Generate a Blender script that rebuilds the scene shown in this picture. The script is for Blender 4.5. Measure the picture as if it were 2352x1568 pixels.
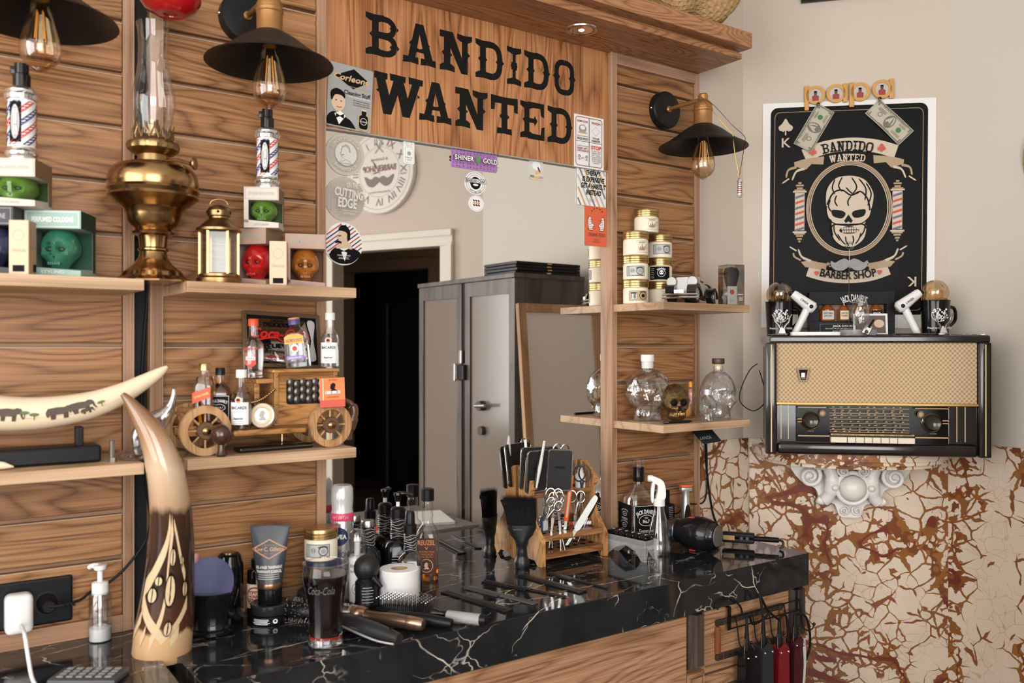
import bpy, bmesh, math, random
from mathutils import Vector, Matrix, Euler
from math import sin, cos, pi, radians as R, sqrt, atan2
random.seed(7)
scene = bpy.context.scene
COL = scene.collection
for _o in list(bpy.data.objects):
    bpy.data.objects.remove(_o)

# ------------------------------------------------------------------ camera
FPX, HY, CAMY, CAMZ, YAW = 1993.0, 797.0, -1.8, 1.39, R(54.8)
cam = bpy.data.objects.new('camera', bpy.data.cameras.new('camera'))
COL.objects.link(cam)
cam.location = (0, CAMY, CAMZ)
cam.rotation_euler = (R(90), 0, YAW - R(90))
cam.data.sensor_width = 36.0
cam.data.lens = FPX / 2352 * 36.0
cam.data.shift_y = (HY - 784) / 2352
cam.data.clip_start = 0.02
cam.data.dof.use_dof = True
cam.data.dof.focus_distance = 2.25
cam.data.dof.aperture_fstop = 4.0
scene.camera = cam

# ------------------------------------------------------------------ world, light, exposure
wd = bpy.data.worlds.new('daylight'); scene.world = wd; wd.use_nodes = True
wd.node_tree.nodes['Background'].inputs[0].default_value = (0.85, 0.92, 1.0, 1)
wd.node_tree.nodes['Background'].inputs[1].default_value = 1.0
def area(name, loc, rot, sx, sy, power, col=(1, 1, 1)):
    l = bpy.data.lights.new(name, 'AREA'); l.shape = 'RECTANGLE'; l.size = sx; l.size_y = sy
    l.energy = power; l.color = col
    o = bpy.data.objects.new(name, l); COL.objects.link(o); o.location = loc; o.rotation_euler = rot
    return o
# daylight entering through the two shop windows (glazed openings in the left and rear walls)
area('daylight_left_window', (-1.78, -1.55, 1.65), (0, R(-90), 0), 1.9, 2.3, 62, (1.0, 0.985, 0.96))
area('daylight_rear_window', (-0.55, -3.72, 1.75), (R(90), 0, 0), 2.1, 1.9, 80, (1.0, 0.985, 0.96))
vs = scene.view_settings
scene.display_settings.display_device = 'sRGB'
vs.view_transform = 'Standard'; vs.look = 'None'; vs.gamma = 1.0; vs.exposure = 0.18
vs.use_curve_mapping = False
scene.cycles.use_denoising = True
scene.cycles.adaptive_threshold = 0.02
scene.cycles.max_bounces = 7
scene.cycles.diffuse_bounces = 3
scene.cycles.glossy_bounces = 4
scene.cycles.transmission_bounces = 7
scene.cycles.transparent_max_bounces = 16
scene.cycles.caustics_reflective = True
scene.cycles.caustics_refractive = False
scene.cycles.sample_clamp_indirect = 6.0

# ------------------------------------------------------------------ photograph pixel -> point of the place
def ray(px, py):
    u = px - 1176.0
    return Vector((FPX * cos(YAW) + u * sin(YAW), FPX * sin(YAW) - u * cos(YAW), HY - py))
def onY(px, py, y):
    d = ray(px, py); k = (y - CAMY) / d.y
    return Vector((k * d.x, y, CAMZ + k * d.z))
def onX(px, py, x):
    d = ray(px, py); k = x / d.x
    return Vector((x, CAMY + k * d.y, CAMZ + k * d.z))
def onZ(px, py, z):
    d = ray(px, py); k = (z - CAMZ) / d.z
    return Vector((k * d.x, CAMY + k * d.y, z))
def onXv(px, py, x):          # seen in the mirror: real place of a reflected point on plane x
    p = onX(px, py, x); return Vector((p.x, -p.y, p.z))
def mpp(p):                   # metres for one photograph pixel at p
    return (p.x * cos(YAW) + (p.y - CAMY) * sin(YAW)) / FPX
FACE = YAW - R(90)            # z rotation of a thing that faces the camera's image plane

# ------------------------------------------------------------------ materials
MATS = {}
def _pr(name):
    m = bpy.data.materials.new(name); m.use_nodes = True
    return m, m.node_tree, m.node_tree.nodes['Principled BSDF']
def mat(name, col, rough=0.5, metal=0.0, spec=0.5, coat=0.0, trans=0.0, ior=1.45, emit=None, es=0.0, alpha=1.0, bump=0.0, bscale=60.0, var=0.0, sub=0.0):
    if name in MATS: return MATS[name]
    m, nt, b = _pr(name)
    b.inputs['Base Color'].default_value = (*col, 1)
    b.inputs['Roughness'].default_value = rough; b.inputs['Metallic'].default_value = metal
    b.inputs['Specular IOR Level'].default_value = spec; b.inputs['Coat Weight'].default_value = coat
    b.inputs['Coat Roughness'].default_value = 0.05
    b.inputs['Transmission Weight'].default_value = trans; b.inputs['IOR'].default_value = ior
    b.inputs['Alpha'].default_value = alpha
    if emit: b.inputs['Emission Color'].default_value = (*emit, 1); b.inputs['Emission Strength'].default_value = es
    n = nt.nodes; L = nt.links
    tc = n.new('ShaderNodeTexCoord'); nz = n.new('ShaderNodeTexNoise')
    nz.inputs['Scale'].default_value = bscale; nz.inputs['Detail'].default_value = 4
    L.new(tc.outputs['Object'], nz.inputs['Vector'])
    if var > 0:
        mx = n.new('ShaderNodeMix'); mx.data_type = 'RGBA'
        mx.inputs[6].default_value = (*[c * (1 - var) for c in col], 1); mx.inputs[7].default_value = (*[min(1, c * (1 + var)) for c in col], 1)
        L.new(nz.outputs['Fac'], mx.inputs[0]); L.new(mx.outputs[2], b.inputs['Base Color'])
    if bump > 0:
        bp = n.new('ShaderNodeBump'); bp.inputs['Strength'].default_value = bump; bp.inputs['Distance'].default_value = 0.002
        L.new(nz.outputs['Fac'], bp.inputs['Height']); L.new(bp.outputs['Normal'], b.inputs['Normal'])
    MATS[name] = m; return m
def _ramp(n, stops):
    r = n.new('ShaderNodeValToRGB')
    e = r.color_ramp.elements
    while len(e) < len(stops): e.new(0.5)
    for i, (p, c) in enumerate(stops):
        e[i].position = p; e[i].color = (*c, 1)
    return r
def _m(n, op, a=None, b=None):
    k = n.new('ShaderNodeMath'); k.operation = op
    if a is not None and not hasattr(a, 'links'): k.inputs[0].default_value = a
    if b is not None and not hasattr(b, 'links'): k.inputs[1].default_value = b
    return k
def wood(name, dark, mid, light, axis='X', rough=0.45, ring=120.0, sc=1.0, fine=0.44, coat=0.0, bump=0.12):
    if name in MATS: return MATS[name]
    m, nt, b = _pr(name); n = nt.nodes; L = nt.links
    tc = n.new('ShaderNodeTexCoord'); oi = n.new('ShaderNodeObjectInfo')
    sh = n.new('ShaderNodeVectorMath'); sh.operation = 'MULTIPLY_ADD'
    L.new(oi.outputs['Random'], sh.inputs[0]); sh.inputs[1].default_value = (7.3, 5.1, 9.7); L.new(tc.outputs['Object'], sh.inputs[2])
    def mp(al, ac):
        k = n.new('ShaderNodeMapping'); s = {'X': (al, ac, ac), 'Y': (ac, al, ac), 'Z': (ac, ac, al)}[axis]
        k.inputs['Scale'].default_value = s; L.new(sh.outputs[0], k.inputs['Vector']); return k
    def nz(mpn, scale, det, dist=0.0):
        k = n.new('ShaderNodeTexNoise'); k.inputs['Scale'].default_value = scale; k.inputs['Detail'].default_value = det
        k.inputs['Distortion'].default_value = dist; L.new(mpn.outputs[0], k.inputs['Vector']); return k
    a = nz(mp(0.9 * sc, 7.0 * sc), 1.5, 1.5, 0.35)
    f = nz(mp(2.5 * sc, 190 * sc), 1.6, 3)
    v = nz(mp(1.2 * sc, 5 * sc), 1.0, 2)
    m1 = _m(n, 'MULTIPLY', None, ring); L.new(a.outputs['Fac'], m1.inputs[0])
    m2 = _m(n, 'SINE'); L.new(m1.outputs[0], m2.inputs[0])
    m3 = n.new('ShaderNodeMapRange'); m3.inputs[1].default_value = -1; m3.inputs[2].default_value = 1
    L.new(m2.outputs[0], m3.inputs[0])
    p = _m(n, 'POWER', None, 0.38); L.new(m3.outputs[0], p.inputs[0])
    s1 = _m(n, 'MULTIPLY', None, 0.27); L.new(p.outputs[0], s1.inputs[0])
    s2 = n.new('ShaderNodeMath'); s2.operation = 'MULTIPLY_ADD'; L.new(f.outputs['Fac'], s2.inputs[0]); s2.inputs[1].default_value = fine * 1.5; L.new(s1.outputs[0], s2.inputs[2])
    s3 = n.new('ShaderNodeMath'); s3.operation = 'MULTIPLY_ADD'; L.new(v.outputs['Fac'], s3.inputs[0]); s3.inputs[1].default_value = 0.42; L.new(s2.outputs[0], s3.inputs[2])
    r = _ramp(n, [(0.44, dark), (0.71, mid), (0.92, light)]); L.new(s3.outputs[0], r.inputs[0]); L.new(r.outputs[0], b.inputs['Base Color'])
    b.inputs['Specular IOR Level'].default_value = 0.32; b.inputs['Roughness'].default_value = rough; b.inputs['Coat Weight'].default_value = coat; b.inputs['Coat Roughness'].default_value = 0.12
    bp = n.new('ShaderNodeBump'); bp.inputs['Strength'].default_value = bump; bp.inputs['Distance'].default_value = 0.0015
    L.new(s2.outputs[0], bp.inputs['Height']); L.new(bp.outputs['Normal'], b.inputs['Normal'])
    MATS[name] = m; return m
def _warp(n, L, src, scale, amt, det=3):
    w = n.new('ShaderNodeTexNoise'); w.inputs['Scale'].default_value = scale; w.inputs['Detail'].default_value = det
    L.new(src, w.inputs['Vector'])
    s = n.new('ShaderNodeVectorMath'); s.operation = 'MULTIPLY_ADD'; L.new(w.outputs['Color'], s.inputs[0])
    s.inputs[1].default_value = (amt, amt, amt); L.new(src, s.inputs[2]); return s.outputs[0]
def _edge(n, L, vec, scale):
    v = n.new('ShaderNodeTexVoronoi'); v.feature = 'DISTANCE_TO_EDGE'; v.inputs['Scale'].default_value = scale
    L.new(vec, v.inputs['Vector']); return v.outputs['Distance']
def _below(n, L, val, t0, t1):     # 1 where val < t0, 0 where > t1
    k = n.new('ShaderNodeMapRange'); k.interpolation_type = 'SMOOTHSTEP'
    k.inputs[1].default_value = t0; k.inputs[2].default_value = t1; k.inputs[3].default_value = 1; k.inputs[4].default_value = 0
    L.new(val, k.inputs[0]); return k.outputs[0]
def _mixc(n, L, fac, a, b):
    k = n.new('ShaderNodeMix'); k.data_type = 'RGBA'
    L.new(fac, k.inputs[0])
    for i, x in ((6, a), (7, b)):
        if isinstance(x, tuple): k.inputs[i].default_value = (*x, 1)
        else: L.new(x, k.inputs[i])
    return k.outputs[2]
def _mul(n, L, a, b):
    k = n.new('ShaderNodeMath'); k.operation = 'MULTIPLY'; L.new(a, k.inputs[0]); L.new(b, k.inputs[1]); return k.outputs[0]
def black_marble():
    m, nt, b = _pr('black_marble'); n = nt.nodes; L = nt.links
    tc = n.new('ShaderNodeTexCoord')
    mp = n.new('ShaderNodeMapping'); mp.inputs['Rotation'].default_value = (0.5, 0.3, 0.9); mp.inputs['Scale'].default_value = (1.0, 2.4, 1.3)
    L.new(tc.outputs['Object'], mp.inputs['Vector'])
    w = _warp(n, L, mp.outputs[0], 5.0, 0.16)
    e1 = _below(n, L, _edge(n, L, w, 4.2), 0.002, 0.011)
    w2 = _warp(n, L, mp.outputs[0], 11.0, 0.12)
    e2 = _below(n, L, _edge(n, L, w2, 11.0), 0.002, 0.022)
    ms = n.new('ShaderNodeTexNoise'); ms.inputs['Scale'].default_value = 5.5; ms.inputs['Detail'].default_value = 4; L.new(tc.outputs['Object'], ms.inputs['Vector'])
    k1 = _below(n, L, ms.outputs['Fac'], 0.42, 0.53)
    ms2 = n.new('ShaderNodeTexNoise'); ms2.inputs['Scale'].default_value = 9; ms2.inputs['Detail'].default_value = 5; L.new(mp.outputs[0], ms2.inputs['Vector'])
    k2 = _below(n, L, ms2.outputs['Fac'], 0.37, 0.48)
    cl = n.new('ShaderNodeTexNoise'); cl.inputs['Scale'].default_value = 16; cl.inputs['Detail'].default_value = 6; L.new(w, cl.inputs['Vector'])
    base = _mixc(n, L, cl.outputs['Fac'], (0.006, 0.007, 0.008), (0.022, 0.024, 0.025))
    c1 = _mixc(n, L, _mul(n, L, e1, k1), base, (0.60, 0.55, 0.47))
    c2 = _mixc(n, L, _mul(n, L, e2, k2), c1, (0.42, 0.39, 0.34))
    L.new(c2, b.inputs['Base Color'])
    b.inputs['Roughness'].default_value = 0.07; b.inputs['Specular IOR Level'].default_value = 0.55
    MATS['black_marble'] = m; return m
def breccia():
    m, nt, b = _pr('breccia_marble'); n = nt.nodes; L = nt.links
    tc = n.new('ShaderNodeTexCoord'); oi = n.new('ShaderNodeObjectInfo')
    sh = n.new('ShaderNodeVectorMath'); sh.operation = 'MULTIPLY_ADD'
    L.new(oi.outputs['Random'], sh.inputs[0]); sh.inputs[1].default_value = (7.3, 5.1, 9.7); L.new(tc.outputs['Object'], sh.inputs[2])
    src = sh.outputs[0]
    w0 = _warp(n, L, src, 6.0, 0.06, 3)
    w = _warp(n, L, w0, 40.0, 0.012, 3)
    def tex(scale, det, dist=0.0, v=None):
        k = n.new('ShaderNodeTexNoise'); k.inputs['Scale'].default_value = scale; k.inputs['Detail'].default_value = det; k.inputs['Distortion'].default_value = dist
        L.new(v or src, k.inputs['Vector']); return k.outputs['Fac']
    def ridge(f):
        a1 = _m(n, 'SUBTRACT', None, 0.5); L.new(f, a1.inputs[0]); a2 = _m(n, 'ABSOLUTE'); L.new(a1.outputs[0], a2.inputs[0]); return a2.outputs[0]
    def f1(scale):
        k = n.new('ShaderNodeTexVoronoi'); k.inputs['Scale'].default_value = scale; L.new(w, k.inputs['Vector']); return k.outputs['Distance']
    ra = ridge(tex(3.3, 2.5, 0.5)); rb = ridge(tex(5.2, 2.0, 0.4, w0))
    wide = _below(n, L, ra, 0.03, 0.16); core = _below(n, L, ra, 0.008, 0.011)
    wide2 = _below(n, L, rb, 0.01, 0.06)
    tn = tex(9, 5, 0, w); sel = tex(4.0, 2)
    base = _mixc(n, L, tn, (0.66, 0.53, 0.41), (0.82, 0.70, 0.57))
    fine = _mul(n, L, _below(n, L, _edge(n, L, w, 24.0), 0.004, 0.026), _below(n, L, tn, 0.42, 0.58))
    c0 = _mixc(n, L, fine, base, (0.56, 0.41, 0.29))
    rust = _mixc(n, L, sel, (0.17, 0.05, 0.018), (0.38, 0.17, 0.05))
    net = _m(n, 'MULTIPLY_ADD', None, -0.052); L.new(wide, net.inputs[0]); L.new(_edge(n, L, w, 17.0), net.inputs[2])
    c1 = _mixc(n, L, _below(n, L, net.outputs[0], -0.004, 0.006), c0, rust)
    nb = _m(n, 'MULTIPLY_ADD', None, -0.035); L.new(wide2, nb.inputs[0]); L.new(_edge(n, L, w, 11.0), nb.inputs[2]); net2 = _below(n, L, nb.outputs[0], -0.010, 0.0)
    c1 = _mixc(n, L, net2, c1, (0.24, 0.09, 0.035))
    def above(v, t0, t1):
        k = n.new('ShaderNodeMapRange'); k.interpolation_type = 'SMOOTHSTEP'; k.inputs[1].default_value = t0; k.inputs[2].default_value = t1; L.new(v, k.inputs[0]); return k.outputs[0]
    def band(sc_, k_):
        q = _m(n, 'MULTIPLY_ADD', None, -k_); L.new(ra, q.inputs[0]); L.new(f1(sc_), q.inputs[2]); return q.outputs[0]
    c2 = _mixc(n, L, above(band(32.0, 5.0), 0.45, 0.48), c1, rust)
    c3 = _mixc(n, L, above(band(58.0, 11.0), 0.42, 0.46), c2, (0.20, 0.065, 0.025))
    c4 = _mixc(n, L, _mul(n, L, core, _below(n, L, sel, 0.49, 0.51)), c3, (0.17, 0.04, 0.026))
    L.new(c4, b.inputs['Base Color']); b.inputs['Roughness'].default_value = 0.16
    MATS['breccia_marble'] = m; return m
def glass(name, col=(1, 1, 1), rough=0.0, ior=1.45, lo=0.07, hi=0.75, bump=0.0):
    """thin glass that lets light through (mostly transparent, mirror-like at grazing angles)"""
    if name in MATS: return MATS[name]
    m = bpy.data.materials.new(name); m.use_nodes = True; nt = m.node_tree; n = nt.nodes; L = nt.links
    n.remove(n['Principled BSDF'])
    tr = n.new('ShaderNodeBsdfTransparent'); tr.inputs[0].default_value = (*col, 1)
    gl = n.new('ShaderNodeBsdfGlossy'); gl.inputs['Roughness'].default_value = rough + 0.02
    lw = n.new('ShaderNodeLayerWeight'); lw.inputs['Blend'].default_value = 0.25
    r = n.new('ShaderNodeMapRange'); r.inputs[1].default_value = 0; r.inputs[2].default_value = 1; r.inputs[3].default_value = lo; r.inputs[4].default_value = hi
    mx = n.new('ShaderNodeMixShader'); L.new(lw.outputs['Facing'], r.inputs[0]); L.new(r.outputs[0], mx.inputs[0])
    L.new(tr.outputs[0], mx.inputs[1]); L.new(gl.outputs[0], mx.inputs[2]); L.new(mx.outputs[0], n['Material Output'].inputs[0])
    if bump:
        nz = n.new('ShaderNodeTexNoise'); nz.inputs['Scale'].default_value = 45; tc = n.new('ShaderNodeTexCoord'); L.new(tc.outputs['Object'], nz.inputs['Vector'])
        bp = n.new('ShaderNodeBump'); bp.inputs['Strength'].default_value = bump; bp.inputs['Distance'].default_value = 0.004; L.new(nz.outputs['Fac'], bp.inputs['Height'])
        L.new(bp.outputs[0], gl.inputs['Normal']); L.new(bp.outputs[0], lw.inputs['Normal'])
    MATS[name] = m; return m

# ------------------------------------------------------------------ mesh building
class M:
    def __init__(s, mx=None): s.bm = bmesh.new(); s.mx = mx
    def add(s, vs, fs):
        mx = s.mx
        v = [s.bm.verts.new(mx @ Vector(p) if mx else p) for p in vs]
        for f in fs:
            try: s.bm.faces.new([v[i] for i in f])
            except ValueError: pass
        return v
    def box(s, x0, y0, z0, x1, y1, z1, bev=0.0, seg=2):
        v = s.add([(x0, y0, z0), (x1, y0, z0), (x1, y1, z0), (x0, y1, z0), (x0, y0, z1), (x1, y0, z1), (x1, y1, z1), (x0, y1, z1)],
                  [(0, 3, 2, 1), (4, 5, 6, 7), (0, 1, 5, 4), (1, 2, 6, 5), (2, 3, 7, 6), (3, 0, 4, 7)])
        if bev > 0:
            es = {e for q in v for e in q.link_edges}
            bmesh.ops.bevel(s.bm, geom=list(es), offset=bev, segments=seg, affect='EDGES', profile=0.5)
        return s
    def cbox(s, c, d, bev=0.0, seg=2):
        return s.box(c[0]-d[0]/2, c[1]-d[1]/2, c[2]-d[2]/2, c[0]+d[0]/2, c[1]+d[1]/2, c[2]+d[2]/2, bev, seg)
    def lathe(s, prof, n=28, c=(0, 0, 0), axis='Z', f=None, cap=True):
        """prof: list of (r, h); f(angle, r, h) -> r scales the radius"""
        vs, fs, N = [], [], len(prof)
        def put(r, a, h):
            if f: r = f(a, r, h)
            x, y = r * cos(a), r * sin(a)
            p = {'Z': (x, y, h), 'X': (h, x, y), 'Y': (x, -h, y)}[axis]
            return (c[0] + p[0], c[1] + p[1], c[2] + p[2])
        for r, h in prof:
            for j in range(n): vs.append(put(max(r, 1e-5), 2 * pi * j / n, h))
        for i in range(N - 1):
            for j in range(n):
                k = (j + 1) % n
                fs.append((i*n+j, i*n+k, (i+1)*n+k, (i+1)*n+j))
        if cap: fs.append(tuple(range(n - 1, -1, -1))); fs.append(tuple((N-1)*n + j for j in range(n)))
        s.add(vs, fs); return s
    def tube(s, pts, r, n=8, closed=False, cap=True):
        pts = [Vector(p) for p in pts]; N = len(pts)
        rs = r if isinstance(r, (list, tuple)) else [r] * N
        vs, fs = [], []; prev = None
        for i, p in enumerate(pts):
            t = (pts[(i+1) % N] - pts[i-1]) if closed else (pts[min(i+1, N-1)] - pts[max(i-1, 0)])
            t = t.normalized() if t.length > 1e-9 else Vector((0, 0, 1))
            if prev is None: u = t.orthogonal().normalized()
            else:
                u = prev - t * prev.dot(t)
                u = u.normalized() if u.length > 1e-6 else t.orthogonal().normalized()
            prev = u; w = t.cross(u)
            for j in range(n):
                a = 2 * pi * j / n; vs.append(tuple(p + (u * cos(a) + w * sin(a)) * rs[i]))
        for i in range(N if closed else N - 1):
            i2 = (i + 1) % N
            for j in range(n):
                k = (j + 1) % n; fs.append((i*n+j, i*n+k, i2*n+k, i2*n+j))
        if cap and not closed: fs.append(tuple(range(n-1, -1, -1))); fs.append(tuple((N-1)*n+j for j in range(n)))
        s.add(vs, fs); return s
    def prism(s, poly, a, b, plane='XZ'):
        """poly of 2D points, extruded from a to b along the third axis"""
        def q(p, t): return {'XZ': (p[0], t, p[1]), 'XY': (p[0], p[1], t), 'YZ': (t, p[0], p[1])}[plane]
        n = len(poly)
        vs = [q(p, a) for p in poly] + [q(p, b) for p in poly]
        fs = [tuple(range(n)), tuple(range(2*n-1, n-1, -1))] + [(i, (i+1) % n + 0, (i+1) % n + n, i + n) for i in range(n)]
        s.add(vs, fs); return s
    def ball(s, c, r, nu=16, nv=10, f=None):
        rx, ry, rz = r if isinstance(r, (tuple, list)) else (r, r, r)
        vs, fs = [], []
        for i in range(nv + 1):
            th = pi * i / nv
            for j in range(nu):
                a = 2 * pi * j / nu; d = Vector((sin(th) * cos(a), sin(th) * sin(a), cos(th)))
                if i in (0, nv): d = Vector((1e-4 * cos(a), 1e-4 * sin(a), cos(th)))
                k = f(d) if f else 1.0
                if isinstance(k, Vector): vs.append((c[0] + k.x * rx, c[1] + k.y * ry, c[2] + k.z * rz))
                else: vs.append((c[0] + d.x * rx * k, c[1] + d.y * ry * k, c[2] + d.z * rz * k))
        for i in range(nv):
            for j in range(nu):
                k = (j + 1) % nu; fs.append((i*nu+j, (i+1)*nu+j, (i+1)*nu+k, i*nu+k))
        s.add(vs, fs); return s
    def grid(s, fn, nu, nv, cu=False):
        vs = [tuple(fn(i / (nu if cu else nu - 1), j / (nv - 1))) for j in range(nv) for i in range(nu)]
        fs = [(j*nu+i, j*nu+(i+1) % nu, (j+1)*nu+(i+1) % nu, (j+1)*nu+i) for j in range(nv-1) for i in range(nu if cu else nu-1)]
        s.add(vs, fs); return s
    def obj(s, name, m, parent=None, ang=35, loc=None, rot=None, recalc=True, solid=0.0):
        bm = s.bm
        if recalc: bmesh.ops.recalc_face_normals(bm, faces=bm.faces)
        me = bpy.data.meshes.new(name); bm.to_mesh(me); bm.free()
        me.materials.append(m)
        if ang: me.shade_smooth(); me.set_sharp_from_angle(angle=R(ang))
        o = bpy.data.objects.new(name, me); COL.objects.link(o)
        if parent: o.parent = parent
        if loc: o.location = loc
        if rot: o.rotation_euler = rot
        if solid:
            md = o.modifiers.new('solid', 'SOLIDIFY'); md.thickness = solid; md.offset = 0
        return o
def tag(o, label, cat, group=None):
    o['label'] = label; o['category'] = cat
    if group: o['group'] = group
    return o
def thing(name, label, cat, loc=(0, 0, 0), rz=0.0, group=None, rot=None, sc=None):
    o = bpy.data.objects.new(name, None); COL.objects.link(o); o.empty_display_size = 0.02
    o.location = loc; o.rotation_euler = rot if rot else (0, 0, rz)
    if sc: o.scale = sc if hasattr(sc, '__len__') else (sc, sc, sc)
    return tag(o, label, cat, group)
def struct(o): o['kind'] = 'structure'; return o
def dup(o, loc=None, rz=None, label=None, parent=None, top=True):
    c = o.copy(); COL.objects.link(c); c.parent = parent
    if loc is not None: c.location = loc
    if rz is not None: c.rotation_euler = (0, 0, rz)
    if label: c['label'] = label
    for ch in [x for x in o.children]: dup(ch, parent=c, top=False)
    return c
def oval(cx, cy, rx, ry, n=28, a0=0.0, a1=2 * pi):
    full = abs(a1 - a0) > 6.28
    return [(cx + rx * cos(a0 + (a1 - a0) * i / (n if full else n - 1)), cy + ry * sin(a0 + (a1 - a0) * i / (n if full else n - 1))) for i in range(n)]
def rrect(x0, y0, x1, y1, r, n=4):
    p = []
    for cx, cy, a in ((x1-r, y1-r, 0), (x0+r, y1-r, 90), (x0+r, y0+r, 180), (x1-r, y0+r, 270)):
        for i in range(n + 1):
            t = R(a + 90 * i / n); p.append((cx + r * cos(t), cy + r * sin(t)))
    return p
def spl(pts, k=6, closed=False):
    """Catmull-Rom through the points"""
    P = [Vector(p) for p in pts]; n = len(P); out = []
    for i in range(n if closed else n - 1):
        a = P[(i-1) % n] if closed or i > 0 else P[0]; b = P[i]; c = P[(i+1) % n]; d = P[(i+2) % n] if closed or i + 2 < n else P[-1]
        for j in range(k):
            t = j / k
            out.append(0.5 * ((2*b) + (c - a) * t + (2*a - 5*b + 4*c - d) * t*t + (3*b - a - 3*c + d) * t**3))
    if not closed: out.append(P[-1])
    return [tuple(p) for p in out]

# ------------------------------------------------------------------ flat print
_TXT = {}
def glyphs(txt, bold=0.0, shear=0.0):
    key = (txt, bold, shear)
    if key in _TXT: return _TXT[key]
    cu = bpy.data.curves.new('t', 'FONT'); cu.body = txt; cu.size = 1.0; cu.resolution_u = 3; cu.offset = bold; cu.shear = shear
    cu.align_x = 'LEFT'; cu.fill_mode = 'FRONT'
    o = bpy.data.objects.new('t', cu)
    me = bpy.data.meshes.new_from_object(o)
    vs = [(v.co.x, v.co.y) for v in me.vertices]; fs = [tuple(p.vertices) for p in me.polygons]
    bpy.data.objects.remove(o); bpy.data.curves.remove(cu); bpy.data.meshes.remove(me)
    if vs:
        x0 = min(v[0] for v in vs); x1 = max(v[0] for v in vs); y0 = min(v[1] for v in vs); y1 = max(v[1] for v in vs)
    else: x0 = x1 = y0 = y1 = 0
    _TXT[key] = (vs, fs, x0, x1, y0, y1); return _TXT[key]
class Art:
    """layered flat print in the local XZ plane, facing -Y; with wrap=r it follows an upright cylinder of radius r"""
    def __init__(s, parent, y=0.0, eps=0.0002, wrap=None, warp=None):
        s.p, s.y, s.eps, s.wrap, s.warp, s.lay, s.ms = parent, y, eps, wrap, warp, 0, {}
    def _put(s, m, vs, fs):
        s.lay += 1; d = s.eps * s.lay
        if s.wrap:
            r = s.wrap + d; q = [(r * sin(u / s.wrap), s.y - r * cos(u / s.wrap), v) for u, v in vs]
        elif s.warp: q = [s.warp(u, v, d) for u, v in vs]
        else: q = [(u, s.y - d, v) for u, v in vs]
        s.ms.setdefault(m.name, (m, []))[1].append((q, fs)); return s
    def poly(s, pts, m): return s._put(m, pts, [tuple(range(len(pts)))])
    def rect(s, x0, y0, x1, y1, m, n=1):
        if s.wrap or s.warp: n = max(n, 14)
        vs = [(x0 + (x1-x0)*i/n, y) for y in (y0, y1) for i in range(n + 1)]
        return s._put(m, vs, [(i, i+1, n+2+i, n+1+i) for i in range(n)])
    def disc(s, cx, cy, r, m, ry=None, n=28):
        ry = ry or r
        if not (s.wrap or s.warp): return s.poly(oval(cx, cy, r, ry, n), m)
        vs = [(cx, cy)]; K = 4
        for k in range(1, K + 1): vs += oval(cx, cy, r * k / K, ry * k / K, n)
        fs = [(0, 1 + i, 1 + (i + 1) % n) for i in range(n)]
        for k in range(K - 1): fs += [(1 + k*n + i, 1 + (k+1)*n + i, 1 + (k+1)*n + (i+1) % n, 1 + k*n + (i+1) % n) for i in range(n)]
        return s._put(m, vs, fs)
    def ring(s, cx, cy, r, w, m, ry=None, n=36, a0=0.0, a1=2*pi):
        ry = ry or r; A = oval(cx, cy, r, ry, n, a0, a1); B = oval(cx, cy, r-w, ry-w, n, a0, a1); N = len(A)
        cl = abs(a1 - a0) > 6.28
        return s._put(m, A + B, [(i, (i+1) % N, N+(i+1) % N, N+i) for i in range(N if cl else N-1)])
    def stroke(s, pts, w, m, closed=False):
        N = len(pts); P = [Vector((p[0], p[1])) for p in pts]; A, B = [], []
        ws = w if isinstance(w, (list, tuple)) else [w] * N
        for i in range(N):
            t = (P[(i+1) % N] - P[i-1]) if closed else (P[min(i+1, N-1)] - P[max(i-1, 0)])
            t.normalize(); nn = Vector((-t.y, t.x)) * ws[i] / 2
            A.append(tuple(P[i] + nn)); B.append(tuple(P[i] - nn))
        return s._put(m, A + B, [(i, (i+1) % N, N+(i+1) % N, N+i) for i in range(N if closed else N-1)])
    def frame(s, x0, y0, x1, y1, w, m, r=0.0):
        if r: return s.stroke(rrect(x0, y0, x1, y1, r), w, m, True)
        s.rect(x0, y0, x1, y0+w, m); s.rect(x0, y1-w, x1, y1, m); s.rect(x0, y0, x0+w, y1, m); s.rect(x1-w, y0, x1, y1, m); return s
    def text(s, t, cx, cy, h, m, w=None, bold=0.0, shear=0.0, rot=0.0, arc=None, wmax=None):
        """t centred at (cx, cy), glyph height h, total width w; arc=(radius) bends it about a centre below (or above when negative)"""
        vs, fs, x0, x1, y0, y1 = glyphs(t, bold, shear)
        if not vs: return s
        sy = h / 0.72; sx = sy if w is None else w / (x1 - x0)
        if wmax and (x1-x0) * sx > wmax: sx = wmax / (x1-x0)
        mx = (x0 + x1) / 2; out = []
        for x, y in vs:
            u = (x - mx) * sx; v = (y - 0.36) * sy
            if arc:
                a = u / arc; u, v = (arc + v) * sin(a), (arc + v) * cos(a) - arc
            out.append((cx + u * cos(rot) - v * sin(rot), cy + u * sin(rot) + v * cos(rot)))
        return s._put(m, out, fs)
    def lines(s, cx, cy, w, n, dy, h, m, ragged=0.25):
        """small print too fine to read"""
        for i in range(n):
            ww = w * (1 - ragged * random.random()); s.rect(cx - ww/2, cy - i*dy - h/2, cx + ww/2, cy - i*dy + h/2, m)
        return s
    def done(s, name='print'):
        r = []
        for m, puts in s.ms.values():
            for grp in ([[p] for p in puts] if len(puts) <= 4 and name != 'letter' else [puts]):
                b = M()
                for q, fs in grp: b.add(q, fs)
                r.append(b.obj(name, m, s.p, ang=0, recalc=False))
        return r
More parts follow.
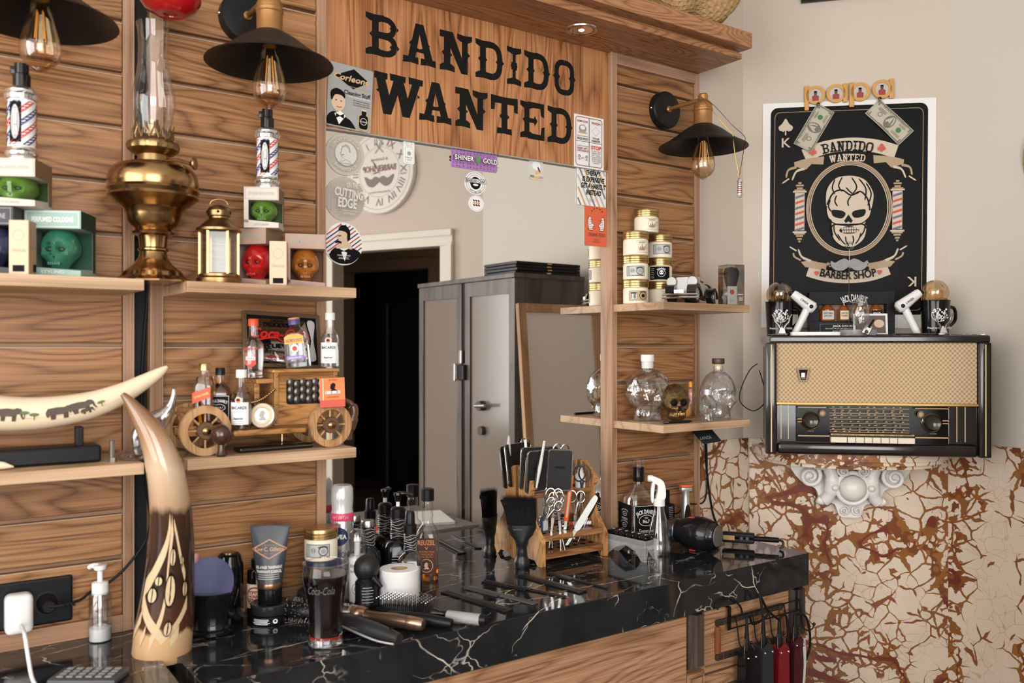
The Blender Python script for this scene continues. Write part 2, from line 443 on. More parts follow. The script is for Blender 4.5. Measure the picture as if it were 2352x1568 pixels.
# ------------------------------------------------------------------ shared materials
W_PLANK = wood('plank_oak', (0.095, 0.037, 0.013), (0.275, 0.128, 0.051), (0.40, 0.207, 0.092), 'X', 0.42)
W_STILE = wood('stile_oak', (0.19, 0.100, 0.055), (0.32, 0.180, 0.105), (0.45, 0.27, 0.165), 'Z', 0.45, ring=30)
W_RAIL = wood('rail_oak', (0.19, 0.100, 0.055), (0.32, 0.180, 0.105), (0.45, 0.27, 0.165), 'X', 0.45, ring=30)
W_SIGN = wood('sign_oak', (0.15, 0.055, 0.020), (0.40, 0.170, 0.066), (0.55, 0.27, 0.12), 'Z', 0.42, ring=85, sc=0.9)
W_SHELF = wood('shelf_oak', (0.27, 0.155, 0.085), (0.46, 0.295, 0.172), (0.58, 0.40, 0.25), 'X', 0.45, ring=40)
W_CORN = wood('cornice_oak', (0.12, 0.050, 0.021), (0.32, 0.145, 0.064), (0.45, 0.23, 0.11), 'X', 0.42, ring=200)
W_DARK = wood('wenge_dark', (0.018, 0.012, 0.010), (0.045, 0.03, 0.024), (0.085, 0.06, 0.047), 'Z', 0.4, ring=30)
W_WARD = wood('wardrobe_grey_brown', (0.05, 0.042, 0.037), (0.10, 0.083, 0.07), (0.15, 0.127, 0.108), 'Z', 0.35, ring=25)
W_PINE = wood('burnt_pine', (0.10, 0.032, 0.010), (0.42, 0.20, 0.070), (0.60, 0.33, 0.13), 'Z', 0.35, ring=50, sc=3.0, coat=0.3)
W_PINEX = wood('burnt_pine_bar', (0.06, 0.02, 0.008), (0.26, 0.11, 0.04), (0.42, 0.20, 0.08), 'X', 0.35, ring=45, sc=3.0, coat=0.3)
W_TOY = wood('toy_car_wood', (0.12, 0.045, 0.012), (0.36, 0.165, 0.05), (0.50, 0.25, 0.085), 'X', 0.3, ring=50, sc=3.0, coat=0.4)
W_WHEEL = wood('toy_wheel_wood', (0.24, 0.12, 0.05), (0.42, 0.23, 0.10), (0.55, 0.33, 0.16), 'Z', 0.4, ring=45, sc=3.0, coat=0.2)
W_BOARD = wood('board_frame_pine', (0.32, 0.17, 0.08), (0.50, 0.30, 0.16), (0.60, 0.39, 0.22), 'Z', 0.5, ring=20)
BMARB = black_marble(); BREC = breccia()
PAINT = mat('beige_paint', (0.60, 0.515, 0.44), 0.75, var=0.03, bscale=3, bump=0.03)
PAINT_R = PAINT
CEIL = mat('ceiling_white', (0.80, 0.78, 0.75), 0.8)
WHITE = mat('white_gloss', (0.80, 0.79, 0.77), 0.3)
PWHITE = mat('paper_white', (0.82, 0.81, 0.79), 0.55)
BLACK = mat('black_satin', (0.006, 0.006, 0.007), 0.35, spec=0.3)
GBLACK = mat('black_gloss', (0.006, 0.006, 0.007), 0.12)
MBLACK = mat('black_matte_metal', (0.008, 0.008, 0.008), 0.42, spec=0.25)
RUBBER = mat('black_rubber', (0.007, 0.007, 0.007), 0.55, spec=0.25)
DGREY = mat('dark_grey', (0.05, 0.05, 0.052), 0.5)
GREY = mat('mid_grey', (0.22, 0.22, 0.21), 0.5)
LGREY = mat('light_grey', (0.5, 0.49, 0.47), 0.5)
CHROME = mat('chrome', (0.75, 0.74, 0.72), 0.12, 1.0)
STEEL = mat('brushed_steel', (0.50, 0.49, 0.47), 0.25, 1.0)
BRASS = mat('aged_brass', (0.38, 0.235, 0.105), 0.22, 1.0, var=0.25, bscale=18, bump=0.05)
BRASSD = mat('dull_brass', (0.30, 0.19, 0.085), 0.34, 1.0, var=0.3, bscale=25)
COPPER = mat('satin_copper_paint', (0.40, 0.205, 0.075), 0.36, 0.65)
GOLD = mat('gold_lid', (0.50, 0.34, 0.15), 0.3, 1.0)
ROSE = mat('rose_gold', (0.46, 0.29, 0.20), 0.25, 0.9)
CREAM = mat('cream_jar', (0.82, 0.73, 0.58), 0.35)
CREAMP = mat('cream_print', (0.80, 0.66, 0.48), 0.6)
KRAFT = mat('kraft_card', (0.42, 0.27, 0.15), 0.7, var=0.08)
KRAFTL = mat('kraft_light', (0.62, 0.47, 0.32), 0.65)
ORANGE = mat('orange_card', (0.80, 0.16, 0.04), 0.5)
RED = mat('red_plastic', (0.70, 0.05, 0.03), 0.3)
REDP = mat('red_print', (0.50, 0.07, 0.04), 0.6)
NAVY = mat('navy_print', (0.04, 0.05, 0.12), 0.5)
GLASS = glass('clear_glass')
GLASSD = glass('tinted_mirror_glass', (0.35, 0.34, 0.32))
AMBERG = glass('amber_glass', (0.97, 0.82, 0.62), lo=0.10, hi=0.85)
CLEARP = glass('clear_plastic', (0.90, 0.91, 0.91), 0.06, lo=0.13, hi=0.85)
CRYG = glass('pressed_glass', (0.93, 0.94, 0.94), 0.02, lo=0.11, hi=0.97, bump=0.9)
CRYST = mat('crystal', (0.97, 0.97, 0.97), 0.03, trans=1.0, ior=1.45)
WHISKY = mat('whisky', (0.80, 0.34, 0.06), 0.03, trans=1.0, ior=1.36)
WHISKYL = mat('whisky_pale', (0.90, 0.52, 0.14), 0.03, trans=1.0, ior=1.36)
WATER = mat('clear_spirit', (0.97, 0.98, 0.98), 0.03, trans=1.0, ior=1.34)
COLA = mat('cola', (0.003, 0.0012, 0.001), 0.2, spec=0.15)
INK = mat('black_ink', (0.006, 0.006, 0.006), 0.6, spec=0.12)
INKW = mat('white_ink', (0.80, 0.79, 0.76), 0.6)
INKG = mat('grey_ink', (0.34, 0.33, 0.31), 0.6)
FIL = mat('filament', (0.8, 0.45, 0.15), 0.4, emit=(1.0, 0.40, 0.08), es=0.2)
# ================================================================== the room shell
XR, XC = 2.595, 2.18             # right wall, start of the splayed corner wall
ZT = 2.75                        # ceiling
WZ = 1.105                       # top of the marble wainscot
def quadwall(name, a, b, z0, z1, m, t=0.1, out=(0, 1)):
    """upright wall from a to b (plan points), thickened along out"""
    g = M(); ox, oy = out[0] * t, out[1] * t
    vs = [(a[0], a[1], z0), (b[0], b[1], z0), (b[0], b[1], z1), (a[0], a[1], z1)]
    vs += [(x + ox, y + oy, z) for x, y, z in vs]
    g.add(vs, [(0, 1, 2, 3), (7, 6, 5, 4), (0, 4, 5, 1), (1, 5, 6, 2), (2, 6, 7, 3), (3, 7, 4, 0)])
    return struct(g.obj(name, m, ang=0))
wall_back = quadwall('wall_back', (-1.9, 0.012), (XC + 0.02, 0.012), 0, ZT, PAINT)
wall_corner = quadwall('wall_corner', (XC - 0.0121, 0.0121), (XR, -0.415), 0, ZT, PAINT, out=(0.7, 0.7))
wall_right = quadwall('wall_right', (XR, -0.415), (XR, -2.16), 0, ZT, mat('beige_paint_daylit', (0.64, 0.59, 0.52), 0.75, var=0.03, bscale=3, bump=0.03), out=(1, 0))  # same wall paint, its paler cooler daylight put into the colour
floor = struct(M().box(-1.9, -7.2, -0.1, 6.2, 0.1, 0).obj('floor', wood('floor_boards', (0.05, 0.035, 0.025), (0.12, 0.085, 0.06), (0.2, 0.15, 0.11), 'X', 0.4), ang=0))
ceiling = struct(M().box(-1.9, -7.2, ZT, 6.2, 0.1, ZT + 0.1).obj('ceiling', CEIL, ang=0))
# marble wainscot: slabs
def slab(wall, a, b, z0, z1, n):
    d = Vector((b[0]-a[0], b[1]-a[1])); nn = Vector(n); g = M()
    p = [Vector(a), Vector(b)]; q = [x + nn * 0.012 for x in p]
    g.add([(p[0].x, p[0].y, z0), (p[1].x, p[1].y, z0), (p[1].x, p[1].y, z1), (p[0].x, p[0].y, z1),
           (q[0].x, q[0].y, z0), (q[1].x, q[1].y, z0), (q[1].x, q[1].y, z1), (q[0].x, q[0].y, z1)],
          [(0, 1, 2, 3), (7, 6, 5, 4), (0, 4, 5, 1), (1, 5, 6, 2), (2, 6, 7, 3), (3, 7, 4, 0)])
    return g.obj('marble_slab', BREC, wall, ang=0)
D7 = 0.70710678
slab(wall_back, (1.90, 0.012), (XC - 0.002, 0.012), 0, WZ, (0, -1))
slab(wall_corner, (XC + 0.001, -0.001), (XR - 0.001, -0.414), 0, WZ, (-D7, -D7))
slab(wall_right, (XR, -0.417), (XR, -1.05), 0, WZ, (-1, 0))
slab(wall_right, (XR, -1.053), (XR, -1.70), 0, WZ, (-1, 0))
# ---- the side of the room that only the mirror shows: door wall, hallway, window walls
dw = Vector((-0.432, -0.902)); dn = Vector((0.902, -0.432)); DC = Vector((XR, -2.16))
def dp(s, off=0.0): p = DC + dw * s + dn * off; return (p.x, p.y)
wl = M()
def dbox(g, s0, s1, o0, o1, z0, z1):
    a, b, c, d = dp(s0, o0), dp(s1, o0), dp(s1, o1), dp(s0, o1)
    vs = [(*q, z0) for q in (a, b, c, d)] + [(*q, z1) for q in (a, b, c, d)]
    g.add(vs, [(0, 3, 2, 1), (4, 5, 6, 7), (0, 1, 5, 4), (1, 2, 6, 5), (2, 3, 7, 6), (3, 0, 4, 7)])
dbox(wl, -0.02, 0.26, 0, 0.1, 0, ZT); dbox(wl, 1.06, 2.06, 0, 0.1, 0, ZT); dbox(wl, 0.26, 1.06, 0, 0.1, 1.96, ZT)
struct(wl.obj('wall_door', PAINT, ang=0))
door = bpy.data.objects.new('door_1', None); COL.objects.link(door); struct(door)
TRIM = mat('door_trim_white', (0.74, 0.69, 0.61), 0.4)
for nm, s0, s1, z0, z1 in (('jamb', 0.19, 0.27, 0, 1.955), ('jamb', 1.05, 1.13, 0, 1.955), ('lintel', 0.19, 1.13, 1.955, 2.045)):
    g = M(); dbox(g, s0, s1, -0.018, 0.0, z0, z1)
    if nm == 'lintel': dbox(g, s0, s1, -0.03, -0.018, z0 + 0.055, z1); dbox(g, s0, s1, -0.025, -0.018, z0, z0 + 0.02)
    else:
        e = s0 if s0 < 0.5 else s1 - 0.03
        dbox(g, e, e + 0.03, -0.03, -0.018, z0, z1)
    g.obj(nm, TRIM, door, ang=0)
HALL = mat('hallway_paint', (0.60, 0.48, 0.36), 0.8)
h = M()
dbox(h, -0.3, -0.2, 0.1, 1.5, 0, 2.4); dbox(h, 2.6, 2.7, 0.1, 1.5, 0, 2.4); dbox(h, -0.3, 2.7, 0.1, 1.5, 2.4, 2.5)
dbox(h, -0.2, 1.31, 1.4, 1.5, 0, 2.4); dbox(h, 2.13, 2.6, 1.4, 1.5, 0, 2.4); dbox(h, 1.31, 2.13, 1.4, 1.5, 1.99, 2.4); dbox(h, 2.1, 2.6, 0.1, 0.12, 0, 2.4)
struct(h.obj('wall_hallway', HALL, ang=0))
g = M(); dbox(g, 1.24, 1.31, 1.37, 1.40, 0, 1.99); dbox(g, 2.13, 2.20, 1.37, 1.40, 0, 1.99); dbox(g, 1.24, 2.20, 1.37, 1.40, 1.99, 2.07)
struct(g.obj('door_2', mat('hall_trim', (0.55, 0.45, 0.36), 0.6), ang=0))
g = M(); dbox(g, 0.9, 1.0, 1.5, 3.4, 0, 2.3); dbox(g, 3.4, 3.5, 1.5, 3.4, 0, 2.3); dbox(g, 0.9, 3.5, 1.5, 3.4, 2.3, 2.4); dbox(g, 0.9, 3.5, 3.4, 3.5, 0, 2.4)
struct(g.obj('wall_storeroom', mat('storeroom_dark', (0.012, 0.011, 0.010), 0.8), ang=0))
# left and rear walls with shop windows
wl = M()
wl.box(-1.9, -4.2, 0, -1.8, 0.1, 0.62); wl.box(-1.9, -4.2, 2.62, -1.8, 0.1, ZT); wl.box(-1.9, -4.2, 0.62, -1.8, -2.75, 2.62); wl.box(-1.9, -0.35, 0.62, -1.8, 0.1, 2.62)
struct(wl.obj('wall_left', PAINT, ang=0))
wl = M()
wl.box(-1.9, -4.1, 0, 1.75, -4.0, 0.7); wl.box(-1.9, -4.1, 2.7, 1.75, -4.0, ZT); wl.box(-1.9, -4.1, 0.7, -1.65, -4.0, 2.7); wl.box(0.55, -4.1, 0.7, 1.75, -4.0, 2.7)
struct(wl.obj('wall_rear', PAINT, ang=0))
def winframe(name, mk):
    w = bpy.data.objects.new(name, None); COL.objects.link(w); struct(w)
    mk(w); return w
def _w1(w):
    for y in (-2.75, -1.57, -0.40): M().box(-1.88, y, 0.62, -1.82, y + 0.05, 2.62).obj('window_mullion', DGREY, w, ang=0)
    M().box(-1.88, -2.75, 0.62, -1.82, -0.35, 0.67).obj('window_sill', DGREY, w, ang=0)
    for y in (-2.70, -1.52): M().box(-1.856, y, 0.67, -1.85, y + 1.13, 2.62).obj('pane', GLASS, w, ang=0)
def _w2(w):
    for x in (-1.65, -0.57, 0.50): M().box(x, -4.08, 0.7, x + 0.05, -4.02, 2.7).obj('window_mullion', DGREY, w, ang=0)
    for x in (-1.60, -0.52): M().box(x, -4.056, 0.7, x + 1.02, -4.05, 2.7).obj('pane', GLASS, w, ang=0)
winframe('window_1', _w1); winframe('window_2', _w2)
# ================================================================== fitted joinery: panels, mirror, sign, cornice, shelves, counter
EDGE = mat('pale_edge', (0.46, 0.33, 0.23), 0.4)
YP = -0.027                      # front of the panels
CT = 0.85                        # counter top
SEAMS = [2.7, 2.61, 2.51, 2.41, 2.31, 2.21, 2.112, 2.011, 1.911, 1.809, 1.703, 1.604, 1.499, 1.394, 1.290, 1.183, 1.077, 0.99, 0.90]
def panel(name, label, x0, x1, sl, sr, z0, z1, lrail=True):
    t = thing(name, label, 'wall panel', (x0, 0, z0), 0, 'oak plank panels')
    # children carry absolute geometry shifted into local space
    def loc(o): return o
    T = Matrix.Translation((-x0, 0, -z0))
    a, b = x0 + sl, x1 - sr
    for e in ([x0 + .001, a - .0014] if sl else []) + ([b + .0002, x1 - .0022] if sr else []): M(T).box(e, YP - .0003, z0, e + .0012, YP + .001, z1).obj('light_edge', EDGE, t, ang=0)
    if sl: M(T).box(x0, YP, z0, a, 0.01, z1, 0.0015).obj('stile', W_STILE, t, ang=0)
    if sr: M(T).box(b, YP, z0, x1, 0.01, z1, 0.0015).obj('stile', W_STILE, t, ang=0)
    M(T).box(a, YP, z1 - 0.03, b, 0.01, z1, 0.001).obj('rail', W_RAIL, t, ang=0)
    if lrail: M(T).box(a, YP, z0, b, 0.01, z0 + 0.032, 0.001).obj('rail', W_RAIL, t, ang=0)
    M(T).box(a, -0.004, z0, b, 0.01, z1).obj('backing', W_RAIL, t, ang=0)
    zs = [z1 - 0.03] + [s for s in SEAMS if z0 + 0.05 < s < z1 - 0.05] + [z0 + (0.032 if lrail else 0)]
    for i in range(len(zs) - 1):
        zt, zb = zs[i] - (0.0045 if i else 0), zs[i+1] + (0.0045 if i + 2 < len(zs) else 0)
        pl = M(T).box(a + 0.0005, YP + 0.007, zb, b - 0.0005, 0.0, zt, 0.002).obj('plank', W_PLANK, t, ang=0)
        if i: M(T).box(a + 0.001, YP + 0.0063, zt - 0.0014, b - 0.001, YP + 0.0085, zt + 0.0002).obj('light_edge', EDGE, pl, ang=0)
    return t
panel('plank_panel', 'oak plank panel left of the black gap, behind the engraved tusk', -0.62, 0.367, 0.02, 0.02, CT, 2.72)
panel('plank_panel', 'oak plank panel behind the wooden toy car and brass lantern', 0.395, 0.757, 0.024, 0.020, CT, 2.72)
panel('plank_panel', 'narrow oak plank panel right of the mirror behind the stacked jars', 1.582, 1.930, 0.020, 0.018, CT, 2.194)
tag(M().box(0.3675, 0.001, 0, 0.3945, 0.011, 2.72).obj('gap_backing', mat('gap_black', (0.02, 0.02, 0.02), 0.8), ang=0), 'dark backing strip in the gap between the two left plank panels', 'backing strip')
# mirror
MIRR = mat('silver_mirror', (0.86, 0.85, 0.83), 0.0, 1.0)
mi = thing('wall_mirror', 'large frameless wall mirror above the black marble counter', 'mirror', (1.16, 0, CT))
M().box(0.757 - 1.16, -0.004, 0.0, 1.582 - 1.16, 0.0, 1.872 + 0.01 - CT).obj('mirror_glass', MIRR, mi, ang=0)
M().box(0.757 - 1.16, 0.0005, 0.0, 1.582 - 1.16, 0.010, 1.882 - CT).obj('mirror_backing', DGREY, mi, ang=0)
# cornice
co = thing('wood_cornice', 'stepped oak cornice canopy over the mirror with a recessed spotlight', 'cornice', (1.16, 0, 2.194))
T = Matrix.Translation((-1.16, 0, -2.194))
SPX, SPY = 1.41, -0.106
M(T).box(0.757, -0.189, 2.194, 1.922, 0.01, 2.209, 0.001).obj('soffit_board', W_CORN, co, ang=0)
M(T).box(0.757, -0.176, 2.209, 1.912, 0.01, 2.220).obj('shadow_step', W_CORN, co, ang=0)
M(T).box(0.757, -0.215, 2.220, 1.935, 0.01, 2.262, 0.001).obj('top_board', W_CORN, co, ang=0)
# spotlight
sp = thing('ceiling_spotlight', 'round recessed spotlight with steel ring in the cornice underside', 'spotlight', (SPX, SPY, 2.194))
M().lathe([(0.030, -0.001), (0.034, -0.004), (0.041, -0.003), (0.042, 0.0), (0.030, 0.0)], 40).obj('ring', STEEL, sp)
M().lathe([(0.030, -0.002), (0.024, 0.0), (0.010, -0.0005), (0.004, -0.001)], 36, f=lambda a, r, h: r * (1 + 0.03 * sin(18 * a))).obj('reflector', CHROME, sp)
M().ball((0, 0, -0.001), (0.008, 0.008, 0.004)).obj('lamp', mat('spot_lamp', (0.9, 0.9, 0.9), 0.2, emit=(1, 0.95, 0.88), es=3), sp)
# shelves
ZU, ZL, ST = 1.488, 1.17, 0.020
def shelf(label, x0, x1, z, yf=-0.205):
    o = M().box(x0, yf, 0, x1, YP + 0.004, ST, 0.0012).obj('wall_shelf', W_SHELF, ang=0, loc=(0, 0, z))
    o.data.materials[0] = W_SHELF
    return tag(o, label, 'shelf', 'oak wall shelves')
shelf('upper oak shelf at left carrying the green skull cologne box', -0.62, 0.346, ZU)
shelf('lower oak shelf at left carrying the engraved tusk', -0.62, 0.346, ZL)
shelf('upper oak shelf carrying the brass lantern', 0.418, 0.745, ZU)
shelf('lower oak shelf under the wooden toy car', 0.418, 0.745, ZL)
shelf('oak shelf right of the mirror carrying stacked jars and model car', 1.590, 1.925, ZU - 0.002, -0.215)
shelf('oak shelf right of the mirror carrying glass skull bottles', 1.590, 1.925, ZL, -0.215)
# counters
CF = -0.388
ct = thing('marble_counter', 'glossy black white-veined marble counter below the mirror', 'counter', (1.17, 0, CT))
T = Matrix.Translation((-1.17, 0, -CT))
M(T).box(0.395, CF, 0.766, 1.950, 0.01, CT, 0.0012).obj('worktop', BMARB, ct, ang=0)
cl = thing('marble_counter', 'black marble counter piece at lower left under the pump bottle', 'counter', (-0.1, 0, CT))
T = Matrix.Translation((0.1, 0, -CT))
M(T).box(-0.62, -0.45, 0.766, 0.368, 0.01, CT, 0.0012).obj('worktop', BMARB, cl, ang=0)
# under-counter cabinet
W_CAB = wood('cabinet_oak', (0.15, 0.072, 0.034), (0.34, 0.18, 0.094), (0.47, 0.275, 0.16), 'X', 0.42)
cb = thing('base_cabinet', 'oak base cabinet with dark pilasters under the black marble counter', 'cabinet', (1.17, 0, 0))
T = Matrix.Translation((-1.17, 0, 0))
M(T).box(0.40, CF + 0.03, 0.08, 1.935, -0.03, 0.765).obj('body', W_CAB, cb, ang=0)
M(T).box(0.41, CF + 0.012, 0.10, 1.505, CF + 0.03, 0.760, 0.002).obj('drawer_front', W_CAB, cb, ang=0)
def pil(x0, x1):
    g = M(T); z0, z1, yb, yf = 0.625, 0.764, CF + 0.03, CF - 0.004
    w = (x1 - x0) * 0.30
    g.add([(x0, yb, z0), (x1, yb, z0), (x1, yb, z1), (x0, yb, z1), (x0 + w, yf, z0 + w), (x1 - w, yf, z0 + w), (x1 - w, yf, z1 - w*0.2), (x0 + w, yf, z1 - w*0.2)],
          [(0, 1, 5, 4), (1, 2, 6, 5), (2, 3, 7, 6), (3, 0, 4, 7), (4, 5, 6, 7)])
    g.obj('pilaster_block', W_DARK, cb, ang=0)
    q = M(T).box(x0, CF + 0.008, 0.10, x1, CF + 0.03, 0.622, 0.001).obj('pilaster', W_CAB, cb, ang=0)
    a = Art(q, CF + 0.008); xc = (x0 + x1) / 2 - 1.17; w2 = (x1 - x0) * 0.36
    a.frame(xc - w2, 0.12, xc + w2, 0.612, 0.0012, INK)
    for k in range(5):
        z = 0.59 - k * 0.10
        a.stroke([(xc - w2, z - 0.02), (xc, z), (xc + w2*0.5, z - 0.014), (xc + w2, z)], 0.0014, INK)
        a.stroke([(xc - w2, z - 0.042), (xc - w2*0.3, z - 0.028), (xc + w2, z - 0.034)], 0.0014, INK)
        a.frame(xc - w2*0.5, z - 0.078, xc + w2*0.5, z - 0.052, 0.005, INK)
    a.done('inlay')
pil(1.508, 1.562); pil(1.885, 1.948)
dr = M(T).box(1.566, CF + 0.012, 0.612, 1.882, CF + 0.03, 0.760, 0.0015).obj('drawer_front', W_CAB, cb, ang=0)
for z0, z1 in ((0.720, 0.735), (0.637, 0.652)): M(T).box(1.60, CF + 0.002, z0, 1.85, CF + 0.012, z1, 0.003).obj('panel_moulding', W_DARK, dr, ang=0)
for x in (1.598, 1.838): M(T).box(x, CF + 0.0, 0.653, x + 0.014, CF + 0.012, 0.719, 0.004).obj('panel_bead', mat('red_brown_bead', (0.20, 0.07, 0.03), 0.25), dr, ang=0)
dr2 = M(T).box(1.566, CF + 0.012, 0.30, 1.882, CF + 0.03, 0.606, 0.0015).obj('door', W_CAB, cb, ang=0)
M(T).box(1.60, CF + 0.002, 0.56, 1.85, CF + 0.012, 0.575, 0.003).obj('panel_moulding', W_DARK, dr2, ang=0)
# ================================================================== sign, mirror stickers, lamps
def atd(px, py, d): return Vector((0, CAMY, CAMZ)) + ray(px, py) / FPX * d
YS = -0.013
sg = thing('shop_sign', 'wide oak sign board with black western lettering BANDIDO WANTED', 'sign', (1.16, 0, 1.872))
T = Matrix.Translation((-1.16, 0, -1.872))
xs = onY(1134, 250, YS).x
M(T).box(0.758, YS, 1.872, xs - 0.0004, -0.001, 2.194, 0.0008).obj('board', W_SIGN, sg, ang=0)
M(T).box(xs + 0.0004, YS, 1.872, 1.5815, -0.001, 2.194, 0.0008).obj('board', W_SIGN, sg, ang=0)
M(T).box(0.758, YS - 0.001, 1.869, 1.5815, -0.001, 1.8718).obj('edge_strip', mat('alu_edge', (0.35, 0.33, 0.3), 0.4), sg, ang=0)
def western(ch):
    """strokes and polygons of a slab-serif western capital in a unit box: list of ('p', pts) or ('s', pts, width)"""
    st = 0.21
    def slab(x0, x1, z, up):        # scalloped slab serif
        a, b = (z, z + 0.16 * up); m = (x0 + x1) / 2
        return ('p', [(x0, a), (m, a + 0.025 * up), (x1, a), (x1 - 0.005, a + 0.13 * up), (m + st * 0.62, b + 0.03 * up), (m - st * 0.62, b + 0.03 * up), (x0 + 0.005, a + 0.13 * up)])
    def spur(x, z, d, s=0.07): return ('p', [(x, z + s), (x + d * s * 1.1, z), (x, z - s)])
    def stem(x): return ('p', [(x - st/2, 0.02), (x + st/2, 0.02), (x + st/2, 0.98), (x - st/2, 0.98)])
    if ch == 'I': return [stem(0.5), slab(0, 1, 0, 1), slab(0, 1, 1, -1), spur(0.5 + st*0.8, 0.5, 1), spur(0.5 - st*0.8, 0.5, -1), ('p', [(0.3, .4), (.7, .4), (.7, .6), (.3, .6)])]
    if ch == 'T': return [('p', [(0.39, 0.02), (0.61, 0.02), (0.61, 0.98), (0.39, 0.98)]), ('p', [(0.22, 0), (0.5, 0.02), (0.78, 0), (0.77, 0.16), (0.23, 0.16)]),
                          ('p', [(0, 1), (0.5, 0.975), (1, 1), (0.99, 0.80), (0.01, 0.80)]), ('p', [(0, 0.95), (0.16, 0.95), (0.14, 0.62), (0, 0.60)]), ('p', [(1, 0.95), (0.84, 0.95), (0.86, 0.62), (1, 0.60)]), spur(0.61, 0.47, 1), spur(0.39, 0.47, -1)]
    if ch == 'D': return [stem(0.27), slab(0, 0.56, 0, 1), slab(0, 0.56, 1, -1), ('s', [(0.4, 0.905), (0.66, 0.90), (0.82, 0.80), (0.88, 0.62), (0.88, 0.38), (0.82, 0.20), (0.66, 0.10), (0.4, 0.095)], 0.20), spur(0.97, 0.5, 1), spur(0.17, 0.5, -1), spur(0.80, 0.5, -1, 0.06), spur(0.37, 0.5, 1, 0.05)]
    if ch == 'O': return [('s', [(0.5, 0.91), (0.74, 0.88), (0.87, 0.74), (0.88, 0.5), (0.87, 0.26), (0.74, 0.12), (0.5, 0.09), (0.26, 0.12), (0.13, 0.26), (0.12, 0.5), (0.13, 0.74), (0.26, 0.88), (0.5, 0.91)], 0.22), spur(0.98, 0.5, 1), spur(0.02, 0.5, -1), spur(0.78, 0.5, -1, 0.06), spur(0.22, 0.5, 1, 0.06)]
    if ch == 'B': return [stem(0.30), slab(0, 0.56, 0, 1), slab(0, 0.56, 1, -1), ('s', [(0.4, 0.905), (0.68, 0.90), (0.83, 0.82), (0.86, 0.72), (0.82, 0.60), (0.68, 0.53), (0.4, 0.52)], 0.17), ('s', [(0.4, 0.50), (0.70, 0.49), (0.86, 0.40), (0.88, 0.27), (0.84, 0.16), (0.68, 0.09), (0.4, 0.095)], 0.18), spur(0.95, 0.72, 1), spur(0.97, 0.27, 1), spur(0.19, 0.5, -1), spur(0.79, 0.72, -1, .05), spur(0.79, 0.27, -1, .05)]
    if ch == 'E': return [stem(0.27), slab(0, 0.56, 0, 1), slab(0, 0.56, 1, -1), ('p', [(0.3, 0), (0.98, 0), (0.99, 0.14), (0.3, 0.16)]), ('p', [(0.3, 1), (0.97, 1), (0.97, 0.86), (0.3, 0.84)]), ('p', [(0.98, 0), (0.99, 0.38), (0.86, 0.34), (0.82, 0.1)]), ('p', [(0.97, 1), (0.97, 0.62), (0.84, 0.66), (0.80, 0.9)]), ('p', [(0.3, 0.44), (0.55, 0.44), (0.58, 0.36), (0.70, 0.5), (0.58, 0.64), (0.55, 0.56), (0.3, 0.56)]), spur(0.17, 0.5, -1)]
    if ch == 'A': return [('p', [(0.38, 1.0), (0.62, 1.0), (0.92, 0.1), (0.68, 0.1), (0.50, 0.74), (0.36, 0.10), (0.14, 0.1)]), ('p', [(0.26, 0.30), (0.75, 0.30), (0.70, 0.44), (0.5, 0.385), (0.30, 0.44)]), ('p', [(0, 0), (0.23, 0.025), (0.47, 0), (0.46, 0.17), (0.01, 0.17)]), ('p', [(0.53, 0), (0.77, 0.025), (1, 0), (0.99, 0.17), (0.54, 0.17)]), spur(0.26, 0.5, -1), spur(0.74, 0.5, 1)]
    if ch == 'N': return [('p', [(0.13, 0.02), (0.33, 0.02), (0.33, 0.98), (0.13, 0.98)]), ('p', [(0.68, 0.0), (0.86, 0.0), (0.86, 0.98), (0.68, 0.98)]), ('p', [(0.10, 1), (0.40, 1), (0.86, 0.0), (0.66, 0.0)]), slab(0, 0.46, 0, 1), ('p', [(0, 1), (0.40, 1), (0.38, 0.84), (0, 0.83)]), slab(0.53, 1, 1, -1), spur(0.13, 0.45, -1), spur(0.86, 0.5, 1), spur(0.33, 0.42, 1, 0.05)]
    if ch == 'W': return [('p', [(0.03, 0.9), (0.21, 0.9), (0.32, 0.38), (0.34, 0.0), (0.18, 0.0)]), ('p', [(0.34, 0.0), (0.22, 0.12), (0.40, 0.9), (0.58, 0.9)]), ('p', [(0.40, 0.9), (0.58, 0.9), (0.70, 0.38), (0.72, 0), (0.57, 0)]), ('p', [(0.72, 0), (0.60, 0.12), (0.78, 0.9), (0.95, 0.9)]), ('p', [(0, 1), (0.27, 0.98), (0.26, 0.83), (0, 0.83)]), ('p', [(0.31, 1), (0.64, 0.98), (0.63, 0.83), (0.32, 0.83)]), ('p', [(0.69, 1), (1, 0.98), (0.99, 0.83), (0.70, 0.83)]), spur(0.09, 0.55, -1, .05), spur(0.88, 0.55, 1, .05)]
CR = lambda x: 820 + x / 4.523
SIGNK = mat('sign_black_paint', (0.009, 0.009, 0.008), 0.55, spec=0.15, var=0.5, bscale=120)
def word(spec, ztop, zbot):
    for ch, a, b in spec:
        x0, x1 = onY(CR(a), 150, YS).x, onY(CR(b), 150, YS).x; w, hh = x1 - x0, ztop - zbot
        art = Art(sg, YS, 0.00006)
        for it in western(ch):
            pts = [(x0 - 1.16 + u * w, zbot - 1.872 + v * hh) for u, v in it[1]]
            if it[0] == 'p': art.poly(pts, SIGNK)
            else: art.stroke(spl(pts, 3), it[2] * w * 0.97, SIGNK)
        art.done('letter')
word([('B', 88, 425), ('A', 475, 820), ('N', 858, 1195), ('D', 1230, 1515), ('I', 1557, 1706), ('D', 1735, 1995), ('O', 2048, 2258)], onY(840, 25.5, YS).z, onY(840, 122.8, YS).z)
word([('W', 178, 686), ('A', 645, 982), ('N', 1020, 1356), ('T', 1390, 1670), ('E', 1695, 1950), ('D', 1978, 2228)], onY(CR(335), 10 + 715/4.523, YS).z, onY(CR(645), 10 + 1198/4.523, YS).z)
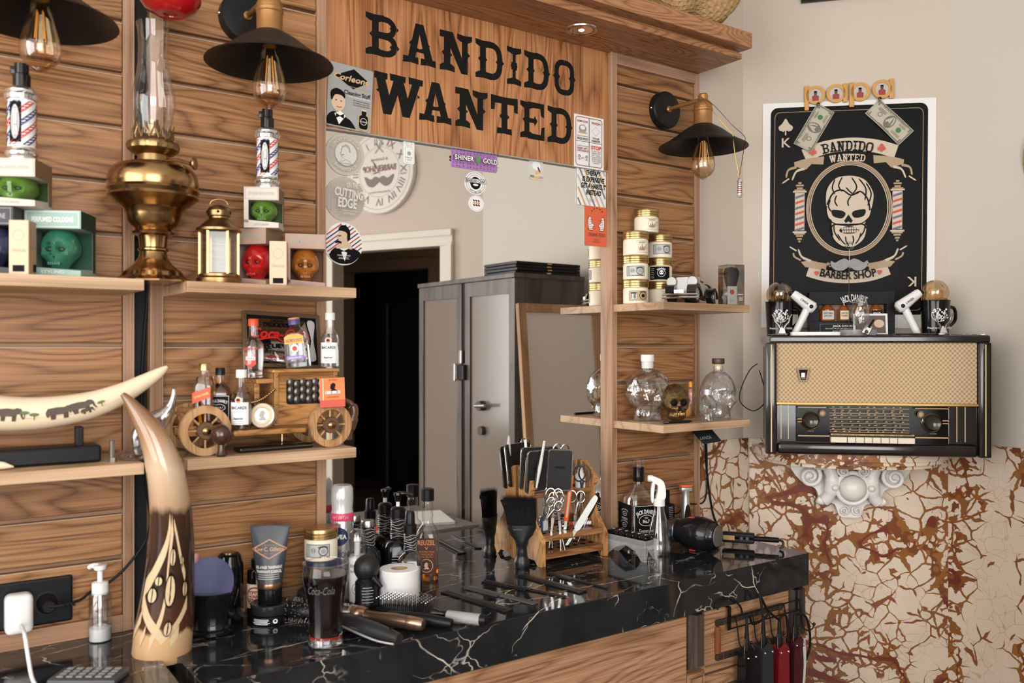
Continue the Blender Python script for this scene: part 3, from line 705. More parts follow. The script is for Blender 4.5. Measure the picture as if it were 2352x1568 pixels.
# ---- sheets and stickers
def sheet(name, label, cat, x0, x1, yt, yb, yw, m, rot=0.0, t=0.001, r=None, group=None):
    a, b = onY(x0, yt, yw), onY(x1, yt, yw); c = onY((x0+x1)/2, (yt+yb)/2, yw)
    w = b.x - a.x; hh = (onY((x0+x1)/2, yt, yw).z - onY((x0+x1)/2, yb, yw).z)
    t_ = thing(name, label, cat, c, rot=(0, rot, 0), group=group)
    g = M()
    if r == 'disc': g.prism(oval(0, 0, w/2, hh/2, 48), 0, t)
    elif r: g.prism(rrect(-w/2, -hh/2, w/2, hh/2, r), 0, t)
    else: g.box(-w/2, 0, -hh/2, w/2, t, hh/2)
    g.obj('sheet', m, t_, ang=0)
    return t_, w, hh, Art(t_, 0, 0.00012)
YM = -0.0055
# tin advertising sign at the left of the sign board
TIN = mat('tin_sign_grey', (0.36, 0.37, 0.36), 0.35)
TANP = mat('tan_print', (0.62, 0.36, 0.15), 0.5); SKIN = mat('print_skin', (0.66, 0.48, 0.34), 0.6)
t_, w, hh, A = sheet('tin_sign', 'grey tin advertising sign Corleone leaning over the mirror corner', 'sign', 753, 855, 151, 297, -0.018, TIN, R(3.0), 0.0012, 0.004)
A.poly([(-w*.36, hh*.30), (w*.06, hh*.46), (w*.42, hh*.30), (w*.06, hh*.14)], INK)
A.text('Corleone', w*.02, hh*.30, hh*.10, TANP, w*.82, 0.02, 0.25); A.text('Corleone', w*.025, hh*.305, hh*.085, KRAFTL, w*.78, 0.0, 0.25)
A.text('NEW YORK\'S FINEST BARBERS STUFF', w*.14, hh*.17, hh*.022, TANP, w*.62)
A.text('Cleaning Stuff', w*.16, hh*.075, hh*.065, INK, w*.60, 0.02); A.text('classic shampoo for men', w*.20, hh*.02, hh*.03, PWHITE, w*.52, 0, 0.3)
for i, s in enumerate(('The ultimate shampoo', 'to refresh your hair.', 'Get cleaning stuff today!')): A.text(s, w*.26, -hh*(.03 + i*.035), hh*.022, INK, w*.38)
A.poly(spl([(-w*.49, -hh*.48), (-w*.49, -hh*.36), (-w*.36, -hh*.27), (-w*.2, -hh*.30), (w*.02, -hh*.36), (w*.16, -hh*.48)], 4), INK)
A.poly([(-w*.33, -hh*.30), (-w*.22, -hh*.46), (-w*.08, -hh*.31), (-w*.2, -hh*.24)], PWHITE)
A.disc(-w*.26, -hh*.11, w*.155, SKIN, hh*.145)
A.poly(spl([(-w*.43, -hh*.06), (-w*.43, hh*.04), (-w*.30, hh*.10), (-w*.14, hh*.05), (-w*.12, -hh*.04), (-w*.2, 0), (-w*.34, -hh*.01), (-w*.40, -hh*.10)], 4, True), INK)
A.poly([(-w*.30, -hh*.29), (-w*.21, -hh*.32), (-w*.12, -hh*.28), (-w*.12, -hh*.36), (-w*.21, -hh*.33), (-w*.30, -hh*.37)], INK)
for dx in (-.06, .05): A.disc(-w*(.25 - dx), -hh*.09, w*.018, INK, hh*.008)
A.stroke([(-w*.30, -hh*.185), (-w*.24, -hh*.195), (-w*.18, -hh*.18)], hh*.012, REDP)
A.poly(rrect(w*.20, -hh*.48, w*.44, -hh*.22, hh*.05), TANP); A.poly(rrect(w*.22, -hh*.46, w*.42, -hh*.24, hh*.04), INK); A.rect(w*.27, -hh*.24, w*.37, -hh*.15, INK); A.rect(w*.27, -hh*.175, w*.37, -hh*.145, KRAFTL)
A.disc(w*.32, -hh*.34, w*.075, PWHITE); A.disc(w*.32, -hh*.34, w*.066, INK); A.text('Corleone', w*.32, -hh*.34, hh*.03, PWHITE, w*.17, 0, .2); A.done()
# round coaster stickers
GST = mat('frosted_grey_sticker', (0.46, 0.41, 0.36), 0.5); GSL = mat('frosted_light_sticker', (0.62, 0.60, 0.55), 0.5)
t_, w, hh, A = sheet('round_sticker', 'round grey mirror sticker reading SUPPORT YOUR LOCAL BARBERSHOP', 'sticker', 748, 837, 306, 403, YM, GST, r='disc', group='round stickers on the mirror')
A.ring(0, 0, w*.48, w*.012, GSL); A.ring(0, 0, w*.45, w*.008, GSL)
for i in range(40): A.disc(w*.465*cos(i*pi/20), w*.465*sin(i*pi/20), w*.008, GSL, n=6)
A.text('SUPPORT YOUR LOCAL', 0, w*.36, w*.075, GSL, w*.9, 0.01, arc=w*.37)
A.text('BARBERSHOP', 0, -w*.365, w*.075, GSL, w*.62, 0.01, arc=-w*.36)
A.disc(0, 0, w*.28, GSL)
prof = lambda k, ox, oy: [(ox + k*u, oy + k*v) for u, v in [(-.20, .30), (-.02, .42), (.16, .36), (.22, .18), (.16, .0), (.14, -.14), (.30, -.24), (.36, -.44), (-.34, -.44), (-.24, -.28), (-.10, -.20), (-.20, -.18), (-.24, -.06), (-.30, .0), (-.24, .10)]]
A.poly(prof(w*.55, 0, 0), INKG); A.poly(prof(w*.50, 0.001, 0), GSL); A.stroke([(-w*.14, -w*.04), (-w*.05, -w*.02)], w*.03, INKG); A.stroke([(-w*.1, w*.16), (w*.0, w*.20), (w*.08, w*.14), (w*.1, w*.04)], w*.04, INKG)
A.stroke([(-w*.12, -w*.2), (0, -w*.13), (w*.13, -w*.2)], w*.015, INKG); A.done()
t_, w, hh, A = sheet('round_sticker', 'round grey dotted mirror sticker reading ON THE CUTTING EDGE', 'sticker', 746, 838, 406, 508, YM, GST, r='disc', group='round stickers on the mirror')
for i in range(-8, 9):
    for j in range(-8, 9):
        if (i*i + j*j) < 62: A.disc(i*w*.056, j*w*.056, w*.012, mat('sticker_dot', (0.40, 0.36, 0.31), .5), n=6)
A.text('ON THE', w*.08, w*.29, w*.12, GSL, w*.28, 0.02); A.text('CUTTING', 0, w*.10, w*.19, GSL, w*.70, 0.03, rot=-.10); A.text('EDGE', -w*.04, -w*.12, w*.22, GSL, w*.46, 0.03, rot=-.05)
A.text('HAIRPOMADES', 0, -w*.30, w*.03, GSL, w*.36); A.lines(0, -w*.35, w*.3, 2, w*.03, w*.008, GSL); A.done()
t_, w, hh, A = sheet('round_sticker', 'round striped mirror sticker with a moustached man in a bow tie', 'sticker', 745, 833, 511, 609, YM, PWHITE, r='disc', group='round stickers on the mirror')
for i in range(-9, 10):
    c = i * w * .105; m = (REDP, INKG, NAVY)[i % 3] if i % 3 != 1 else NAVY
    pts = [(u, u * .75 + c) for u in [k * w * .02 for k in range(-25, 26)] if u*u + (u*.75 + c)**2 < (w*.485)**2]
    if len(pts) > 2: A.stroke(pts, w*.03, REDP if i % 2 else NAVY)
A.poly([p for p in spl([(-w*.36, -w*.33), (-w*.30, -w*.16), (-w*.08, -w*.04), (w*.20, -w*.08), (w*.44, -w*.20), (w*.34, -w*.36), (w*.15, -w*.47), (-w*.15, -w*.47)], 4, True)], INK)
A.poly(prof(w*.62, -w*.0, w*.15), SKIN)
A.poly(spl([(-w*.14, w*.32), (-w*.08, w*.44), (w*.06, w*.44), (w*.16, w*.32), (w*.16, w*.12), (w*.09, w*.10), (w*.08, w*.26), (-w*.04, w*.31)], 4, True), INK)
A.stroke([(-w*.22, w*.02), (-w*.15, w*.05), (-w*.06, w*.02)], w*.05, INK); A.stroke([(-w*.15, w*.18), (-w*.07, w*.19)], w*.02, INK)
A.poly([(-w*.10, -w*.12), (w*.02, -w*.42), (w*.12, -w*.10)], PWHITE); A.poly([(-w*.14, -w*.12), (0, -w*.17), (w*.14, -w*.10), (w*.13, -w*.22), (0, -w*.18), (-w*.13, -w*.22)], INK)
A.text('HAIRPOMADES', 0, -w*.28, w*.035, PWHITE, w*.34); A.lines(0, -w*.33, w*.30, 2, w*.03, w*.008, PWHITE); A.done()
# notices down the right edge of the mirror
t_, w, hh, A = sheet('notice_card', 'white four-part notice REMINDER WASH STOP beside the sign lettering', 'notice', 1319, 1387, 267, 387, -0.016, PWHITE, group='cards down the right mirror edge')
MAR = mat('maroon_print', (0.30, 0.06, 0.06), .6)
A.frame(-w*.44, -hh*.46, w*.44, hh*.46, w*.02, MAR, w*.07); A.rect(-w*.01, -hh*.46, w*.01, hh*.46, INK); A.rect(-w*.44, -hh*.004, w*.44, hh*.004, INK)
A.text('REMINDER', -w*.22, hh*.38, hh*.04, MAR, w*.36, .02); A.poly(oval(-w*.22, hh*.24, w*.13, hh*.08), INKG); A.poly(oval(-w*.22, hh*.26, w*.08, hh*.04), PWHITE); A.rect(-w*.36, hh*.15, -w*.08, hh*.18, TANP)
A.text('FACE COVERING', -w*.22, hh*.10, hh*.022, INK, w*.36); A.text('REQUIRED', -w*.22, hh*.05, hh*.04, INK, w*.36, .02)
A.text('WASH', w*.22, hh*.38, hh*.05, MAR, w*.30, .02); A.stroke([(w*.22, hh*.32), (w*.36, hh*.23), (w*.22, hh*.14), (w*.08, hh*.23)], w*.008, INKG, True); A.text('YOUR', w*.22, hh*.09, hh*.035, INK, w*.24, .02); A.text('HANDS', w*.22, hh*.04, hh*.04, INK, w*.28, .02)
A.text('WHILE WAITING', -w*.22, -hh*.09, hh*.022, INK, w*.36); A.text('KEEP 6FT.', -w*.22, -hh*.135, hh*.035, MAR, w*.36, .02); A.text('DISTANCE', -w*.22, -hh*.18, hh*.035, MAR, w*.36, .02)
for x in (-.34, -.10): A.ring(w*x, -hh*.29, w*.035, w*.012, INK); A.rect(w*x - w*.03, -hh*.36, w*x + w*.03, -hh*.33, INKG)
A.text('6FT.', -w*.22, -hh*.32, hh*.03, INK, w*.12)
A.text('STOP', w*.22, -hh*.09, hh*.07, RED, w*.34, .03)
for i, s in enumerate(('IF YOU ARE', 'FEELING SICK', 'AT ALL,', 'PLEASE GO HOME', 'RETURN WHEN', 'YOU ARE', 'NOT!!')): A.text(s, w*.22, -hh*(.16 + .038*i), hh*.026, INK, w*(.30 if i != 6 else .2))
A.done()
t_, w, hh, A = sheet('notice_card', 'diagonally striped card THERAPY IS EXPENSIVE GET A HAIRCUT INSTEAD', 'notice', 1325, 1392, 385, 473, YM - .001, PWHITE, group='cards down the right mirror edge')
for i in range(-11, 12):
    c = i * w * .16; pts = []
    for k in range(40):
        v = -hh/2 + hh * k / 39; u = c - v * .55
        if abs(u) < w*.47: pts.append((u, v))
    if len(pts) > 1: A.stroke(pts, w*.05, (TANP, LGREY, GREY)[i % 3])
for i, (s, k) in enumerate((('THERAPY', .50), ('IS EXPENSIVE', .76), ('GET A HAIRCUT', .86), ('INSTEAD', .52))): A.text(s, w*.06, hh*(.36 - .17*i), hh*.13, INK, w*k, .03, .2)
A.lines(0, -hh*.32, w*.2, 3, hh*.03, hh*.008, INKG); A.done()
t_, w, hh, A = sheet('notice_card', 'orange card THANK YOU with two striped clapping hands', 'notice', 1345, 1393.5, 473, 565, YM - .0005, mat('salmon_orange', (0.68, 0.13, 0.06), .5), group='cards down the right mirror edge')
for s in (-1, 1):
    H = [(s*w*(.10 + .30*a), hh*(-.12 + .36*b)) for a, b in [(.15, 0), (.8, 0), (.95, .3), (1.0, .75), (.8, 1.0), (.55, .95), (.42, .55), (.05, .42), (-.05, .34), (.22, .2)]]
    A.poly(H, INK); c = (sum(p[0] for p in H)/10, sum(p[1] for p in H)/10); A.poly([(c[0] + (p[0]-c[0])*.86, c[1] + (p[1]-c[1])*.92) for p in H], PWHITE)
    for k in range(5): A.stroke([(c[0] - w*.09, c[1] + hh*(-.13 + .055*k)), (c[0] + w*.09, c[1] + hh*(-.10 + .055*k))], hh*.014, (REDP, INKG)[k % 2])
for k in range(5): a = R(40 + 25*k); A.poly([(w*.32*cos(a), hh*(.22 + .20*sin(a))), (w*.32*cos(a) + w*.05, hh*(.22 + .20*sin(a)) + hh*.02), (w*.32*cos(a), hh*(.22 + .2*sin(a)) + hh*.035)], INK)
A.text('THANK YOU!', 0, -hh*.22, hh*.085, MAR, w*.78, .02); A.lines(0, -hh*.33, w*.34, 2, hh*.025, hh*.006, MAR); A.lines(0, -hh*.39, w*.36, 2, hh*.02, hh*.006, MAR); A.done()
# small stickers on the glass
PUR = mat('purple_sticker', (0.42, 0.20, 0.48), .5)
t_, w, hh, A = sheet('sticker', 'purple leopard-print sticker SHINER GOLD on the mirror', 'sticker', 1038, 1142, 346, 390, YM, PUR, group='stickers on the mirror')
rnd = random.Random(3); DPUR = mat('dark_purple', (0.08, 0.03, 0.12), .5)
for i in range(14):
    for j in range(6):
        a = rnd.random() * 6; A.ring(-w*.46 + i*w*.071 + rnd.uniform(-.01, .01)*w, -hh*.42 + j*hh*.168, w*.018, w*.007, DPUR, n=10, a0=a, a1=a + 4.6)
A.text('SHINER', -w*.27, 0, hh*.26, INK, w*.43, .06); A.text('SHINER', -w*.27, 0, hh*.25, PWHITE, w*.41, .02); A.text('GOLD', w*.30, 0, hh*.26, INK, w*.34, .06); A.text('GOLD', w*.30, 0, hh*.25, PWHITE, w*.32, .02)
A.disc(w*.03, hh*.02, w*.045, mat('green_print', (.10, .28, .10), .5), hh*.24); A.done()
t_, w, hh, A = sheet('sticker', 'white BEARDED CHAP badge sticker below the purple sticker', 'sticker', 1068, 1116, 394, 447, YM, PWHITE, r='disc', group='stickers on the mirror')
A.ring(0, 0, w*.46, w*.03, INKG, hh*.46); A.ring(0, 0, w*.36, w*.012, INK, hh*.36); A.disc(0, 0, w*.25, INK, hh*.27); A.rect(-w*.5, hh*.0, w*.5, hh*.19, PWHITE); A.frame(-w*.5, hh*.0, w*.5, hh*.19, w*.015, INK); A.text('BEARDED CHAP', 0, hh*.095, hh*.12, INK, w*.9, .02); A.disc(0, -hh*.08, w*.13, PWHITE, hh*.05); A.text('EST . 1986 . DAY', 0, -hh*.40, hh*.055, INK, w*.55, arc=-w*.4); A.done()
t_, w, hh, A = sheet('sticker', 'small round white sticker with red and black slashes', 'sticker', 1077, 1111, 449, 486, YM, PWHITE, r='disc', group='stickers on the mirror')
A.ring(0, 0, w*.42, w*.02, LGREY)
for i, m in enumerate((INK, ORANGE, INK)):
    for j in range(3): A.stroke([(w*(-.22 + .16*j), hh*(.22 - .14*i)), (w*(-.10 + .16*j), hh*(.14 - .14*i))], w*.07, m)
A.done()
t_, w, hh, A = sheet('sticker', 'small white cartoon gull sticker on the mirror near the notices', 'sticker', 1216, 1248, 368, 413, YM, GSL, r=0.008, group='stickers on the mirror')
A.disc(0, hh*.22, w*.30, PWHITE, hh*.22); A.poly([(0, -hh*.05), (w*.42, -hh*.12), (-w*.08, -hh*.22)], mat('yellow_print', (.75, .45, .08), .5)); A.stroke([(w*.1, hh*.15), (w*.25, -hh*.08)], w*.1, DPUR)
A.rect(-w*.46, -hh*.40, -w*.18, -hh*.28, GREY); A.rect(-w*.16, -hh*.45, w*.14, -hh*.33, MATS['yellow_print']); A.rect(w*.16, -hh*.42, w*.46, -hh*.30, mat('pink_print', (.6, .3, .4), .5)); A.done()
t_, w, hh, A = sheet('sticker', 'small white bottle-shaped BEARD OIL sticker over the clock reflection', 'sticker', 927, 952, 322, 377, YM, PWHITE, r=0.006, group='stickers on the mirror')
A.frame(-w*.36, -hh*.44, w*.36, hh*.20, w*.02, INKG, w*.12); A.frame(-w*.22, hh*.26, w*.22, hh*.44, w*.03, INKG, w*.05); A.disc(0, -hh*.05, w*.17, INKG); A.text('BEARD OIL', 0, -hh*.22, hh*.05, INK, w*.6); A.lines(0, -hh*.29, w*.5, 3, hh*.03, hh*.01, INKG); A.done()
# ---- wall lamps
def wall_lamp(label, x):
    t = thing('wall_lamp', label, 'lamp', (x, YP + 0.007, 2.064), group='black cone wall lamps')
    pl = M().lathe([(0.0, 0.026), (0.030, 0.026), (0.049, 0.023), (0.052, 0.019), (0.052, 0.0)], 40, axis='Y').obj('wall_plate', MBLACK, t)
    for s in (-1, 1): M().ball((s*0.052, -0.010, 0), 0.0035, 10, 6).obj('screw', CHROME, pl)
    Y = -0.155
    g = M(); g.tube([(0, -0.02, 0), (0, -0.08, 0), (0, Y, -0.002)], 0.0055, 12); g.lathe([(0.009, 0.0), (0.009, 0.006), (0.007, 0.008)], 16, c=(0, -0.024, 0), axis='Y'); g.obj('arm', COPPER, t)
    g = M(); g.lathe([(0.0, 0.013), (0.010, 0.013), (0.013, 0.009), (0.013, -0.004), (0.020, -0.010), (0.0245, -0.018), (0.0245, -0.026), (0.0262, -0.028), (0.0262, -0.034), (0.0245, -0.036), (0.0245, -0.068), (0.0262, -0.071), (0.0262, -0.076), (0.0, -0.076)], 32, c=(0, Y, 0)); g.obj('socket', COPPER, t)
    g = M(); g.lathe([(0.024, -0.070), (0.030, -0.073), (0.052, -0.086), (0.075, -0.104), (0.100, -0.121), (0.118, -0.130), (0.120, -0.133), (0.117, -0.132), (0.098, -0.1235), (0.072, -0.107), (0.050, -0.089), (0.026, -0.075)], 56, c=(0, Y, 0), cap=False); g.obj('shade', MBLACK, t)
    b = M().lathe([(0.0135, -0.096), (0.016, -0.110), (0.020, -0.128), (0.0265, -0.150), (0.031, -0.170), (0.032, -0.182), (0.029, -0.197), (0.021, -0.208), (0.010, -0.215), (0.003, -0.219)], 32, c=(0, Y, 0)).obj('bulb', AMBERG, t)
    g = M()
    for k in range(4):
        a = pi/2*k + .5; g.tube([(0.006*cos(a), Y + 0.006*sin(a), -0.118), (0.010*cos(a), Y + 0.010*sin(a), -0.165)], 0.0009, 6)
    g.obj('filament', FIL, b)
    M().lathe([(0.0135, -0.076), (0.0135, -0.098)], 20, c=(0, Y, 0)).obj('bulb_cap', BRASSD, b)
    M().tube([(0, Y, -0.098), (0, Y, -0.128), (0, Y, -0.135)], [0.004, 0.0025, 0.001], 8).obj('glass_stem', GLASS, b)
    return t
l1 = wall_lamp('black cone wall lamp at the top left corner of the picture', 0.190)
dup(l1, (0.5785, YP + 0.007, 2.064), label='black cone wall lamp left of the BANDIDO sign above a barber-pole bottle')
dup(l1, (1.781, YP + 0.007, 2.064), label='black cone wall lamp draped with a gold chain, right of the sign')
# gold chain over the right lamp
nk = thing('chain_necklace', 'gold chain with a barber-pole pendant hung over the right wall lamp', 'necklace', (1.781, -0.175, 2.06))
def chainpts(pp):
    d0 = 2.35; return [tuple(atd(x, y, d0 + dz) - Vector((1.781, -0.175, 2.06))) for x, y, dz in pp]
for pp in ([(1609, 222, -.03), (1640, 260, -.055), (1672, 296, -.07), (1683, 310, -.075), (1687, 345, -.075), (1693, 380, -.075), (1698, 405, -.075)],
           [(1609, 222, -.03), (1640, 242, -.01), (1680, 285, .0), (1709, 312, -.02), (1711, 325, -.03), (1705, 365, -.06), (1698, 405, -.075)]):
    M().tube(spl(chainpts(pp), 10), 0.0010, 6).obj('chain', mat('gold_chain', (0.42, 0.25, 0.08), 0.3, 1.0), nk)
pc = chainpts([(1699, 432, -.075)])[0]
pd = M().lathe([(0.0, -0.026), (0.005, -0.024), (0.007, -0.019), (0.0075, -0.017), (0.0055, -0.016), (0.0055, 0.016), (0.0075, 0.017), (0.007, 0.020), (0.004, 0.024), (0.001, 0.028)], 16, c=pc).obj('pendant', mat('pendant_silver', (.8, .78, .74), .25, .8), nk)
for k, z in enumerate((-.012, -.007, -.002, .003, .008, .013)): M().lathe([(0.0058, z - .0012), (0.0058, z + .0012)], 16, c=pc).obj('stripe', (REDP, NAVY)[k % 2], pd)
# ---- straw bag on the cornice
STRAW = mat('woven_straw', (0.40, 0.25, 0.11), 0.8, var=0.35, bscale=90, bump=0.6)
def straw(name, label, cat, loc, fn, nu, nv, rz=0):
    t = thing(name, label, cat, loc, rz)
    g = M(); P = [[Vector(fn(i / nu, j / nv)) for i in range(nu + 1)] for j in range(nv + 1)]
    for j in range(nv):
        for i in range(nu):
            a, b, c, d = P[j][i], P[j][i+1], P[j+1][i+1], P[j+1][i]
            nn = (b - a).cross(d - a); nn = nn.normalized() if nn.length > 1e-12 else Vector((0, 0, 1))
            s = 0.0035 if (i + j) % 2 else 0.0008
            m = (a + b + c + d) / 4 + nn * s
            g.add([tuple(a), tuple(b), tuple(c), tuple(d), tuple(m)], [(0, 1, 4), (1, 2, 4), (2, 3, 4), (3, 0, 4)])
    o = g.obj('weave', STRAW, t, ang=0); return t
rn = random.Random(5); ph = [rn.uniform(0, 6) for _ in range(6)]
def bag(u, v):
    a = 2 * pi * u; th = v * pi * 0.96 + 0.02
    r = 1 + 0.10 * sin(3*a + ph[0]) * sin(th) + 0.05 * sin(7*a + ph[1] + 5*v)
    return (0.19 * r * sin(th)**0.6 * cos(a), 0.10 * r * sin(th)**0.6 * sin(a), 0.115 + 0.115 * cos(th) * (1 + 0.08 * sin(5*a)))
sb = straw('straw_hat', 'crumpled woven straw hat lying on top of the cornice', 'hat', (1.725, -0.150, 2.2625), bag, 64, 24)
M().ball((-0.16, -0.06, 0.03), 0.006, 10, 8).obj('metal_stud', CHROME, sb)
def hat(u, v):
    a = 2 * pi * u; r = 0.01 + 0.16 * v; z = 0.09 * (1 if v < .35 else max(0, 1 - (v - .35) * 4)) + 0.012 * sin(3*a) * v
    return (-z, r * cos(a), r * sin(a))
straw('straw_hat', 'woven straw hat hanging on the right wall at the picture edge', 'hat', (XR - 0.006, -0.80, 1.90), hat, 56, 16)
# ================================================================== the far side of the room, seen in the mirror
rz = atan2(-0.902, -0.432)
cx, cy = dp(0.683, -0.002)
ck = thing('wall_clock', 'large round white wall clock with roman numerals, seen in the mirror', 'clock', (cx, cy, 2.405), atan2(-.902, -.432))
CW = mat('clock_white', (0.78, 0.75, 0.70), .5); CB = mat('clock_brown', (0.30, 0.16, 0.11), .6); CG = mat('clock_grey', (0.24, 0.21, 0.19), .6)
M().lathe([(0.0, 0.030), (0.220, 0.030), (0.238, 0.028), (0.242, 0.022), (0.242, 0.0), (0.0, 0.0)], 64, axis='Y').obj('case', CW, ck)
A = Art(ck, -0.0302); A.ring(0, 0, .218, .002, CG); A.ring(0, 0, .145, .0015, CG)
for k, s in enumerate(('XII', 'I', 'II', 'III', 'IIII', 'V', 'VI', 'VII', 'VIII', 'IX', 'X', 'XI')):
    a = -k * pi / 6; A.text(s, .175*sin(-a), .175*cos(a), .045, CG, None, 0, rot=a)
A.text('BARBER SHOP', 0, .022, .035, CB, .24, .02); A.text('& Gentlemen', 0, .075, .018, CG, .12); A.text('Professional Haircut', 0, -.115, .013, CG, .15)
mo = [(0, -.035), (.03, -.025), (.06, -.040), (.105, -.020), (.085, -.070), (.045, -.085), (.008, -.062), (0, -.055), (-.008, -.062), (-.045, -.085), (-.085, -.070), (-.105, -.020), (-.06, -.040), (-.03, -.025)]
A.poly(spl(mo, 3, True), CG)
for s in (1, -1): A.stroke([(-.03*s, .11), (.03*s, .17)], .004, CG)
A.done('dial_print')
for nm, a, l in (('hour_hand', R(100), .055), ('minute_hand', R(35), .105)):
    A = Art(ck, -0.034); A.poly([(-.25*l*sin(a), -.25*l*cos(a)), (.5*l*sin(a) + .003*cos(a), .5*l*cos(a) - .003*sin(a)), (l*sin(a), l*cos(a)), (.5*l*sin(a) - .003*cos(a), .5*l*cos(a) + .003*sin(a))], INK); A.done(nm)
# wardrobe
WX0, WX1, WY0, WY1, WH = 2.11, 2.49, -2.00, -1.18, 1.703
wd_ = thing('wardrobe', 'tall dark grey-brown two-door wardrobe reflected in the mirror', 'wardrobe', (2.3, -1.59, 0))
T = Matrix.Translation((-2.3, 1.59, 0))
M(T).box(WX0 + 0.02, WY0, 0.0, WX1, WY1, WH - 0.02).obj('body', W_WARD, wd_, ang=0)
M(T).box(WX0 - 0.006, WY0 - 0.006, WH - 0.02, WX1, WY1 + 0.006, WH, 0.002).obj('top', W_WARD, wd_, ang=0)
PANE = mat('wardrobe_gloss_panel', (0.20, 0.165, 0.14), 0.16)
for y0, y1, hs in ((WY0, -1.602, 1), (-1.572, WY1, -1)):
    d = M(T)
    d.box(WX0, y0, 0.06, WX0 + 0.019, y0 + 0.042, WH - 0.022); d.box(WX0, y1 - 0.042, 0.06, WX0 + 0.019, y1, WH - 0.022)
    d.box(WX0, y0 + 0.042, WH - 0.085, WX0 + 0.019, y1 - 0.042, WH - 0.022); d.box(WX0, y0 + 0.042, 0.06, WX0 + 0.019, y1 - 0.042, 0.14)
    do = d.obj('door', W_WARD, wd_, ang=0)
    M(T).box(WX0 + 0.008, y0 + 0.042, 0.14, WX0 + 0.018, y1 - 0.042, WH - 0.085).obj('panel', PANE, do, ang=0)
    if hs < 0:  # solid handle and keyhole stand in for another door's reflection in the gloss
        M(T).tube([(WX0 - 0.03, -1.44, 1.13), (WX0 - 0.03, -1.36, 1.135)], 0.008, 10).obj('reflected_lever', mat('reflected_handle_metal', (.30, .28, .25), .35, .8), do)
        M(T).lathe([(0.022, -0.02), (0.022, 0.008)], 20, c=(WX0, -1.43, 1.13), axis='X').obj('reflected_handle_rose', DGREY, do)
        M(T).lathe([(0.020, -0.012), (0.020, 0.008)], 20, c=(WX0, -1.43, 1.02), axis='X').obj('reflected_keyhole_rose', DGREY, do)
M(T).box(WX0 + 0.004, -1.602, 0.06, WX0 + 0.02, -1.572, WH - 0.022).obj('centre_post', GBLACK, wd_, ang=0)
M(T).box(WX0 - 0.022, -1.625, 1.24, WX0, -1.555, 1.31, 0.004).obj('latch', GBLACK, wd_, ang=0)
M(T).box(WX0 - 0.028, -1.632, 1.235, WX0 - 0.010, -1.618, 1.315, 0.002).obj('latch_plate', CHROME, wd_, ang=0)
M(T).box(WX0 - 0.014, -1.605, 1.315, WX0, -1.585, 1.375, 0.002).obj('padlock', CHROME, wd_, ang=0)
for k in range(4):
    o = thing('flat_box', ('bottom', 'second', 'third', 'topmost')[k] + ' black flat case in the stack on the reflected wardrobe', 'case', (2.305, -1.32, WH + 0.0135*k), R((1.2, -1, .6, -.4)[k]), 'black cases on the wardrobe')
    M().box(-.175, -.125, 0.0005, .175, .125, .0125, .002).obj('case', BLACK, o, ang=0); M().box(-.012, .124, .004, .012, .1275, .009).obj('clasp', CHROME, o, ang=0)
# leaning framed board
fb = thing('framed_board', 'white board in a pine frame leaning beside the reflected wardrobe', 'board', (2.26, -0.93, 0.004), rot=(R(5.6), 0, 0))
for nm, a in (('frame_stile', (-.215, 0, 0, -.178, .022, 1.57)), ('frame_stile', (.178, 0, 0, .215, .022, 1.57)), ('frame_rail', (-.178, 0, 1.535, .178, .022, 1.57)), ('frame_rail', (-.178, 0, 0, .178, .022, .04))): M().box(*a, 0.002).obj(nm, W_BOARD, fb, ang=0)
M().box(-.178, .006, .04, .178, .013, 1.535).obj('white_panel', mat('board_white', (.84, .81, .76), .3), fb, ang=0)
# low table with papers
tb = thing('side_table', 'grey side table with papers reflected at the mirror bottom', 'table', (1.68, -1.66, 0))
M().box(-.38, -.28, .59, .38, .28, .62, .003).obj('table_top', wood('grey_table', (.10, .09, .08), (.20, .18, .165), (.28, .26, .24), 'X', .4), tb, ang=0)
for sx in (-1, 1):
    for sy in (-1, 1): M().box(sx*.34 - .018, sy*.24 - .018, 0, sx*.34 + .018, sy*.24 + .018, .59).obj('leg', DGREY, tb, ang=0)
o = thing('paper_stack', 'white papers on the reflected grey side table', 'papers', (1.92, -1.60, .62), .3); M().box(-.10, -.14, .0005, .10, .14, .012).obj('sheets', PWHITE, o, ang=0)
o = thing('notebook', 'red-edged notebook on the reflected grey side table', 'notebook', (1.70, -1.50, .62), -.2); M().box(-.10, -.07, .0005, .10, .07, .014).obj('cover', REDP, o, ang=0); M().box(-.097, -.067, .003, .101, .071, .011).obj('pages', PWHITE, o, ang=0)
# dark cabinet in the storeroom
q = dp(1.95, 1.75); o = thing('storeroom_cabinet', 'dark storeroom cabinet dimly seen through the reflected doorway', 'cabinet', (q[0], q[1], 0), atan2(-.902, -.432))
M().box(-.30, 0, 0, .02, .5, 1.75).obj('body', mat('cab_black', (.02, .018, .017), .4), o, ang=0); M().box(.02, -.01, 0, .04, .02, 1.75).obj('edge', GREY, o, ang=0)
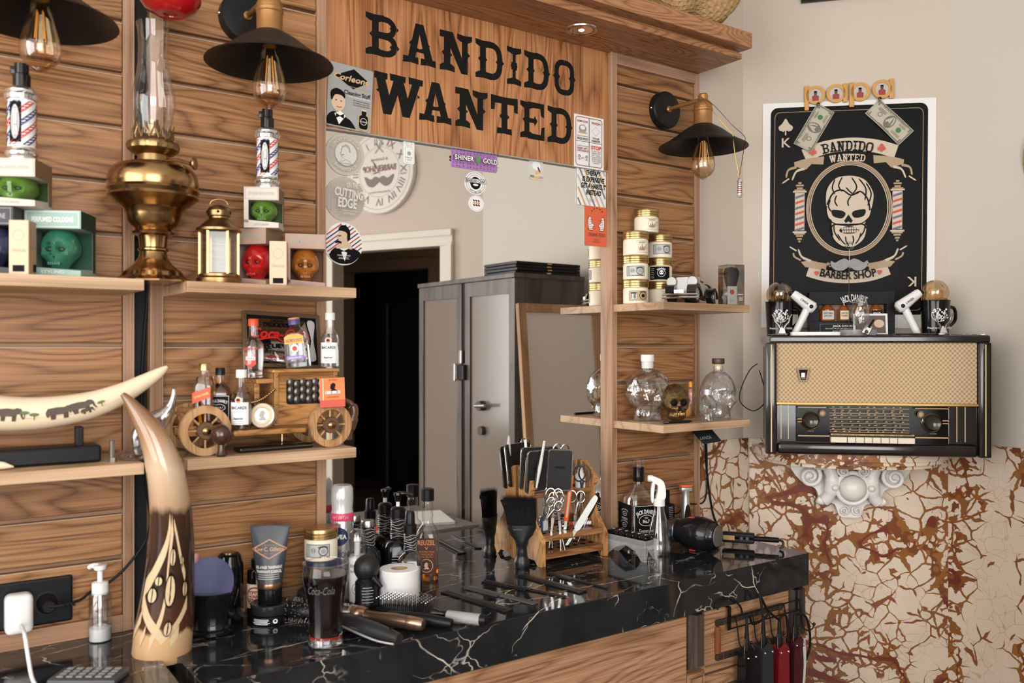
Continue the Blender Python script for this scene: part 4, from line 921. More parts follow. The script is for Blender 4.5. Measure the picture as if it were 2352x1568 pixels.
# ================================================================== helpers for bottles, boxes and skulls
ZSU, ZSL = ZU + ST, ZL + ST      # shelf tops
def squarish(rm, n=6.0, r0=0.6):
    """cross-section: round neck, squared body of half-width rm"""
    def f(a, r, h):
        k = max(0.0, min(1.0, (r / rm - r0) / (1 - r0 - 0.05)))
        return r * (1 + k * ((abs(cos(a))**n + abs(sin(a))**n)**(-1.0/n) - 1))
    return f
def bottle(name, label, cat, loc, prof, gm=None, liq=None, cap=None, n=24, f=None, rz=FACE, group=None, rot=None, capmat=None, sc=None):
    t = thing(name, label, cat, loc, rz, group, rot=rot, sc=sc)
    b = M().lathe(prof, n, f=f).obj('body', gm or GLASS, t)
    if liq:
        m, zt = liq; p = [(max(r - 0.0012, 0.0008), max(h, 0.0025)) for r, h in prof if h <= zt]
        if p:
            rr = p[-1][0]; p.append((rr * 0.98, zt)); M().lathe(p, n, f=f).obj('liquid', m, t)
    if cap:
        r, z0, z1 = cap
        g = M(); g.lathe([(r, z0), (r, z1 - r*.12), (r*.92, z1), (0.0, z1)], n, f=lambda a, q, h: q * (1 + .015 * cos(24*a))); g.obj('cap', capmat or BLACK, t)
    return t
def smooth01(a, b, x):
    t = max(0.0, min(1.0, (x - a) / (b - a))); return t * t * (3 - 2 * t)
def skullf(teeth=True, hair=False):
    def f(d):
        x, y, z = d
        j = smooth01(-0.05, -0.75, z)
        px = x * (1 - 0.36 * j); py = y * (1.12 if y > 0 else 1.0); pz = z
        if y > 0: py *= (1 - 0.55 * j)
        else: py *= (1 + 0.05 * j)
        if y < 0.15:
            w = smooth01(0.15, -0.25, y); k = 0
            for sx in (-0.36, 0.36): k -= 0.42 * math.exp(-((x - sx)**2 + (z + 0.02)**2 * 1.2) / 0.030)
            k -= 0.20 * math.exp(-(x**2 / 0.010 + (z + 0.34)**2 / 0.022))
            k += 0.09 * math.exp(-(x**2 / 0.006 + (z + 0.12)**2 / 0.02))
            k += 0.10 * math.exp(-((z - 0.22)**2) / 0.010) * math.exp(-x*x / 0.3)
            for sx in (-0.62, 0.62): k += 0.14 * math.exp(-((x - sx)**2 / 0.05 + (z + 0.30)**2 / 0.02))
            if teeth: k += (0.07 + 0.03 * cos(x * 34)) * math.exp(-((z + 0.62)**2) / 0.010) - 0.05 * math.exp(-((z + 0.62)**2) / 0.0012)
            for sx in (-0.62, 0.62): k -= 0.12 * math.exp(-((x - sx)**2 / 0.03 + (z + 0.62)**2 / 0.03))
            px *= 1 + k * w; py *= 1 + k * w
        return Vector((px, py, pz))
    return f
def bottle_mini(kind, label, loc, rz=FACE, group='miniature spirit bottles', rot=None, s=1.0):
    """5 cl miniatures, real sizes in metres"""
    JDL = GBLACK
    if kind == 'jd':
        t = bottle('miniature_bottle', label, 'bottle', loc, [(0.0195, 0), (0.0205, .002), (0.0205, .058), (0.018, .066), (0.010, .074), (0.0085, .078), (0.0095, .083), (0.0078, .088), (0.0075, .094)], GLASS, (WHISKY, .083), (0.0088, .092, .106), f=squarish(.0205), rz=rz, group=group, rot=rot, sc=s)
        a = Art(t, -0.0207); a.rect(-.0185, .006, .0185, .054, INK); a.frame(-.0175, .007, .0175, .053, .0008, PWHITE); a.text('JACK DANIEL\'S', 0, .044, .0055, PWHITE, .030, .02, arc=.03); a.ring(0, .031, .011, .0008, PWHITE, .0065); a.text('Old No.7', 0, .031, .0035, PWHITE, .014); a.text('Tennessee', 0, .020, .004, PWHITE, .018, 0, .2); a.text('WHISKEY', 0, .013, .003, PWHITE, .02); a.done('front_label')
        M().box(.0206, -.0185, .006, .0211, .0185, .054).obj('side_label', INK, t, ang=0); M().box(-.0211, -.0185, .006, -.0206, .0185, .054).obj('side_label', INK, t, ang=0)
    elif kind == 'jw':
        t = bottle('miniature_bottle', label, 'bottle', loc, [(0.0175, 0), (0.018, .002), (0.018, .072), (0.0165, .08), (0.010, .092), (0.0088, .096), (0.0085, .104)], GLASS, (WHISKYL, .090), (0.0105, .102, .115), f=squarish(.018, 5), rz=rz, group=group, rot=rot, capmat=GOLD, sc=s)
        a = Art(t, -0.0182); a.poly([(-.017, .040), (.017, .052), (.017, .072), (-.017, .060)], mat('red_label', (.62, .10, .04), .5)); a.text('JOHNNIE WALKER', 0, .056, .004, GOLD, .028, 0, 0, .34); a.disc(0, .026, .004, GOLD, .006); a.done('front_label')
        M().lathe([(0.0098, .1151), (0.0, .1152)], 16).obj('cap_disc', RED, t)
    elif kind == 'bacardi':
        t = bottle('miniature_bottle', label, 'bottle', loc, [(0.017, 0), (0.019, .003), (0.019, .058), (0.017, .066), (0.010, .076), (0.008, .082), (0.0078, .100)], GLASS, (WATER, .070), (0.0098, .098, .113), rz=rz, group=group, rot=rot, capmat=WHITE, sc=s)
        a = Art(t, 0, wrap=0.0192); a.rect(-.020, .010, .020, .052, PWHITE); a.disc(0, .056, .006, PWHITE); a.disc(0, .056, .0048, ORANGE); a.disc(0, .0565, .003, INK, .002); a.text('BACARDI', 0, .042, .0055, INK, .028, .02); a.text('CARTA BLANCA', 0, .034, .0022, INKG, .02); a.text('Superior', 0, .022, .004, INK, .018, .02, .25); a.lines(0, .016, .018, 2, .003, .0008, INKG); a.done('front_label')
    elif kind == 'smirnoff':
        t = bottle('miniature_bottle', label, 'bottle', loc, [(0.0185, 0), (0.0195, .002), (0.0185, .006), (0.0185, .012), (0.0195, .016), (0.0205, .060), (0.019, .068), (0.010, .078), (0.0088, .084), (0.0082, .104)], GLASS, (WATER, .078), (0.0098, .102, .116), rz=rz, group=group, rot=rot, capmat=mat('orange_red_cap', (.72, .09, .03), .3), sc=s)
        a = Art(t, 0, wrap=0.0206); a.text('SMIRNOFF', 0, .058, .006, REDP, .032, .02); a.poly([(-.011, .05), (.011, .05), (.011, .028), (0, .020), (-.011, .028)], REDP); a.rect(-.009, .036, .009, .043, PWHITE); a.text('VODKA', 0, .0395, .004, REDP, .014, .02); a.disc(0, .047, .004, PWHITE); a.done('front_label')
    elif kind == 'gordons':
        t = bottle('miniature_bottle', label, 'bottle', loc, [(0.024, 0), (0.0255, .003), (0.0255, .056), (0.022, .070), (0.011, .083), (0.0095, .090)], GLASS, (WATER, .072), (0.0115, .088, .101), f=lambda a, r, h: r * (1 - .32 * abs(sin(a))**2 * min(1, r / .02)), rz=rz, group=group, rot=rot, capmat=mat('violet_cap', (.10, .07, .22), .35), sc=s)
        M().lathe([(0.0118, .0985), (0.0112, .1018), (0, .102)], 20).obj('cap_top', mat('yellow_orange', (.80, .36, .05), .4), t)
        a = Art(t, -0.0176); a.poly([(-.019, .050), (.019, .050), (.019, .064), (.010, .069), (-.010, .069), (-.019, .064)], MATS['yellow_orange']); a.text('GORDON\'S', 0, .0565, .006, NAVY, .032, .02); a.disc(0, .040, .008, PWHITE); a.disc(0, .040, .005, REDP); a.rect(-.018, .018, .018, .026, mat('violet_print', (.25, .18, .45), .5)); a.text('LONDON DRY', 0, .022, .004, PWHITE, .028); a.done('front_label')
    return t
def skull_box(label, loc, rz, w, d, h, card, side, skullm, head=0.27, foot=0.16, title='PERFUMED COLOGNE', tm=None, opaque=False):
    t = thing('cologne_box', label, 'box', loc, rz, 'skull cologne boxes')
    k = 0.0012
    M().box(-w/2, -d/2, h*(1-head), w/2, d/2, h).obj('header', card, t, ang=0)
    g = M(); g.add([(-w/2, -d/2, 0), (w/2, -d/2, 0), (w/2, d/2, 0), (-w/2, d/2, 0), (-w/2, -d/2, h*foot), (w/2, -d/2, h*foot*.62), (w/2, d/2, h*foot), (-w/2, d/2, h*foot)], [(0, 3, 2, 1), (4, 5, 6, 7), (0, 1, 5, 4), (1, 2, 6, 5), (2, 3, 7, 6), (3, 0, 4, 7)]); g.obj('footer', card, t, ang=0)
    M().box(-w/2, -d/2, h*foot*.6, -w/2 + w*.13, -d/2 + k, h*(1-head)).obj('front_edge', card, t, ang=0)
    M().box(-w/2, -d/2 + k, h*.1, -w/2 + k, d/2, h*(1-head)).obj('left_side', card, t, ang=0)
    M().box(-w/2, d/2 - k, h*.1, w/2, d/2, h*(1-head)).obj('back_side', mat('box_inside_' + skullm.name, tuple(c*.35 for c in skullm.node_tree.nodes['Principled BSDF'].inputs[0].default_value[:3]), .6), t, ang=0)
    M().box(w/2 - k, d*.30, h*.1, w/2, d/2, h*(1-head)).obj('right_side', side, t, ang=0)
    M().box(w/2, -d/2, h*(1-head), w/2 + .0004, d/2, h - .0006).obj('side_header', side, t, ang=0)
    s = min(w, d) * 0.47
    M().ball((0, 0, h*(foot + 1 - head)/2 - h*.01), (s*.92, s*1.05, max(s*.95, h*(1 - head - foot)*.62)), 30, 22, f=skullf()).obj('skull_bottle', skullm, t); sk = t.children[-1]; zc = h*(foot + 1 - head)/2 - h*.01; hz = max(s*.95, h*(1 - head - foot)*.62); dk = mat('socket_' + skullm.name, tuple(c*.22 for c in skullm.node_tree.nodes['Principled BSDF'].inputs[0].default_value[:3]), .3)
    sk = [c for c in t.children if c.name.startswith('skull_bottle')][0]
    for sx in (-1, 1): M().ball((sx*s*.30, -s*.68, zc - hz*.02), (s*.20, s*.16, hz*.15), 12, 8).obj('eye_socket', dk, sk)
    M().ball((0, -s*.86, zc - hz*.34), (s*.08, s*.10, hz*.10), 10, 6).obj('nose_hollow', dk, sk)
    for i in range(6): M().box(s*(-.30 + .10*i) + .0004, -s*.97, zc - hz*.70, s*(-.20 + .10*i) - .0004, -s*.60, zc - hz*.56, .0006).obj('tooth', skullm, sk)
    if title:
        a = Art(t, -d/2); a.text(title, 0, h*(1 - head*.5), h*.075, tm or INK, w*.74, .02); a.frame(-w*.47, h*(1-head) + h*.02, w*.47, h*.98, h*.008, tm or INK); a.text('STYLING', 0, h*.08, h*.05, tm or INK, w*.4); a.done()
    return t
def kraft_box(label, loc, rz, w, d, h):
    t = thing('kraft_box', label, 'box', loc, rz, 'small kraft product boxes')
    M().box(-w/2, -d/2, 0, w/2, d/2, h, .0008).obj('carton', KRAFTL, t, ang=0)
    M().box(w/2, -d/2 + .001, .001, w/2 + .0004, d/2 - .001, h - .001).obj('side_face', KRAFT, t, ang=0)
    a = Art(t, -w/2 - .0004); a.ring(0, h*.77, d*.30, d*.03, INKG); a.disc(0, h*.77, d*.18, INKG); a.text('Nebula', 0, h*.52, h*.09, INKG, d*.75, .0, .3); a.rect(d*.02, h*.06, d*.42, h*.20, INK)
    for o in a.done(): o.rotation_euler = (0, 0, R(90))
    a = Art(t, -d/2); a.ring(0, h*.72, w*.3, w*.03, INKG); a.text('Nebula', 0, h*.45, h*.07, INKG, w*.7, 0, .3); a.rect(-w*.3, h*.05, w*.3, h*.17, INK); a.done()
    return t
def pole_bottle(label, loc, s=1.0):
    t = thing('barber_pole_bottle', label, 'bottle', loc, FACE, 'barber-pole bottles', sc=s)
    SIL = mat('silver_plastic', (.78, .77, .75), .14, .9); r = .0205
    M().lathe([(0.026, 0), (0.026, .004), (0.022, .008), (0.0245, .012), (0.0245, .016), (0.021, .020), (r, .024)], 28).obj('foot', SIL, t)
    M().lathe([(r, .024), (r, .098)], 28).obj('pole', mat('pole_white', (.78, .77, .76), .25), t)
    M().lathe([(r, .098), (.024, .100), (.0255, .106), (.0235, .110), (.0235, .114), (.016, .120), (.011, .122)], 28).obj('collar', SIL, t)
    for k in range(6):
        m = (mat('pole_red', (.55, .06, .05), .4), mat('pole_blue', (.05, .06, .16), .4))[k % 2]; g = M(); N = 14; rr = r + .0011
        vs = []
        for i in range(N + 1):
            a = k * pi / 3 + i / N * 3.6
            for dz in (0, .0001): vs.append((rr*cos(a), rr*sin(a), .026 + .070 * i / N))
            a2 = a + .52; vs[-1] = (rr*cos(a2), rr*sin(a2), .026 + .070 * i / N)
        g.add(vs, [(2*i, 2*i+1, 2*i+3, 2*i+2) for i in range(N)]); g.obj('stripe', m, t, recalc=False)
    a = Art(t, 0, eps=.0002, wrap=r + .0006); a.rect(-.008, .030, .010, .094, INK); a.poly(oval(.001, .062, .0065, .027), LGREY); a.poly(oval(.001, .062, .0050, .024), INKG); a.text('MOST WANTED', .001, .062, .006, PWHITE, .040, .02, rot=R(90)); a.done('label')
    M().lathe([(.013, .120), (.013, .140), (.0105, .142), (.0105, .158), (0, .159)], 20).obj('cap', GBLACK, t); M().box(-.016, -.005, .142, -.008, .005, .154, .001).obj('nozzle', GBLACK, t)
    return t
# ================================================================== upper left shelf
GREENS = mat('green_skull', (.075, .17, .02), .25, coat=.4); MINT = mat('mint_card', (.30, .42, .36), .45); BLACKC = mat('black_card', (.035, .035, .04), .5)
TEAL = mat('teal_glass', (.03, .17, .10), .08, coat=.5); REDS = mat('red_glass_skull', (.42, .01, .01), .08, coat=.5); AMBS = mat('amber_skull', (.34, .11, .015), .08, coat=.5); GREYC = mat('white_card', (.56, .50, .43), .55)
BROWNC = mat('brown_card', (.20, .12, .065), .6); PINKC = mat('pink_tan_card', (.42, .27, .20), .55); NAVYS = mat('navy_skull', (.03, .04, .09), .1, coat=.5)
def on_shelf(px, y, z): p = onY(px, 0, y); return (p.x, y, z)
rzb = R(-28)
skull_box('dark cologne box at the left picture edge under a white box', on_shelf(-12, -.115, ZSU), rzb, .088, .075, .112, BLACKC, BLACKC, NAVYS, tm=INKG)
skull_box('mint green cologne box with a green glass skull on the left shelf', on_shelf(140, -.125, ZSU), rzb, .090, .072, .113, MINT, mat('dark_green_card', (.02, .04, .03), .4), TEAL, tm=PWHITE)
skull_box('white cologne box with a green skull carrying the left barber-pole bottle', on_shelf(42, -.135, ZSU + .1135), rzb, .080, .070, .078, GREYC, BROWNC, GREENS, .38, .2, 'STYLING REVOLUTION', INKG)
kraft_box('tall kraft box in front of the dark box on the left shelf', on_shelf(52, -.178, ZSU), rzb, .030, .030, .088)
pole_bottle('silver striped barber-pole bottle on the box at far left', on_shelf(50, -.125, ZSU + .1135 + .0785), 1.06)
# ---- brass oil lamp
ol = thing('oil_lamp', 'tall polished brass oil lamp with a glass chimney', 'oil lamp', (onY(352, 0, -.12).x, -.12, ZSU), FACE)
k = .000798
zof = lambda cy: (1.508 - (1.39 + (797 - cy / 2.376) * k)) * -1
P = [(1497, 90), (1488, 89), (1476, 74), (1462, 66), (1440, 63), (1425, 56), (1400, 43), (1360, 31), (1330, 29), (1322, 33), (1314, 33), (1306, 29), (1260, 31), (1244, 33), (1236, 45), (1224, 47), (1214, 39), (1204, 42), (1190, 50), (1165, 56), (1130, 60), (1105, 63), (1088, 70), (1075, 79), (1055, 88), (1035, 99), (1020, 96), (1000, 101), (985, 97), (965, 99), (930, 98), (895, 93), (868, 82), (852, 62), (845, 40), (838, 34)]
z0 = zof(1497)
M().lathe([(w * k, zof(y) - z0) for y, w in P], 48, f=lambda a, r, h: r * (1 + (.05 * cos(12*a) if h < .012 else 0))).obj('font_and_base', BRASS, ol)
M().lathe([(34*k, zof(838) - z0), (33*k, zof(805) - z0), (45*k, zof(795) - z0), (55*k, zof(775) - z0), (57*k, zof(750) - z0), (55*k, zof(738) - z0), (44*k, zof(725) - z0), (40*k, zof(715) - z0)], 48, f=lambda a, r, h: r * (1 + (.03 * cos(30*a) if zof(790) - z0 < h < zof(742) - z0 else 0))).obj('burner', BRASSD, ol)
g = M(); zg0, zg1, rg = zof(720) - z0, zof(640) - z0, 42 * k
for i in range(14):
    a = 2*pi*i/14; a2 = a + pi/14
    g.tube([(rg*cos(a), rg*sin(a), zg0), (rg*1.04*cos(a2), rg*1.04*sin(a2), zg1 - .006), (rg*1.10*cos(a2), rg*1.10*sin(a2), zg1)], .0014, 6)
    g.tube([(rg*cos(a + pi/7), rg*sin(a + pi/7), zg0), (rg*1.04*cos(a2), rg*1.04*sin(a2), zg1 - .006)], .0014, 6)
    g.tube([(rg*1.04*cos(a2 + 2*pi/14*t_), rg*1.04*sin(a2 + 2*pi/14*t_), zg0 + (zg1 - zg0) * (.45 + .25*cos(2*pi*t_))) for t_ in (0, .25, .5, .75, 1)], .0012, 6)
g.obj('gallery', BRASSD, ol)
g = M(); zk = zof(855) - z0; g.tube([(20*k, 0, zof(830) - z0), (60*k, -.01, zk + .008), (92*k, -.012, zk)], .0028, 8); g.mx = Matrix.Translation((94*k, -.012, zk)); g.lathe([(.003, -.004), (.006, 0), (.0115, .004), (.0115, .007), (0, .008)], 20, axis='X'); g.obj('wick_knob', BRASSD, ol)
M().lathe([(r_ * k, zof(y) - z0) for y, r_ in [(700, 36), (640, 39), (580, 44), (520, 48), (470, 47), (420, 42), (370, 37), (300, 33), (200, 32), (120, 34), (85, 37)]], 36, cap=False).obj('glass_chimney', GLASS, ol)
M().lathe([(.012, zof(700) - z0), (.012, zof(640) - z0), (.009, zof(632) - z0), (.009, zof(610) - z0)], 20).obj('wick_holder', BRASSD, ol)
# ---- red enamel pendant above the chimney
rp = thing('pendant_shade', 'red enamel pendant shade above the oil lamp chimney', 'lamp shade', tuple(atd(391, 10, 1.60)), 0)
M().lathe([(0.0, -.017), (.012, -.0168), (.0125, -.019), (.026, -.018), (.027, -.0195), (.044, -.010), (.053, .004), (.0545, .010), (.050, .03), (.035, .055), (.012, .07), (.008, .09)], 40).obj('shade', mat('red_enamel', (.42, .008, .010), .16, coat=.6), rp)
M().tube([(0, 0, .08), (0, 0, ZT - rp.location.z)], .003, 8).obj('cord', BLACK, rp)
# ---- small brass lantern
lt = thing('brass_lantern', 'small six-sided brass lantern with glass panes', 'lantern', (onY(503, 0, -.15).x, -.15, ZSU), FACE + .25)
hx = lambda a, r, h: r * (cos(pi/6) / cos(((a + pi/6) % (pi/3)) - pi/6))
M().lathe([(.040, 0), (.041, .006), (.041, .010), (.036, .014), (.036, .018), (.033, .020)], 36).obj('base', BRASSD, lt)
for i in range(6):
    a = pi/3*i; x, y = .0345*cos(a), .0345*sin(a); M().box(x - .0022, y - .0022, .018, x + .0022, y + .0022, .098).obj('corner_post', BRASS, lt, ang=0)
    b = a + pi/6; c_ = .0295; g = M(Matrix.Translation((c_*cos(b), c_*sin(b), 0)) @ Matrix.Rotation(b, 4, 'Z')); g.box(-.0006, -.0155, .020, .0006, .0155, .096); g.obj('glass_pane', glass('lantern_glass', (.90, .90, .88), .18, lo=.05, hi=.4), lt, ang=0)
M().lathe([(.034, .096), (.041, .099), (.041, .103), (.034, .108), (.024, .118), (.018, .123), (.018, .126)], 36).obj('roof', BRASSD, lt)
ch = M().lathe([(.018, .126), (.021, .128), (.022, .137), (.018, .144), (.010, .148), (.003, .150)], 30).obj('chimney_cap', BRASSD, lt)
for i in range(5): a = 2*pi*i/5 - pi/2; M().ball((.0215*cos(a), .0215*sin(a), .134), .0026, 8, 6).obj('vent_hole', BLACK, ch)
M().tube([(.016*cos(q_), 0, .150 + .010*sin(q_)) for q_ in [pi*i/12 for i in range(13)]], .001, 6).obj('handle', BRASSD, lt)
M().box(.0335*cos(R(-60)) - .002, .0335*sin(R(-60)) - .004, .05, .0335*cos(R(-60)) + .003, .0335*sin(R(-60)), .07).obj('door_latch', BRASS, lt, ang=0)
# ---- boxes right of the lantern
skull_box('tan cologne box with a red glass skull beside the brass lantern', on_shelf(594, -.105, ZSU), R(-48), .068, .068, .113, PINKC, BROWNC, REDS, tm=INKG)
skull_box('tan cologne box with an amber glass skull at the shelf end', on_shelf(700, -.115, ZSU), R(-20), .078, .066, .108, PINKC, BROWNC, AMBS, tm=INKG)
kraft_box('small kraft box between the red and amber skull boxes', on_shelf(640, -.172, ZSU), R(-25), .032, .026, .085)
skull_box('white cologne box with a green skull carrying the second barber-pole bottle', on_shelf(607, -.12, ZSU + .1135), R(-30), .066, .060, .079, GREYC, BROWNC, GREENS, .32, .2, 'STYLING REVOLUTION', INKG)
pole_bottle('silver striped barber-pole bottle under the second wall lamp', on_shelf(614, -.12, ZSU + .1135 + .0795))
# ================================================================== lower left shelf: tusk on stand, figurine, bolt, buckle
IVORY = mat('ivory', (.80, .66, .46), .32, var=.08, bscale=14)
tk = thing('engraved_tusk', 'curved cream tusk engraved with elephants on a black stand', 'ornament', tuple(onY(180, 1045, -.125).xy) + (ZSL,), 0)
O = Vector(tk.location); dT = 1.475
C_ = spl([tuple(onY(x, y, -.125) - O) for x, y in ((-150, 905), (-60, 940), (20, 950), (110, 947), (200, 932), (270, 908), (325, 880), (365, 856), (384, 842))], 6)
RR = [q * .00074 for q in (40, 41, 40, 37, 33, 27, 20, 13, 4)]; RRs = [RR[min(8, int(i/6))] * (1 - (i % 6)/6) + RR[min(8, int(i/6) + 1)] * ((i % 6)/6) for i in range(len(C_))]
M().tube(C_, RRs, 24).obj('tusk', IVORY, tk)
def tuskw(u, v, d):
    x = u * (len(C_) - 1); i = min(int(x), len(C_) - 2); fr = x - i
    c = Vector(C_[i]).lerp(Vector(C_[i+1]), fr); r = RRs[i]*(1-fr) + RRs[i+1]*fr + d + .0006
    t = (Vector(C_[i+1]) - Vector(C_[i])).normalized(); up = Vector((0, 0, 1)); up = (up - t*up.dot(t)).normalized(); out = up.cross(t).normalized() * 1
    if out.y > 0: out = -out
    return tuple(c + (up * sin(v) + out * cos(v)) * r)
ELE = [(-.50, .12), (-.42, .36), (-.10, .44), (.18, .40), (.30, .50), (.46, .42), (.52, .18), (.53, -.10), (.60, -.30), (.53, -.32), (.45, -.12), (.42, .06), (.30, .02), (.28, -.46), (.12, -.46), (.12, -.12), (-.14, -.12), (-.16, -.46), (-.32, -.46), (-.34, -.10), (-.44, -.30), (-.50, -.06)]
A = Art(tk, warp=tuskw, eps=.00012); EGR = mat('engraving_brown', (.09, .065, .05), .6)
for u, v, s, fl in ((.245, .0, .42, 1), (.405, -.03, .44, 1), (.475, .10, .44, 1), (.490, -.22, .22, 1)):
    A.poly([(u + p[0]*s*.20, v + p[1]*s*1.9) for p in ELE], EGR)
TRG = mat('engraving_green', (.12, .16, .05), .6)
for u, v in ((.295, .12), (.325, .0), (.545, .10)): A.poly(oval(u, v, .016, .10, 10), TRG); A.stroke([(u, v - .05), (u, v - .30)], .003, EGR)
A.stroke([(.26 + i*.02, -.22 + .02*(i % 3)) for i in range(20)], .008, TRG); A.done('engraving')
g = M(); pb = [onY(x, y, -.125) - O for x, y in ((-60, 1020), (226, 1020))]
g.box(pb[0].x, pb[0].y - .03, .001, pb[1].x, pb[0].y + .03, .030, .004); 
for px_ in (-40, 181): q = onY(px_, 1000, -.125) - O; g.box(q.x - .006, pb[0].y - .012, .02, q.x + .006, pb[0].y + .012, .062, .002)
g.obj('stand', BLACK, tk, ang=0)
q = onY(257, 1045, -.165); bt = thing('steel_bolt', 'small steel hex bolt standing on the left lower shelf', 'bolt', (q.x, -.165, ZSL))
M().lathe([(.0075, 0), (.0075, .008)], 6).obj('hex_head', STEEL, bt, ang=20)
M().lathe([(.0042 + (.0005 if i % 2 else 0), .008 + i*.0008) for i in range(38)], 14).obj('thread', STEEL, bt)
q = onZ(160, 1056, ZSL); bk = thing('silver_buckle', 'small oval silver buckle on the edge of the left lower shelf', 'buckle', (q.x, q.y, ZSL), .3)
M().lathe([(.026, 0), (.027, .003), (.022, .006), (0.0, .0065)], 28, f=lambda a, r, h: r * (1 - .35*abs(sin(a)))).obj('plate', CHROME, bk)
M().tube([(.030*cos(a), .020*sin(a), .005) for a in [2*pi*i/28 for i in range(28)]], .0022, 6, closed=True).obj('rim', STEEL, bk)
q = atd(-25, 1022, 1.40); sh_ = thing('white_horn', 'pale horn tip poking in at the left picture edge', 'horn', (q.x, q.y, ZSL))
M().tube([(-.06, .01, .012), (-.02, .0, .012), (.020, -.004, .008), (.034, -.006, .005)], [.011, .010, .006, .001], 14).obj('horn', IVORY, sh_)
# glass elephant with raised trunk
q = onY(343, 1040, -.135); ge = thing('glass_elephant', 'clear glass elephant figurine with raised trunk on a round base', 'figurine', (.374, -.135, ZSL), FACE)
FROST = glass('frosted_glass', (.86, .88, .89), .12, lo=.22, hi=.9, bump=.6)
M().lathe([(0.0, .0), (.060, .002), (.063, .006), (.058, .012), (.030, .019), (.012, .021), (0, .021)], 40).obj('base', FROST, ge)
def skin(name, vs, es, rs, m, parent, sub=2):
    me = bpy.data.meshes.new(name); me.from_pydata(vs, es, []); o = bpy.data.objects.new(name, me); COL.objects.link(o); o.parent = parent
    md = o.modifiers.new('skin', 'SKIN')
    bm = bmesh.new(); bm.from_mesh(me); bm.verts.ensure_lookup_table(); ly = bm.verts.layers.skin.verify()
    for i, v in enumerate(bm.verts): v[ly].radius = (rs[i], rs[i]); v[ly].use_root = (i == 0)
    bm.to_mesh(me); bm.free()
    md.use_smooth_shade = True
    s_ = o.modifiers.new('sub', 'SUBSURF'); s_.levels = sub; s_.render_levels = sub
    me.materials.append(m); return o
skin('elephant', [(0, 0, .060), (.022, 0, .074), (.034, 0, .092), (.040, 0, .112), (.040, 0, .128), (-.024, 0, .060), (-.024, .010, .034), (-.024, -.012, .030), (.010, .012, .034), (.010, -.014, .030), (-.024, .010, .016), (-.024, -.012, .016), (.010, .012, .016), (.010, -.014, .016)],
     [(0, 1), (1, 2), (2, 3), (3, 4), (0, 5), (5, 6), (5, 7), (0, 8), (0, 9), (6, 10), (7, 11), (8, 12), (9, 13)], [.021, .018, .010, .006, .0045, .018, .008, .008, .008, .008, .007, .007, .007, .007], FROST, ge)
# ================================================================== wooden toy car with its load
CX, CY = 0.580, -0.115
cr = thing('toy_car', 'wooden vintage toy car with spoked wheels on the lower shelf', 'toy car', (CX, CY, ZSL), 0)
def cpx(px, py, y=-0.165): p = onY(px, py, y); return (p.x - CX, p.z - ZSL)
def wheel(x, y, s=1.0):
    R1 = .046 * s; r = thing('x', 'x', 'x'); bpy.data.objects.remove(r)
    w = M(Matrix.Translation((x, y, R1 + .0005))).lathe([(R1*.70, -.006), (R1, -.006), (R1, .006), (R1*.70, .006), (R1*.70, -.006)], 48, axis='Y', cap=False).obj('wheel', W_WHEEL, cr)
    for i in range(8):
        a = pi/4*i; M(Matrix.Translation((x, y, R1 + .0005))).tube([(.012*cos(a), 0, .012*sin(a)), (R1*.73*cos(a), 0, R1*.73*sin(a))], .0021, 8).obj('spoke', W_WHEEL, w)
    M(Matrix.Translation((x, y, R1 + .0005))).lathe([(.0155, -.007), (.0165, .005), (.0150, .009)], 28, axis='Y').obj('hub', mat('hub_brown', (.12, .06, .03), .5), w)
    M(Matrix.Translation((x, y - .009, R1 + .0005))).ball((0, 0, 0), (.0085, .005, .0085), 16, 10).obj('hub_cap', BRASS, w)
for x in (-.121, .124):
    for y in (-.055, .055): wheel(x, y, 1.0 if x < 0 else .96)
for x in (-.121, .124): M().tube([(x, -.055, .0455), (x, .055, .0455)], .005, 10).obj('axle', BRASSD, cr)
M().box(-.155, -.030, .034, .150, .030, .048, .003).obj('chassis', W_TOY, cr, ang=0)
xa = cpx(632, 930)[0]; xb = cpx(798, 930)[0] - .02
# cab: walls, roof lip, window grille
zb, zt = .048, .150
M().box(xa, -.045, zb, xb, -.036, zt, .001).obj('cab_side', W_TOY, cr, ang=0); M().box(xa, .036, zb, xb, .045, zt, .001).obj('cab_side', W_TOY, cr, ang=0)
M().box(xa, -.036, zb, xa + .008, .036, zt).obj('cab_front', W_TOY, cr, ang=0); M().box(xb - .008, -.036, zb, xb, .036, zt).obj('cab_back', W_TOY, cr, ang=0)
M().box(xa - .004, -.049, zt, xb + .004, .049, zt + .007, .002).obj('cab_roof', W_TOY, cr, ang=0)
wi = M().prism(rrect(xa + .024, .088, xb - .026, .136, .006), -.0462, -.0445).obj('window_recess', BLACK, cr, ang=0)
for i in range(6):
    for j in range(3):
        M().ball((xa + .033 + i*(xb - xa - .068)/5, -.0462, .097 + j*.015 + (.0 if i % 2 else .004)), (.0058, .0022, .0085), 8, 6).obj('grille_bead', mat('dark_pewter', (.12, .11, .10), .25, .8), wi)
for x in (xa + .004, xb - .004):
    st = M().box(x - .004, -.047, zb, x + .004, -.0448, zt, .0008).obj('brass_strap', mat('strap_wood_gold', (.34, .17, .05), .35), cr, ang=0)
    for z in (zb + .006, .090, zt - .006): M().ball((x, -.0475, z), .0024, 8, 6).obj('stud', BRASS, st)
